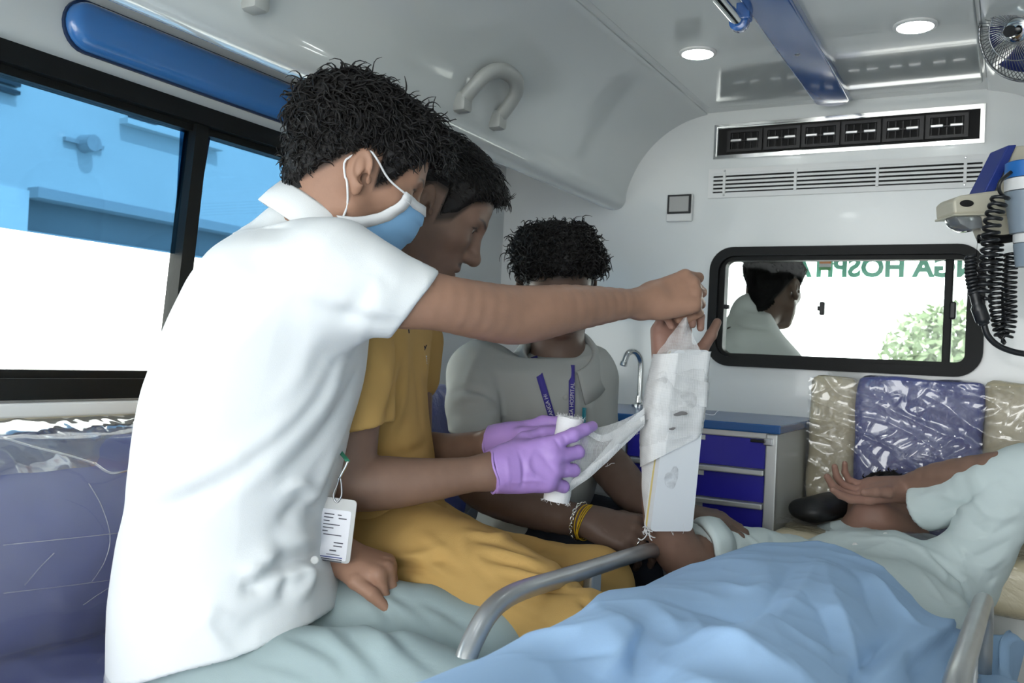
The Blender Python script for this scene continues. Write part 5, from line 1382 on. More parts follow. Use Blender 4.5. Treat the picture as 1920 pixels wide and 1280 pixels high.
rows = [(672, 905, 1112, 2.02, .085), (700, 880, 1130, 2.02, .115), (750, 915, 1134, 2.02, .125), (800, 925, 1132, 2.02, .125), (860, 925, 1125, 2.015, .125), (920, 915, 1110, 2.01, .128), (980, 880, 1085, 2.0, .13), (1020, 870, 1070, 2.0, .13)]
s3 = Field([torso(rows, .03, 2.4, 1.5)])
s3.add(Cone(P(1046, 675, 2.03), P(1040, 710, 2.02), .060, .085, .03), Ell(P(905, 705, 1.985), (.062, .062, .062), None, .05), Ell(P(1100, 705, 2.03), (.058, .06, .06), None, .05))
sl3 = chain([(P(898, 700, 1.98), .066), (P(889, 760, 1.93), .060), (P(890, 808, 1.905), .0535), (P(889, 850, 1.89), .052)], .03); s3.add(*sl3)
sl3b = chain([(P(1102, 710, 2.02), .062), (P(1110, 790, 2.0), .054), (P(1116, 850, 1.98), .052)], .03); s3.add(*sl3b)
s3.disp = lambda p: noise3(p, 30, 33) * .002 + ridged(p, 22, 35, (1, 1, .6)) * .002
F = s3.fold
F([(850, 735), (890, 730), (930, 755)], .008, -.007); F([(855, 752), (895, 745), (935, 770)], .008, .006); F([(930, 700), (945, 760), (940, 800)], .010, -.008); F([(845, 780), (890, 775), (930, 770)], .007, -.003)
F([(900, 660), (880, 700), (870, 740)], .008, .004); F([(1080, 700), (1100, 760), (1110, 840)], .010, -.006); F([(960, 720), (990, 800), (980, 900)], .016, -.004); F([(880, 960), (930, 990), (990, 960)], .012, .006); F([(950, 960), (1000, 985), (1050, 960)], .010, -.006)
F([(1062, 690), (1058, 800), (1050, 900)], .006, .003)
hn3 = cdir(0.0, 1.0, 0.05)
S3 = PolyCut(s3, (P(980, 995, 2.0), unit(V(0, 0, -1)), lambda p: .008 * noise3(p, 18, 4)), [(sl3, P(890, 809, 1.905), hn3, P(889, 760, 1.93), P(889, 870, 1.89), .048, .03, .03), (sl3b, P(1114, 822, 1.99), cdir(.1, 1, 0), P(1108, 770, 2.0), P(1118, 880, 1.975), .047, .03, .03)])
sh3 = garment('shirt', S3, [P(850, 690, 1.85), P(850, 690, 2.1), P(1150, 660, 2.15), P(870, 1000, 1.85), P(1110, 1000, 2.15)], .05, .005, 'grey_shirt', m3)
collar('collar', P(1048, 668, 1.985), cdir(0.0, -0.84, -0.54), cdir(0.06, 0.50, -0.86), .070, .078, .026, .048, .026, .40, 'grey_shirt', sh3, drop=.018)
for vv_ in (745, 800, 850): q = S3.hit(1060, vv_); MB().lathe(q, unit(CAM - q), [(.0055, 0), (.0055, .0022), (0, .0024)], 14).build('button', 'grey_plastic', sh3, smooth=True)
t3_ = Field(chain([(P(950, 1020, 2.0), .11), (P(1070, 1040, 1.90), .088), (P(1185, 1060, 1.80), .074)], .04) + chain([(P(1060, 1000, 2.05), .10), (P(1150, 1010, 1.98), .085), (P(1250, 1025, 1.90), .072)], .04)
            + chain([(P(1185, 1060, 1.80), .074), (P(1185, 1060, 1.80) + V(.02, -.01, -.40), .062)], .03) + chain([(P(1250, 1025, 1.90), .072), (P(1250, 1025, 1.90) + V(0, 0, -.42), .062)], .03) + [Ell(P(990, 1020, 2.03), (.15, .12, .09), None, .04)])
t3_.disp = lambda p: noise3(p, 35, 45) * .003
garment('trousers', t3_, [P(850, 1000, 2.0), P(1000, 1000, 2.2), P(1185, 1060, 1.75) + V(0, 0, -.44), P(1260, 1020, 1.95) + V(0, 0, -.44)], .1, .007, 'navy', m3)
# lanyard
MT['lanyard'] = cloth('purple_lanyard', (0.06, 0.05, 0.27)); MT['lanyard_print'] = cloth('lanyard_print', (0.55, 0.55, 0.6))
ly = empty('lanyard', S3.hit(1058, 840), 'purple neck lanyard with printed name hanging on grey shirt', 'lanyard')
def strap(pts, w, name='strap'):
    hp = [S3.hit(u, v) for u, v in pts]; hp = catmull(hp, 5); v, f = [], []
    for i, q in enumerate(hp):
        t = unit(hp[min(i + 1, len(hp) - 1)] - hp[max(i - 1, 0)]); nn_ = unit(CAM - q); s_ = unit(np.cross(t, nn_)); q = q + nn_ * .004
        v += [q - s_ * w / 2, q + s_ * w / 2]
    for i in range(len(hp) - 1): f.append((2 * i, 2 * i + 1, 2 * i + 3, 2 * i + 2))
    o = obj_from(name, v, f, 'lanyard', ly, True); sd = o.modifiers.new('thick', 'SOLIDIFY'); sd.thickness = .0014
    return o, hp
st_a, hpa = strap([(1001, 668), (1012, 705), (1024, 745), (1036, 785), (1046, 815)], .0145)
st_b, hpb = strap([(1072, 684), (1072, 720), (1072, 760), (1071, 800), (1062, 822)], .0125)
q = S3.hit(1053, 832) + unit(CAM - P(1053, 832, 2)) * .006
MB().lathe(q, (0, 0, -1), [(.006, -.01), (.006, .002), (.002, .006), (.002, .014)], 14).build('clip', 'steel', ly, smooth=True)
def flat_text(txt, size, o, xdir, ydir, material, parent, name='lettering', thick=.0003, align='CENTER', bold=0.0):
    cu = bpy.data.curves.new(name, 'FONT'); cu.body = txt; cu.size = size; cu.align_x = align; cu.align_y = 'CENTER'; cu.extrude = thick; cu.resolution_u = 3; cu.offset = bold
    tmp = bpy.data.objects.new('tmp_text', cu); COL.objects.link(tmp)
    me = bpy.data.meshes.new_from_object(tmp.evaluated_get(bpy.context.evaluated_depsgraph_get()))
    bpy.data.objects.remove(tmp); bpy.data.curves.remove(cu)
    xd = unit(xdir); yd = unit(ydir - xd * np.dot(ydir, xd)); zd = np.cross(xd, yd)
    v = [np.asarray(o) + xd * q.co[0] + yd * q.co[1] + zd * q.co[2] for q in me.vertices]
    f = [list(p.vertices) for p in me.polygons]; bpy.data.meshes.remove(me)
    return obj_from(name, v, f, material, parent)
for (hp, so) in ((hpa, st_a), (hpb, st_b)):
    mid = hp[len(hp) // 2]; t = unit(hp[-3] - hp[2]); nn_ = unit(CAM - mid)
    flat_text('GANGA HOSPITAL', .0115, mid + nn_ * .0056, -t, np.cross(nn_, -t), 'lanyard_print', so)
# pen in the pocket
pn = empty('pen', S3.hit(1094, 800), 'teal pen clipped in the pocket of grey shirt', 'pen')
MT['teal'] = mat('teal_plastic', (0.02, 0.22, 0.28), 0.3)
q0 = S3.hit(1094, 800); nn_ = unit(CAM - q0)
MB().tube([q0 + nn_ * .005 + V(0, 0, .040), q0 + nn_ * .005 - V(0, 0, .03)], .0042, 10).build('barrel', 'teal', pn, smooth=True)
MB().box(q0 + nn_ * .009 + V(-.0015, -.001, 0), q0 + nn_ * .009 + V(.0015, .001, .036)).build('clip', 'teal', pn)
# bracelet, thread and ring on his right hand
wx = unit(arm3[6][0] - arm3[5][0]); wa = unit(np.cross(wx, EZ)); wb = np.cross(wx, wa)
wc = P(1086, 976, 1.752)
br = empty('bracelet', wc, 'silver chain bracelet on the wrist of man in grey shirt', 'bracelet')
MT['silver'] = mat('silver', (0.8, 0.79, 0.76), 0.18, 1.0)
for k in range(26):
    a = 2 * math.pi * k / 26; a2 = a + .16
    c0 = wc + (wa * math.cos(a) + wb * math.sin(a)) * .0350; t = -wa * math.sin(a) + wb * math.cos(a); n_ = wa * math.cos(a) + wb * math.sin(a); s_ = wx if k % 2 else unit(wx + .8 * n_)
    MB().tube([c0 + t * .0042 * math.cos(b) + s_ * .0032 * math.sin(b) for b in np.linspace(0, 2 * math.pi, 9)[:-1]], .0016, 5, closed=True).build('link', 'silver', br, smooth=True)
wc2 = P(1098, 979, 1.744)
yt = empty('thread_band', wc2, 'yellow thread band tied next to the silver bracelet', 'wristband')
MT['yellow'] = cloth('yellow_thread', (0.62, 0.40, 0.02))
for j in range(4):
    rr = .0335 + .0012 * (j % 2); tl = unit(wx + .25 * wb * math.sin(j) + .12 * wa * math.cos(2 * j)); a_ = unit(np.cross(tl, EZ)); b_ = np.cross(tl, a_)
    MB().tube([wc2 + wx * (.0022 * (j - 1.5)) + (a_ * math.cos(t) + b_ * math.sin(t)) * rr for t in np.linspace(0, 2 * math.pi, 41)[:-1]], .0011, 5, closed=True).build('thread', 'yellow', yt, smooth=True)
# ring on the ring finger
fb_, fm_ = hr3[12].a if hasattr(hr3[12], 'a') else hr3[10].a, hr3[12].b if hasattr(hr3[12], 'b') else hr3[10].b
fd = unit(np.asarray(fm_, float) - np.asarray(fb_, float)); rc_ = np.asarray(fb_, float) + fd * .018; ra_ = unit(np.cross(fd, EZ)); rb_ = np.cross(fd, ra_)
rg = MB().tube([rc_ + (ra_ * math.cos(t) + rb_ * math.sin(t)) * .0108 for t in np.linspace(0, 2 * math.pi, 31)[:-1]], .0016, 8, closed=True, flat=(1, 1)).build('ring', 'silver', None, smooth=True)
tag(rg, 'plain silver ring on finger beside the splint', 'ring')
# ================================================================== patient lying on the stretcher
SKP = np.array([0.250, 0.150, 0.110])
hp_ = Head(P(1655, 985, 2.10), unit(V(-.1, -.25, .95)), unit(V(.05, .97, .22)), 0.97)
elbR = P(1290, 1050, 1.705)
armR = [(P(1500, 1075, 1.90), .055), (P(1400, 1055, 1.82), .050), (P(1325, 1045, 1.74), .047), (elbR, .043), (P(1262, 1015, 1.695), .042), (P(1245, 940, 1.69), .041), (P(1243, 840, 1.69), .036), (P(1250, 730, 1.69), .029), (P(1254, 700, 1.69), .027)]
hrP, tipP = hand_prims(P(1255, 698, 1.69), cdir(0.06, -0.99, 0.02), cdir(-0.35, 0.0, 0.94), True,
                       [(48, 70, 45), (46, 72, 45), (42, 70, 42), (40, 64, 40)], [(.80, .55, -.20), (.55, .83, .0), (.45, .89, .05)], 0.98)
elbL = P(1925, 885, 1.77)
armL = [(P(1800, 1120, 1.86), .058), (P(1850, 1020, 1.80), .052), (P(1895, 930, 1.77), .048), (elbL, .044), (P(1860, 885, 1.80), .038), (P(1760, 898, 1.90), .034), (P(1700, 915, 1.97), .027)]
hlP, tipPl = hand_prims(P(1698, 918, 1.975), cdir(-0.96, 0.10, 0.0), cdir(0.10, 0.94, 0.25), False,
                        [(12, 18, 12), (18, 26, 18), (24, 34, 22), (28, 38, 24)], [(.55, .80, -.30), (.35, .92, -.25), (.25, .95, -.2)], 1.0)
CH = [P(1655, 1050, 2.02), P(1645, 1085, 1.86), P(1628, 1140, 1.68), P(1600, 1250, 1.44)]
bp = Field(hp_.prims)
bp.add(Cone(hp_.w((0, -.03, -.03)), P(1650, 1050, 2.04), .052, .056, .03))
bp.add(*[Ell(c, (.13, .12, .075), None, .06) for c in CH])
bp.add(*chain(armR, .012)); bp.add(*hrP); bp.add(*chain(armL, .014)); bp.add(*hlP)
hipP = V(-.30, 1.30, .56)
bp.add(Ell(hipP, (.14, .13, .08), None, .06)); bp.add(*chain([(V(-.38, 1.25, .56), .07), (V(-.39, .85, .58), .055), (V(-.38, .45, .54), .04)], .03)); bp.add(*chain([(V(-.22, 1.25, .56), .07), (V(-.20, .85, .58), .055), (V(-.20, .45, .54), .04)], .03))
def toneP(p):
    c = np.tile(SKP, (len(p), 1)); hp_.tone(p, c, SKP)
    for hp4, w, sgn in ((P(1255, 640, 1.67), .085, 1), (P(1600, 930, 1.97), .10, 1)):       # paler palms
        m = np.clip(1.3 - np.linalg.norm(p - hp4, axis=1) / w, 0, 1)[:, None] * .6
        c = c * (1 - m) + np.array([.46, .25, .20]) * m
    return c
mp = person('person', bp, *box_around([P(1230, 600, 1.7), elbR, elbL, hp_.c, V(-.4, .4, .5), V(-.1, 1.3, .5)], .14), .011,
            [(*box_around(pts_of(hrP), .02), .0020), (*box_around(pts_of(hlP), .02), .0024), (*box_around([hp_.c], .15), .0055), (*box_around([q[0] for q in armR[2:]], .05), .005), (*box_around([q[0] for q in armL[2:]], .05), .0055)], toneP,
            'patient in pale mint shirt lying on stretcher with splinted arm raised and hand over face')
def thP(l): return .008 + .012 * np.clip((l[:, 2] - .03) / .05, 0, 1)
hair_mesh('hair', hp_, thP, mp, .005, .006, 24, 700, .02, .003, .0014, (0, .3, -.4), turns=.8)
# shirt
sp = Field([Ell(CH[0], (.20, .11, .075), None, .05), Ell(CH[1], (.185, .13, .092), None, .06), Ell(CH[2], (.165, .14, .092), None, .06), Ell(CH[3], (.155, .16, .09), None, .06)])
slp = chain([(P(1500, 1080, 1.91), .078), (P(1420, 1058, 1.84), .068), (P(1350, 1046, 1.77), .064), (P(1290, 1040, 1.705), .060)], .04); sp.add(*slp)
slq = chain([(P(1780, 1110, 1.88), .080), (P(1845, 1015, 1.80), .060), (P(1895, 925, 1.775), .057), (elbL, .055), (P(1860, 908, 1.80), .050), (P(1790, 936, 1.875), .047), (P(1730, 952, 1.93), .047), (P(1680, 960, 1.98), .048)], .03); sp.add(*slq)
sp.disp = lambda p: noise3(p, 32, 53) * .0022 + ridged(p, 16, 51, (1, .8, 1)) * .0055 + ridged(p, 34, 55) * .0015
F = sp.fold
F([(1790, 960), (1810, 1040), (1790, 1120)], .008, .007); F([(1815, 965), (1850, 1000), (1900, 980)], .008, -.006); F([(1800, 1030), (1850, 1060), (1880, 1040)], .008, .006); F([(1800, 1075), (1840, 1090), (1870, 1080)], .008, -.006)
F([(1830, 930), (1860, 970), (1910, 960)], .008, .006); F([(1750, 990), (1790, 960), (1830, 950)], .008, .007); F([(1740, 1040), (1790, 1080), (1810, 1130)], .010, -.008); F([(1720, 1030), (1770, 1080), (1800, 1140)], .008, .006)
F([(1600, 1010), (1700, 1020), (1770, 1060)], .010, .003); F([(1610, 1035), (1600, 1060), (1570, 1090)], .006, .003); F([(1650, 1110), (1700, 1150), (1760, 1170)], .012, .005); F([(1600, 1090), (1680, 1130), (1740, 1140)], .012, -.004)
F([(1320, 1000), (1350, 1040), (1340, 1080)], .010, .006); F([(1360, 1000), (1380, 1040), (1370, 1090)], .009, -.006); F([(1400, 1005), (1425, 1040), (1420, 1080)], .009, .006); F([(1450, 1010), (1440, 1050), (1460, 1090)], .010, -.006); F([(1480, 1030), (1520, 1070), (1500, 1110)], .012, .004)
F([(1790, 1000), (1830, 1010), (1880, 985)], .006, .006, True); F([(1800, 1050), (1850, 1035), (1895, 1010)], .006, -.006, True); F([(1790, 990), (1840, 985), (1890, 960)], .006, -.005, True); F([(1780, 1100), (1830, 1075), (1870, 1060)], .007, .006, True); F([(1740, 1120), (1790, 1140), (1830, 1120)], .008, .006, True); F([(1500, 1040), (1600, 1050), (1700, 1090)], .012, .004, True); F([(1690, 1050), (1740, 1090), (1770, 1130)], .008, .006, True)
F([(1720, 935), (1760, 925), (1800, 935)], .008, .005); F([(1760, 960), (1800, 950), (1830, 930)], .007, -.006)
nR = unit(elbR - P(1360, 1046, 1.78)); oR = P(1305, 1042, 1.722)
nL = unit(P(1700, 958, 1.96) - P(1800, 925, 1.86)); oL = P(1728, 945, 1.935)
SP = PolyCut(sp, (P(1610, 1250, 1.36), unit(V(0, -1, 0)), None), [(slp, oR, nR, P(1400, 1055, 1.82), elbR - nR * -.05, .053, .03, .05), (slq, oL, nL, P(1800, 940, 1.86), P(1690, 956, 1.98), .037, .05, .05)])
shp = garment('shirt', SP, [P(1290, 1000, 1.7), P(1290, 1080, 1.75), elbL, P(1800, 1130, 1.8), V(-.5, 1.3, .45), V(-.1, 1.3, .7), P(1655, 1000, 2.15)], .07, .0048, 'mint', mp)
# rolled cuff round the raised arm
ra_ = unit(np.cross(nR, EZ)); rb_ = np.cross(nR, ra_)
v, f = [], []
for i in range(40):
    a = 2 * math.pi * i / 40; w = 1 + .07 * math.sin(3 * a + 1) + .03 * math.sin(7 * a)
    for (r_, t_) in ((.055, .0), (.0625, .006), (.0665, -.004), (.0675, -.030), (.0655, -.050)): v.append(oR + (ra_ * math.cos(a) + rb_ * math.sin(a)) * r_ * w + nR * (t_ + .010 * math.sin(2 * a)))
for i in range(40):
    for k in range(4): j = (i + 1) % 40; f.append((i * 5 + k, j * 5 + k, j * 5 + k + 1, i * 5 + k + 1))
o = obj_from('rolled_cuff', v, f, 'mint', shp, True); sd = o.modifiers.new('thick', 'SOLIDIFY'); sd.thickness = .003
for (u_, v_) in ((1603, 1022), (1588, 1043), (1660, 1003)): q = SP.hit(u_, v_); MB().lathe(q, unit(CAM - q), [(.0055, 0), (.0055, .0022), (0, .0024)], 14).build('button', 'white_plastic', shp, smooth=True)
# ================================================================== stretcher, sheet
XS0, XS1 = -0.568, -0.035
sr = empty('stretcher', (-0.30, 1.2, 0), 'wheeled ambulance stretcher with grey tubular side rails under the patient', 'stretcher')
MB().box((-0.545, 0.25, 0.405), (-0.06, 2.02, 0.475), 0.025, 3).build('mattress', mat('mattress_blue', (0.04, 0.07, 0.25), 0.45), sr, auto=40)
for xx in (XS0 + 0.01, XS1 - 0.01):
    MB().tube([(xx, 0.22, 0.39), (xx, 2.04, 0.39)], 0.016, 14).build('side_bar', 'rail', sr, smooth=True)
for yy in (0.24, 2.02):
    MB().tube([(XS0 + 0.01, yy, 0.39), (XS1 - 0.01, yy, 0.39)], 0.016, 14).build('end_bar', 'rail', sr, smooth=True)
for (ya, yb_) in ((0.45, 1.1), (1.1, 0.45)):
    for xx in (XS0 + 0.05, XS1 - 0.05): MB().tube([(xx, ya, 0.38), (xx, yb_, 0.11)], 0.014, 12).build('leg', 'rail', sr, smooth=True)
for (xx, yy) in ((XS0 + 0.05, 0.45), (XS0 + 0.05, 1.1), (XS1 - 0.05, 0.45), (XS1 - 0.05, 1.1)):
    w = MB().lathe((xx - 0.013, yy, 0.06), (1, 0, 0), [(0.012, 0), (0.058, 0.0), (0.06, 0.004), (0.06, 0.022), (0.058, 0.026), (0.012, 0.026)], 28).build('wheel', 'black', sr, auto=40)
    MB().lathe((xx - 0.016, yy, 0.06), (1, 0, 0), [(0.018, 0), (0.018, 0.032)], 20).build('wheel_hub', 'alu', w, auto=40)
def side_rail(x, name='side_rail', y0=0.93, dx=0.0):
    pts = [(x, y0, 0.40), (x, y0 + 0.01, 0.56), (x, y0 + 0.045, 0.625), (x, y0 + 0.12, 0.655), (x, y0 + 0.30, 0.648), (x, 1.50, 0.634), (x, 1.60, 0.626), (x, 1.665, 0.605), (x, 1.695, 0.555), (x, 1.70, 0.40)]
    pts = [np.array(p) + V(dx * (p[1] - 1.3), 0, 0) for p in pts]
    r_ = MB().tube(catmull(pts, 7), 0.0135, 16).build(name, 'rail', sr, smooth=True)
    yy = 1.33
    MB().box((x - 0.008, yy - 0.020, 0.40), (x + 0.008, yy + 0.020, 0.636), 0.004).build('rail_post', 'alu', r_)
    return r_
side_rail(XS0)
rr_ = side_rail(XS1, dx=0.02)
MB().tube(catmull([(XS1 - .004, 1.10, .42), (XS1 - .004, 1.12, .52), (XS1 - .004, 1.20, .565), (XS1 - .004, 1.45, .552), (XS1 - .004, 1.52, .52), (XS1 - .004, 1.53, .42)], 6), .010, 12).build('lower_tube', 'rail', sr, smooth=True)
for yy in (1.25, 1.50): MB().tube([(XS1 - .004, yy, .55), (XS1, yy, .64)], .007, 10).build('rail_strut', 'rail', rr_, smooth=True)

# ---- disposable blue sheet over the patient's legs and belly
MT['sheet'] = mat('blue_disposable_sheet', (0.40, 0.60, 0.87), 0.75, spec=0.25, bump=0.25, bscale=700, bdetail=2, bdist=.0006)
XE = np.array([-.62, -.57, -.52, -.45, -.38, -.30, -.24, -.18, -.13, -.09, -.05, .00, .05, .12, .2]); YE = np.array([1.30, 1.36, 1.46, 1.585, 1.68, 1.735, 1.71, 1.63, 1.53, 1.45, 1.47, 1.60, 1.68, 1.72, 1.72])
YH = np.array([-.1, .3, .6, .85, 1.1, 1.3, 1.5, 1.65, 1.8]); ZH = np.array([.66, .70, .705, .698, .685, .672, .655, .652, .645])
def sheet_z(x, y):
    H = np.interp(y, YH, ZH); dx = np.abs(x + .295); base = np.where(x < -.3, .50, .515)
    dome = np.clip(1 - (dx / .262) ** 3.4, 0, 1)
    z = base + (H - base) * dome
    z = np.where(x < -.545, z - (-.545 - x) * 1.2, z)
    z = np.where(x > -.03, .515 - np.clip(x - .0, 0, 1) * .55 + .012 * np.sin(y * 22), z)
    valley = np.exp(-((x + .295) / .05) ** 2) * np.clip((1.2 - y) / .4, 0, 1) * .035           # between the legs
    return z - valley
class SheetField(Field):
    def __init__(s): Field.__init__(s)
    def base(s, p): return ((p[:, 2] - sheet_z(p[:, 0], p[:, 1])) * .6).astype(F32)
hf = SheetField()
nx, ny = 240, 340
gx = np.linspace(-.60, .17, nx); gs = np.linspace(0, 1, ny)
X, S_ = np.meshgrid(gx, gs, indexing='ij'); Yn = .12 + (np.interp(X, XE, YE) - .12) * S_
pv = np.stack([X, Yn, sheet_z(X, Yn)], -1).reshape(-1, 3).astype(F32)
q_ = np.array([[i * ny + j, (i + 1) * ny + j, (i + 1) * ny + j + 1, i * ny + j + 1] for i in range(nx - 1) for j in range(ny - 1)])
def fan(u0, v0, us, w, amp):
    for (u1, v1) in us: hf.fold([(u0, v0), ((u0 + u1) / 2 + 6, (v0 + v1) / 2 - 5), (u1, v1)], w, amp)
hf.fold([(1535, 1060), (1500, 1120), (1430, 1190), (1390, 1240)], 0.018, 0.0112, True); hf.fold([(1545, 1065), (1560, 1130), (1600, 1200), (1640, 1270)], 0.021, 0.0125, True); hf.fold([(1480, 1075), (1440, 1130), (1400, 1165)], 0.016, -0.0125, True)
hf.fold([(1580, 1060), (1620, 1110), (1640, 1170)], 0.014, -0.0112, True); hf.fold([(1620, 1085), (1670, 1140), (1710, 1190)], 0.016, 0.0125, True); hf.fold([(1130, 1125), (1250, 1180), (1400, 1240), (1480, 1279)], 0.025, 0.0150, True); hf.fold([(1200, 1180), (1160, 1230), (1130, 1279)], 0.018, 0.0163, True)
hf.fold([(1215, 1175), (1190, 1220), (1185, 1275)], 0.014, -0.0200, True); hf.fold([(1260, 1130), (1380, 1150), (1500, 1200)], 0.023, -0.0125, True); hf.fold([(1290, 1145), (1320, 1200), (1400, 1260)], 0.021, 0.0100, True); hf.fold([(980, 1200), (1080, 1190), (1200, 1180)], 0.023, 0.0125, True)
hf.fold([(1000, 1230), (1090, 1220), (1150, 1240)], 0.018, -0.0125, True); hf.fold([(1420, 1180), (1520, 1210), (1600, 1220)], 0.018, 0.0100, True); hf.fold([(1500, 1120), (1560, 1180), (1570, 1260)], 0.016, -0.0100, True); hf.fold([(1690, 1190), (1640, 1230), (1610, 1279)], 0.021, -0.0375, True); hf.fold([(1720, 1200), (1670, 1240), (1640, 1279)], 0.018, 0.0250, True)
hf.fold([(1745, 1145), (1750, 1190), (1700, 1230)], 0.016, 0.0375, True); hf.fold([(1775, 1170), (1760, 1210), (1720, 1250)], 0.014, 0.0300, True); hf.fold([(1762, 1190), (1735, 1230), (1700, 1270)], 0.011, -0.0250, True); hf.fold([(1350, 1090), (1400, 1110), (1440, 1100)], 0.014, 0.0088, True)
hf.disp = lambda p: (noise3(p, 16, 61) * .006 + ridged(p, 11, 63, (1, .7, 1)) * .007 + ridged(p, 22, 67, (1, .8, 1)) * .003).astype(F32)
pv = pv + vnormals(pv, q_) * hf.relief(pv)[:, None] * np.array([1, 1, 1], F32)
sh_ = obj_from('sheet', pv, q_, 'sheet', None, True); tag(sh_, 'light blue disposable sheet draped over the patient and stretcher', 'sheet')
sd = sh_.modifiers.new('thick', 'SOLIDIFY'); sd.thickness = .0015

# ---- bottom sheet that covers the mattress and hangs over its right edge
def under(a, b):
    y = .55 + 1.42 * a; s = b * .34
    if s < .13: return np.array([-.13 + s, y, .492])
    t = s - .13
    return np.array([.0 + min(t, .03) * .9 + .012 * math.sin(y * 17 + t * 9) + .25 * max(0, t - .03) * math.sin(y * 3), y, .492 + .045 * math.exp(-((y - 1.82) / .10) ** 2) - max(0, t - .012) * .9])
v = np.array([under(i / 199, j / 47) for i in range(200) for j in range(48)], F32); q = np.array([[i * 48 + j, (i + 1) * 48 + j, (i + 1) * 48 + j + 1, i * 48 + j + 1] for i in range(199) for j in range(47)])
v = v + vnormals(v, q) * (ridged(v, 14, 91, (1, 1, .5)) * .008 + noise3(v, 24, 92) * .004)[:, None].astype(F32)
us = obj_from('bottom_sheet', v, q, 'sheet', None, True); tag(us, 'blue bottom sheet hanging over the stretcher edge outside right rail', 'sheet')
sd = us.modifiers.new('thick', 'SOLIDIFY'); sd.thickness = .0015
# ================================================================== splint, gauze, bandage roll
def gauze_mat(name, cover, scale=210):
    """open weave: crossed threads with see-through gaps"""
    m, nt, b = nodes(name); N, L = nt.nodes, nt.links
    tc = N.new('ShaderNodeTexCoord')
    w1 = N.new('ShaderNodeTexWave'); w1.bands_direction = 'X'; w2 = N.new('ShaderNodeTexWave'); w2.bands_direction = 'Z'
    for w in (w1, w2):
        w.inputs['Scale'].default_value = scale; w.inputs['Distortion'].default_value = 1.5; w.inputs['Detail'].default_value = 1; w.inputs['Detail Scale'].default_value = .3
        L.new(tc.outputs['Object'], w.inputs['Vector'])
    mx = N.new('ShaderNodeMath'); mx.operation = 'MAXIMUM'; L.new(w1.outputs['Fac'], mx.inputs[0]); L.new(w2.outputs['Fac'], mx.inputs[1])
    n = N.new('ShaderNodeTexNoise'); n.inputs['Scale'].default_value = 28; n.inputs['Detail'].default_value = 5; L.new(tc.outputs['Object'], n.inputs['Vector'])
    a = N.new('ShaderNodeMapRange'); a.inputs['From Min'].default_value = .25; a.inputs['From Max'].default_value = .95; a.inputs['To Min'].default_value = cover - .35; a.inputs['To Max'].default_value = cover + .12
    L.new(mx.outputs[0], a.inputs['Value'])
    s = N.new('ShaderNodeMath'); s.operation = 'MULTIPLY_ADD'; s.inputs[1].default_value = .7; L.new(n.outputs['Fac'], s.inputs[0]); L.new(a.outputs['Result'], s.inputs[2])
    s2 = N.new('ShaderNodeMath'); s2.operation = 'SUBTRACT'; s2.inputs[1].default_value = .35; s2.use_clamp = True; L.new(s.outputs[0], s2.inputs[0])
    L.new(s2.outputs[0], b.inputs['Alpha'])
    b.inputs['Base Color'].default_value = (.86, .87, .87, 1); b.inputs['Roughness'].default_value = .95; b.inputs['Specular IOR Level'].default_value = .1
    return m
MT['gauze'] = gauze_mat('gauze_open', .52); MT['gauze_thick'] = gauze_mat('gauze_layers', .95, 230)
MT['gauze_mid'] = gauze_mat('gauze_turn', .80, 220)
MT['cotton'] = cloth('white_cotton_roll', (.86, .87, .88), weave=400, b=.6)
MT['foam_board'] = mat('white_splint_cover', (.80, .83, .86), .5, bump=.05, bscale=60)
MT['yellow_foam'] = mat('yellow_foam_edge', (.80, .66, .26), .7)
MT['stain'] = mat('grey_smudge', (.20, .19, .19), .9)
B_tl, B_tr, B_br, B_bl = P(1264, 656, 1.606), P(1331, 656, 1.632), P(1298, 996, 1.634), P(1219, 996, 1.604)
spl = empty('splint', (B_bl + B_br) / 2, 'white padded arm splint with yellow foam edge strapped to raised forearm', 'splint')
nB = unit(np.cross(B_tr - B_tl, B_bl - B_tl)); nB = nB if np.dot(nB, CAM - B_tl) > 0 else -nB
def board_poly(corners, r=.010, n=5):
    out = []
    m = len(corners)
    for i in range(m):
        p, a, b = corners[i], corners[i - 1], corners[(i + 1) % m]; da, db = unit(a - p), unit(b - p)
        s, e = p + da * r, p + db * r
        for k in range(n + 1):
            t = k / n; out.append(s * (1 - t) ** 2 + 2 * t * (1 - t) * p + e * t * t)
    return out
def slab(pts, n, d0, d1, mb=None):
    mb = mb or MB(); k = len(pts)
    v = [p + n * d0 for p in pts] + [p + n * d1 for p in pts]
    return mb.add(v, [tuple(range(k))[::-1], tuple(range(k, 2 * k))] + [(i, (i + 1) % k, k + (i + 1) % k, k + i) for i in range(k)])
bpz = board_poly([B_tl, B_tr, B_br, B_bl])
slab(bpz, nB, -.013, 0).build('board', 'foam_board', spl)
slab([p + (B_bl + B_tr - 2 * p) * .006 for p in bpz], nB, -.020, -.013).build('foam_core', 'yellow_foam', spl)
slab(bpz, nB, -.024, -.020).build('backing', 'foam_board', spl)
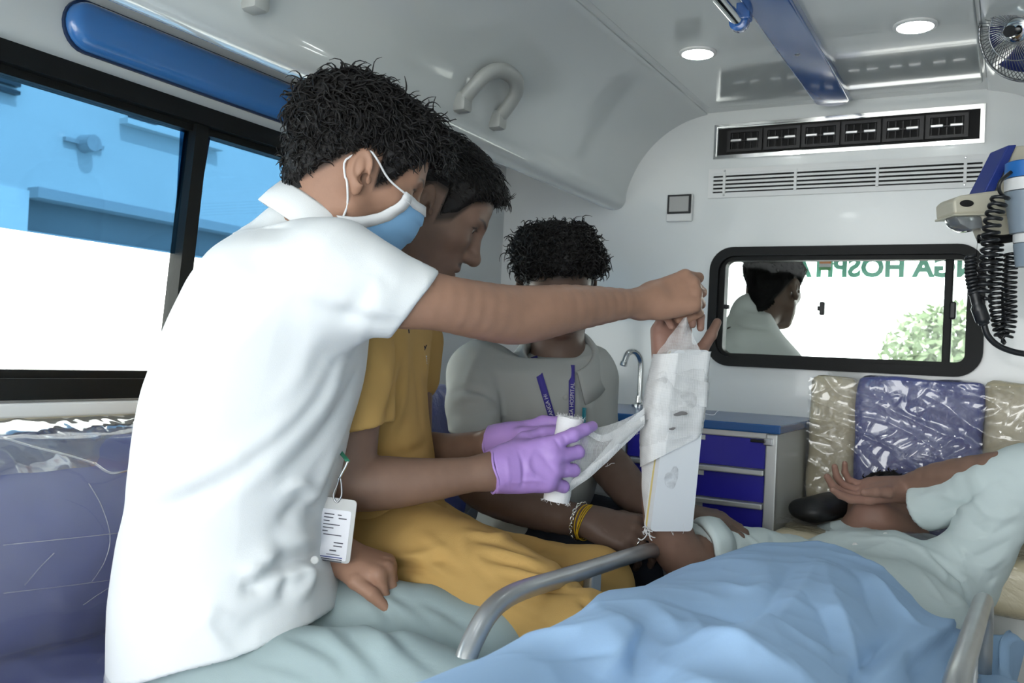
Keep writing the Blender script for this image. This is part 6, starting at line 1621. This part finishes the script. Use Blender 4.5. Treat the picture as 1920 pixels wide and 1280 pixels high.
# irregular grey patches on the board and the gauze
def grey_patch(u, v, ru, rv, seed, parent, lift=.0022):
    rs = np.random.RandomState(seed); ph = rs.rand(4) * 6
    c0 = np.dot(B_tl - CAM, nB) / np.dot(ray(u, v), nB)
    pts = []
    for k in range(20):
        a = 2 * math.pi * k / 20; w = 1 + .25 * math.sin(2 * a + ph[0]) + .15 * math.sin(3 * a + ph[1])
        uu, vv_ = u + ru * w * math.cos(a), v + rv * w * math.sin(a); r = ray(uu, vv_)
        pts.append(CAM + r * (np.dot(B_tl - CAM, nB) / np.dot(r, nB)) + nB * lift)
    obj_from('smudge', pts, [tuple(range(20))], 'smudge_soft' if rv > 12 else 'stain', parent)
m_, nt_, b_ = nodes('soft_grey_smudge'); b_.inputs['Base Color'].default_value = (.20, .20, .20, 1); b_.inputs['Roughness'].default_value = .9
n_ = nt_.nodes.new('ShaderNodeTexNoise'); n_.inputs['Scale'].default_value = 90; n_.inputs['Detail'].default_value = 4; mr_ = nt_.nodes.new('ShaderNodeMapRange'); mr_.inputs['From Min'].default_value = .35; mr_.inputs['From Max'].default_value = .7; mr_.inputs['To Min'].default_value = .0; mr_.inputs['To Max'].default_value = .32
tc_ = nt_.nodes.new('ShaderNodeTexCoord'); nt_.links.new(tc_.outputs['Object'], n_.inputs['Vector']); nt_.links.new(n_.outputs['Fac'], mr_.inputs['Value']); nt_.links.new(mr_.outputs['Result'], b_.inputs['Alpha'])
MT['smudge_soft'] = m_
grey_patch(1258, 896, 11, 22, 1, spl, .003)
# ---- gauze wound round board and forearm
ga = empty('gauze_wrap', P(1240, 980, 1.66), 'white gauze bandage wound round splint and forearm with loose end held up', 'bandage')
def wrap_ring(v, ul, ur, dz=.0, puff=0.0, n=44):
    """closed band round forearm and board at image height v"""
    ur_c, ul_c = ur, ul; pts = []
    ur = min(ur, 1331 - .097 * (v - 656)) + 1.5 + puff * 300; d_b = 1.735 + puff; g = puff
    fr = [(ul, 1.655), (ul + 5, 1.630), ((ul * .82 + ur * .18), 1.604 - g), ((ul * .6 + ur * .4), 1.600 - g), ((ul + ur) / 2, 1.604 - g), (ul * .2 + ur * .8, 1.620 - g), (ur - 2, 1.627 - g), (ur + .5, 1.645), (ur - 4, 1.675), ((ul + ur) / 2 + 6, d_b - .01), ((ul * .7 + ur * .3), d_b), (ul + 6, 1.71), (ul, 1.68)]
    return catmull([P(u, v + dz * (u - ul), d) for u, d in fr], 4, closed=True)
def wrap(levels, name, m, seed, sag=0.0):
    rings = [wrap_ring(*L_) for L_ in levels]; rings = [list(r) for r in rings]
    k = len(rings[0]); cols = [catmull([r[i] for r in rings], 5) for i in range(k)]; h = len(cols[0])
    v = np.array([cols[i][j] for i in range(k) for j in range(h)], F32)
    q = np.array([[i * h + j, ((i + 1) % k) * h + j, ((i + 1) % k) * h + j + 1, i * h + j + 1] for i in range(k) for j in range(h - 1)])
    nn = vnormals(v, q); c = v.mean(0); sg = np.sign(((v - c) * nn).sum(1).mean())
    v = v + nn * sg * ((noise3(v * np.array([1, 1, 2.2], F32), 85, seed) * .0016 + noise3(v * np.array([1, 1, 3.0], F32), 180, seed + 1) * .0008))[:, None].astype(F32)
    return obj_from(name, v, q, m, ga, True)
wrap([(664, 1226, 1332, -.05), (700, 1217, 1330, -.05), (740, 1210, 1327, -.05), (780, 1206, 1324, -.05), (820, 1202, 1320, -.15), (850, 1200, 1318, -.35), (875, 1201, 1316, -.5)], 'wrap_layer', 'gauze_thick', 5)
wrap([(715, 1213, 1331, -.28, .001), (740, 1209, 1330, -.28, .0015), (765, 1205, 1328, -.28, .0015), (790, 1201, 1325, -.28, .001)], 'wrap_turn', 'gauze_mid', 9)
wrap([(770, 1206, 1326, -.10, .0015), (795, 1202, 1325, -.14, .002), (820, 1199, 1322, -.18, .002), (838, 1200, 1318, -.22, .001)], 'wrap_turn', 'gauze_mid', 12)
wrap([(690, 1220, 1332, .25, .001), (715, 1214, 1331, .25, .0015), (735, 1210, 1329, .25, .001)], 'wrap_turn', 'gauze_mid', 15)
# back half that runs down to the elbow beside the board
def sheet_between(A, B, n=24, m=10, bow=None, seed=0, amp=.0012):
    A, B = catmull(A, n // max(1, len(A) - 1)), catmull(B, n // max(1, len(B) - 1)); k = min(len(A), len(B)); v = []
    for i in range(k):
        for j in range(m + 1):
            t = j / m; p = A[i] * (1 - t) + B[i] * t
            if bow is not None: p = p + np.asarray(bow) * math.sin(math.pi * t)
            v.append(p)
    v = np.array(v, F32); q = np.array([[i * (m + 1) + j, (i + 1) * (m + 1) + j, (i + 1) * (m + 1) + j + 1, i * (m + 1) + j + 1] for i in range(k - 1) for j in range(m)])
    v = v + vnormals(v, q) * (noise3(v, 120, seed) * amp)[:, None].astype(F32)
    return v, q
v, q = sheet_between([P(1202, 850, 1.655), P(1203, 900, 1.655), P(1206, 945, 1.655), P(1212, 982, 1.655)], [P(1228, 850, 1.618), P(1222, 900, 1.625), P(1216, 945, 1.632), P(1213, 980, 1.64)], 24, 8, cdir(0, 0, -1) * .004, 3)
obj_from('side_fold', v, q, 'gauze_thick', ga, True)
# loose end pulled up to the fist
v, q = sheet_between([P(1228, 668, 1.640), P(1240, 650, 1.632), P(1262, 622, 1.620), P(1282, 596, 1.610)], [P(1316, 664, 1.615), P(1306, 642, 1.612), P(1296, 618, 1.608), P(1286, 594, 1.606)], 27, 14, cdir(0, 0, -1) * .012, 6, .003)
obj_from('loose_end', v, q, 'gauze', ga, True)
# strip running to the roll
v, q = sheet_between([P(1094, 795, 1.548), P(1125, 800, 1.563), P(1165, 788, 1.585), P(1206, 768, 1.612)], [P(1058, 918, 1.535), P(1105, 893, 1.556), P(1155, 850, 1.583), P(1206, 800, 1.612)], 30, 18, cdir(0, .5, -1) * .012, 8, .003)
obj_from('strip', v, q, 'gauze', ga, True)
v, q = sheet_between([P(1062, 908, 1.530), P(1110, 868, 1.550), P(1160, 812, 1.580), P(1208, 778, 1.608)], [P(1068, 922, 1.534), P(1118, 884, 1.552), P(1165, 840, 1.580), P(1208, 798, 1.609)], 30, 6, cdir(0, 0, -1) * .004, 18, .0015)
obj_from('strip_fold', v, q, 'gauze_thick', ga, True)
v, q = sheet_between([P(1098, 800, 1.545), P(1130, 815, 1.562), P(1170, 795, 1.584), P(1208, 764, 1.608)], [P(1100, 815, 1.543), P(1132, 828, 1.560), P(1172, 808, 1.583), P(1208, 776, 1.608)], 30, 5, None, 28, .0015)
obj_from('strip_fold', v, q, 'gauze_thick', ga, True)
for (u, vv_, a, b, s) in ((1266, 773, 11, 4.5, 2), (1250, 801, 6, 2.5, 3), (1282, 745, 16, 14, 4), (1232, 705, 8, 14, 5)): grey_patch(u, vv_, a, b, s, ga, .019)
rs = np.random.RandomState(5)
for (u, vv_, d) in ((1205, 762, 1.62), (1203, 770, 1.62), (1322, 775, 1.60), (1205, 840, 1.63), (1262, 998, 1.61), (1280, 1000, 1.61), (1200, 812, 1.63), (1140, 868, 1.58)):
    p = P(u, vv_, d); t = unit(rs.randn(3)); pts = [p]
    for k in range(5): t = unit(t + .6 * rs.randn(3)); pts.append(pts[-1] + t * .006)
    MB().tube(catmull(pts, 4), .00035, 4).build('thread', 'cotton', ga, smooth=True)
tu = MB();
for k in range(14):
    t = unit(rs.randn(3)); p0 = P(1212, 992, 1.64); pts = [p0 + rs.randn(3) * .004]
    for j in range(4): t = unit(t + .9 * rs.randn(3)); pts.append(pts[-1] + t * .006)
    tu.tube(catmull(pts, 3), .0011, 5)
tu = tu.build('cotton_tuft', 'cotton', ga, smooth=True); tag(tu, kind='stuff')
# ---- bandage roll
rl = empty('bandage_roll', rol1, 'white rolled gauze bandage held upright in purple gloves', 'bandage roll')
rax = unit(rol0 - rol1); LR = np.linalg.norm(rol0 - rol1); RR = .0225
prof = [(0.004, .004), (RR - .003, .002), (RR - .0005, .0), (RR, .004)] + [(RR + .0004 * math.sin(k * 1.7), LR * k / 12) for k in range(1, 12)] + [(RR, LR - .004), (RR - .0005, LR), (RR - .003, LR - .002), (.004, LR - .004)]
MB().lathe(rol1, rax, prof, 40).build('roll', 'cotton', rl, auto=50)
ra_ = unit(np.cross(rax, EZ)); rb_ = np.cross(rax, ra_)
MB().tube([rol0 + rax * .0006 + (ra_ * math.cos(t) + rb_ * math.sin(t)) * (.005 + .0027 * t / 6.28) for t in np.linspace(0, 6.28 * 6, 160)], .0009, 5).build('rolled_edge', 'cotton', rl, smooth=True)
fz = MB()
for k in range(120):
    a = rs.rand() * 6.28; e0, sg = (rol0, 1) if k % 3 else (rol1, -1)
    p = e0 + (ra_ * math.cos(a) + rb_ * math.sin(a)) * (RR - .001); pts = [p]; t = unit(rax * sg + .5 * rs.randn(3))
    for j in range(3): t = unit(t + .6 * rs.randn(3)); pts.append(pts[-1] + t * .0022)
    fz.tube(pts, .00032, 3)
fz = fz.build('frayed_threads', 'cotton', rl); tag(fz, kind='stuff')
# ================================================================== identity card of the man in white
cd_ = empty('identity_card', P(628, 1052, 1.27), 'identity card in clear holder hanging from clip beside white shirt', 'identity card')
cc = P(625, 993, 1.345); cxd = unit(HR * .98 - HF * .05 + EZ * -.07); cyd = unit(EZ - cxd * cxd[2]); cn = np.cross(cxd, cyd); cn = cn if np.dot(cn, CAM - cc) > 0 else -cn
poly = rrect(.060, .094, .006, 4)
hold = [cc + cxd * a + cyd * b for a, b in poly]
slab(hold, cn, -.002, .0).build('holder', mat('grey_clear_holder', (.45, .46, .46), .25), cd_)
slab([cc + cxd * a + cyd * b for a, b in rrect(.048, .074, .003, 3, 0, -.007)], cn, .0, .0006).build('card', mat('card_white', (.74, .75, .80), .35), cd_)
MT['ink'] = mat('dark_ink', (.06, .06, .08), .6); MT['ink_blue'] = mat('blue_ink', (.03, .05, .25), .6)
for k, (a, b, w, hh, mm) in enumerate(((-.016, .022, .015, .0016, 'ink'), (.004, .022, .006, .0014, 'ink'), (-.016, .017, .014, .0016, 'ink'), (.006, .017, .012, .0016, 'ink'), (-.016, .012, .009, .0014, 'ink'), (-.016, .007, .025, .0014, 'ink'), (-.016, .002, .016, .0014, 'ink'), (-.016, -.003, .008, .0014, 'ink'), (-.014, -.008, .027, .0014, 'ink'),
                                       (.003, -.019, .014, .0016, 'ink'), (.003, -.024, .013, .0016, 'ink'), (-.002, -.031, .010, .002, 'ink'), (-.006, -.0365, .020, .0010, 'ink'), (-.018, -.034, .0, .0, 'ink'))):
    if w: slab([cc + cxd * x + cyd * y for x, y in ((a, b), (a + w, b), (a + w, b + hh), (a, b + hh))], cn, .0006, .0009).build('print_line', mm, cd_)
for k in range(3): slab([cc + cxd * x + cyd * y for x, y in ((-.018, -.0405 - k * .003), (.018, -.0405 - k * .003), (.018, -.0392 - k * .003), (-.018, -.0392 - k * .003))], cn, .0006, .0009).build('print_line', 'ink_blue' if k == 0 else 'ink', cd_)
ct = cc + cyd * .047 + cn * .001
MB().tube(catmull([ct + cxd * 0 - cyd * .006, ct + cxd * .006 + cyd * .004, ct + cxd * .004 + cyd * .020, ct + cxd * .001 + cyd * .030, ct - cxd * .001 + cyd * .030, ct - cxd * .002 + cyd * .020, ct - cxd * .006 + cyd * .004], 4, closed=True), .0014, 8, closed=True).build('clip', 'steel', cd_, smooth=True)
MB().tube(catmull([ct + cyd * .030, ct + cyd * .038 + cxd * .003, ct + cyd * .048 + cxd * .007, ct + cyd * .056 + cxd * .009], 4), .0022, 8).build('swivel', 'chrome', cd_, smooth=True)
MB().tube(catmull([ct + cyd * .056 + cxd * .009, P(632, 830, 1.38), P(640, 760, 1.38), P(660, 660, 1.38)], 5), .004, 8, flat=(1, .25)).build('strap', 'green_trim', cd_, smooth=True)
# ================================================================== equipment on the arm at the right
DE = 1.60
eq = empty('wall_monitor', P(1850, 440, DE), 'cream medical wall unit with blue edge and oval hole beside coiled cords', 'medical device')
MT['cream_abs'] = mat('cream_plastic', (.56, .53, .42), .4, vary=.08, vscale=30)
MT['navy_abs'] = mat('navy_plastic', (.02, .04, .22), .35); MT['blue_abs'] = mat('blue_plastic', (.02, .16, .50), .3); MT['grey_abs'] = mat('blue_grey_plastic', (.25, .31, .37), .35); MT['clear_dome'] = mat('smoky_clear_plastic', (.30, .32, .33), .12, trans=.4, coat=.6)
def plate(px, d, depth, name, m, parent, bev=0.0, auto=None):
    pts = [P(u, v, d) for u, v in px]; n = unit(HF)
    mb = MB(); k = len(pts)
    bm = bmesh.new(); f0 = bm.faces.new([bm.verts.new(Vector(p)) for p in pts]); r = bmesh.ops.extrude_face_region(bm, geom=[f0])
    for q in r['geom']:
        if isinstance(q, bmesh.types.BMVert): q.co += Vector(n * depth)
    bmesh.ops.recalc_face_normals(bm, faces=bm.faces[:])
    if bev: bmesh.ops.bevel(bm, geom=bm.edges[:], offset=bev, segments=2, profile=.5, affect='EDGES')
    mb.bm(bm); return mb.build(name, m, parent, auto=auto)
plate([(1868, 362), (1904, 274), (2010, 262), (2010, 420), (1868, 420)], DE + .004, .05, 'back_panel', 'cream_abs', eq, .003)
plate([(1845, 360), (1890, 272), (1907, 271), (1866, 358)], DE - .004, .06, 'edge_strip', 'navy_abs', eq, .002)
tr = plate([(1788, 376), (1800, 366), (1850, 359), (1960, 345), (1960, 398), (1790, 401)], DE - .010, .07, 'tray', 'cream_abs', eq, .004)
plate([(1790, 400), (1960, 396), (1960, 401), (1790, 404)], DE - .013, .075, 'tray_lip', 'cream_abs', tr, .001)
plate([(1813 + 13 * math.cos(k * .2618), 381 + 6.5 * math.sin(k * .2618)) for k in range(24)], DE - .0112, .004, 'oval_port', 'dark_void', tr)
plate([(1791, 404), (1842, 403), (1846, 428), (1820, 431), (1800, 420)], DE + .0, .05, 'dome', 'clear_dome', eq, .006, 40)
plate([(1840, 402), (1910, 400), (1910, 442), (1856, 444)], DE - .002, .05, 'lower_box', 'cream_abs', eq, .003)
q0 = P(1945, 345, DE + .03)
MB().tube([q0, V(.40, q0[1] + .05, q0[2]), V(XR, q0[1] + .06, q0[2])], .022, 14).build('mount_arm', 'cab_white', eq, smooth=True)
bt = empty('suction_jar', P(1925, 500, DE - .03), 'grey jar with blue and white bands on the cream wall unit', 'medical jar')
jc = P(1930, 310, DE - .045)
def band(v0, v1, r0, r1, name, m):
    a, b = P(1930, v0, DE - .045), P(1930, v1, DE - .045); MB().lathe(a, b - a, [(r0 * .9, 0), (r0, .002), (r1, np.linalg.norm(b - a))], 32).build(name, m, bt, auto=40)
band(303, 334, .0370, .0385, 'blue_band', 'blue_abs'); band(334, 358, .0385, .0385, 'white_band', 'white_plastic'); band(358, 437, .0385, .0300, 'body', 'grey_abs'); band(437, 455, .0250, .0250, 'white_neck', 'white_plastic'); band(455, 500, .0250, .0215, 'cup', 'grey_abs')
MT['cord'] = mat('black_cord', (.012, .013, .015), .35)
def coil(path, r, pitch, rw, name, parent, taper=None):
    path = catmull(path, 30); L_ = np.concatenate([[0], np.cumsum([np.linalg.norm(path[i + 1] - path[i]) for i in range(len(path) - 1)])]); n = int(L_[-1] / pitch * 12); pts = []
    for i in range(n):
        s = L_[-1] * i / (n - 1); c = np.array([np.interp(s, L_, [p[k] for p in path]) for k in range(3)]); c2 = np.array([np.interp(min(s + .004, L_[-1]), L_, [p[k] for p in path]) for k in range(3)])
        t = unit(c2 - c + 1e-9 * EX) if s < L_[-1] - .004 else t
        a = unit(np.cross(t, HF)); b = np.cross(t, a); th = 2 * math.pi * s / pitch
        pts.append(c + (a * math.cos(th) + b * math.sin(th)) * r)
    return MB().tube(pts, rw, 7).build(name, 'cord', parent, smooth=True)
k1 = empty('coiled_cord', P(1850, 600, DE - .05), 'black coiled cord looping from jar down to thick connector', 'cord')
MB().tube(catmull([P(1896, 322, DE - .06), P(1876, 340, DE - .06), P(1874, 358, DE - .055), P(1886, 372, DE - .05)], 6), .0032, 8).build('lead', 'cord', k1, smooth=True)
coil([P(1876, 368, DE - .05), P(1860, 420, DE - .05), P(1852, 500, DE - .05), P(1838, 560, DE - .05)], .0125, .0125, .0032, 'coil', k1)
coil([P(1820, 480, DE - .04), P(1821, 520, DE - .045), P(1828, 552, DE - .05)], .0075, .0062, .0030, 'strain_relief', k1)
MB().tube(catmull([P(1826, 545, DE - .05), P(1832, 570, DE - .05), P(1842, 598, DE - .05), P(1846, 610, DE - .05)], 5), [.0085] * 6 + [.012] * 6 + [.009] * 3 + [.005], 14).build('connector', 'cord', k1, smooth=True)
MB().tube(catmull([P(1843, 600, DE - .05), P(1853, 630, DE - .05), P(1880, 652, DE - .05), P(1930, 664, DE - .05), P(2000, 660, DE - .03)], 8), .0052, 10).build('cable', 'cord', k1, smooth=True)
k2 = empty('coiled_cord', P(1885, 640, DE), 'black coiled cord hanging in a loop under cream wall unit', 'cord')
coil([P(1868, 450, DE + .01), P(1866, 540, DE + .01), P(1872, 600, DE + .0), P(1882, 634, DE - .005), P(1892, 600, DE - .005), P(1892, 540, DE - .005), P(1896, 475, DE - .005)], .0105, .0085, .0026, 'coil', k2)
MB().tube(catmull([P(1835, 448, DE), P(1850, 447, DE), P(1880, 448, DE), P(1905, 444, DE)], 5), .008, 10).build('hook', 'blackgloss', k2, smooth=True)
MB().box(P(1840, 478, DE - .01), P(1833, 448, DE + .01), .003).build('hook_end', 'blackgloss', k2)
# black pouch lying on the seat beside the patient's hand
MT['pouch'] = mat('black_pouch', (.010, .011, .012), .5, bump=.3, bscale=60)
pc = Field([Ell(P(1525, 955, 2.13), (.055, .06, .030), None, .02), Ell(P(1565, 945, 2.16), (.04, .05, .03), None, .03)]); pc.disp = lambda p: noise3(p, 60, 71) * .003
gp = garment('pouch', pc, [P(1530, 952, 2.13)], .09, .005, 'pouch', None); tag(gp, 'black soft pouch on cream seat beside the patient\'s hand', 'pouch')
# ================================================================== man in the cab seen through the partition window
MT['hair_matt'] = mat('matt_black_hair', (.006, .006, .006), .9, spec=.1)
SK5 = np.array([.10, .065, .05])
h5 = Head(P(1449, 545, 3.06), cdir(.62, .12, .77), cdir(.10, -.99, .1), 1.03)
b5 = Field(h5.prims); b5.add(Cone(h5.w((0, -.03, -.03)), P(1410, 620, 3.06), .056, .06, .03)); b5.add(*chain([(P(1400, 660, 3.06), .10), (P(1400, 760, 3.06), .12)], .05))
def tone5(p): c = np.tile(SK5, (len(p), 1)); h5.tone(p, c, SK5); return c
m5 = person('person', b5, *box_around([h5.c, P(1400, 800, 3.06)], .17), .010, [(*box_around([h5.c], .16), .005)], tone5, 'man in pale shirt sitting in the cab, seen through partition window')
hair_mesh('hair', h5, lambda l: .010 + .014 * np.clip((l[:, 2] - .02) / .06, 0, 1), m5, .006, .006, 34, 500, .02, .003, .0018, (0, .5, -.4), turns=.8, material='hair_matt')
MT['cab_shirt'] = cloth('pale_grey_shirt', (.50, .52, .52))
rows = [(590, 1380, 1440, 3.06, .10), (625, 1330, 1462, 3.06, .17), (660, 1300, 1495, 3.06, .20), (700, 1285, 1515, 3.06, .21), (820, 1285, 1530, 3.06, .20)]
s5 = Field([torso(rows, .03, 2.2, 1.5), Cone(P(1408, 588, 3.06), P(1402, 630, 3.06), .07, .085, .03)]); s5.disp = lambda p: noise3(p, 25, 81) * .004
s5.fold([(1370, 620), (1420, 640), (1490, 660)], .02, .006); s5.fold([(1380, 600), (1400, 612), (1440, 618)], .008, -.006); s5.fold([(1390, 650), (1440, 660), (1480, 690)], .02, -.006)
garment('shirt', s5, [P(1280, 830, 3.06), P(1530, 590, 3.06), P(1400, 700, 3.3), P(1400, 700, 2.85)], .05, .010, 'cab_shirt', m5)
cs = empty('cab_seat', (-.78, 2.95, 0), 'dark cab seat below the man behind the partition', 'seat')
cushion('cushion', (-1.05, 2.80, .30), (-.50, 3.30, .55), 'black', cs, .04, .002, 9); cushion('backrest', (-1.05, 2.68, .5), (-.50, 2.80, .90), 'black', cs, .04, .002, 10); MB().box((-1.0, 2.75, 0.0), (-.55, 3.2, .31)).build('base', 'black', cs)
for (xa, xb, nm) in ((XL - .05, XL, 'wall_cab_left'), (XR, XR + .05, 'wall_cab_right')):
    o = MB().box((xa, YF + .03, 0), (xb, 3.66, 1.56)).build(nm, 'black'); tag(o, kind='structure')  # unseen windowless sides, added to keep side light out of the cab
flc = MB().box((XL - .05, YF + .03, -.05), (XR + .05, 3.7, 0)).build('floor_cab', 'floor'); tag(flc, kind='structure')
# name on the windscreen, readable from outside
MT['green_letter'] = mat('green_vinyl_letters', (.10, .42, .30), .5)
t0 = ony(1640, 503, 3.715)
txt = flat_text('GANGA HOSPITAL', .102, V(-.44 + .035, 3.712, t0[2]), V(-1, 0, 0), EZ, 'green_letter', wsc, 'lettering', .0004, bold=.0045)
fs_ = empty('flag_sticker', ony(1547, 505, 3.69), 'tiny tricolour flag sticker on the windscreen', 'sticker')
fq = ony(1547, 500, 3.69)
for k, cc_ in enumerate(((.8, .25, .05), (.85, .85, .85), (.05, .35, .08))): MB().box((fq[0] - .022, 3.688, fq[2] + .012 - .013 * k), (fq[0] + .022, 3.6895, fq[2] + .025 - .013 * k)).build('stripe', mat('flag_stripe_%d' % k, cc_, .6), fs_)
# shrub beyond the windscreen
rs = np.random.RandomState(8)
sb = empty('shrub', ony(1760, 800, 8.0), 'grey-green shrub outside beyond the windscreen', 'shrub')
MT['leaf'] = mat('leaf_green', (.16, .22, .12), .6)
v, f = [], []
c0 = ony(1760, 655, 8.0)
for k in range(2600):
    d = unit(rs.randn(3)) * np.array([.55, .4, .5]) * rs.rand() ** .4; p = c0 + d + V(.1, 0, -.1); a = unit(rs.randn(3)) * .05; b = unit(np.cross(a, rs.randn(3))) * .022; n = len(v)
    v += [p - a, p + b, p + a, p - b]; f.append((n, n + 1, n + 2, n + 3))
o = obj_from('leaves', v, f, 'leaf', sb); tag(o, kind='stuff')
MB().tube([V(c0[0] + .1, 8.0, -.55), V(c0[0] + .1, 8.0, c0[2])], .04, 8).build('stem', 'leaf', sb)
for o in list(bpy.data.objects):
    if '_o' in o: del o['_o']
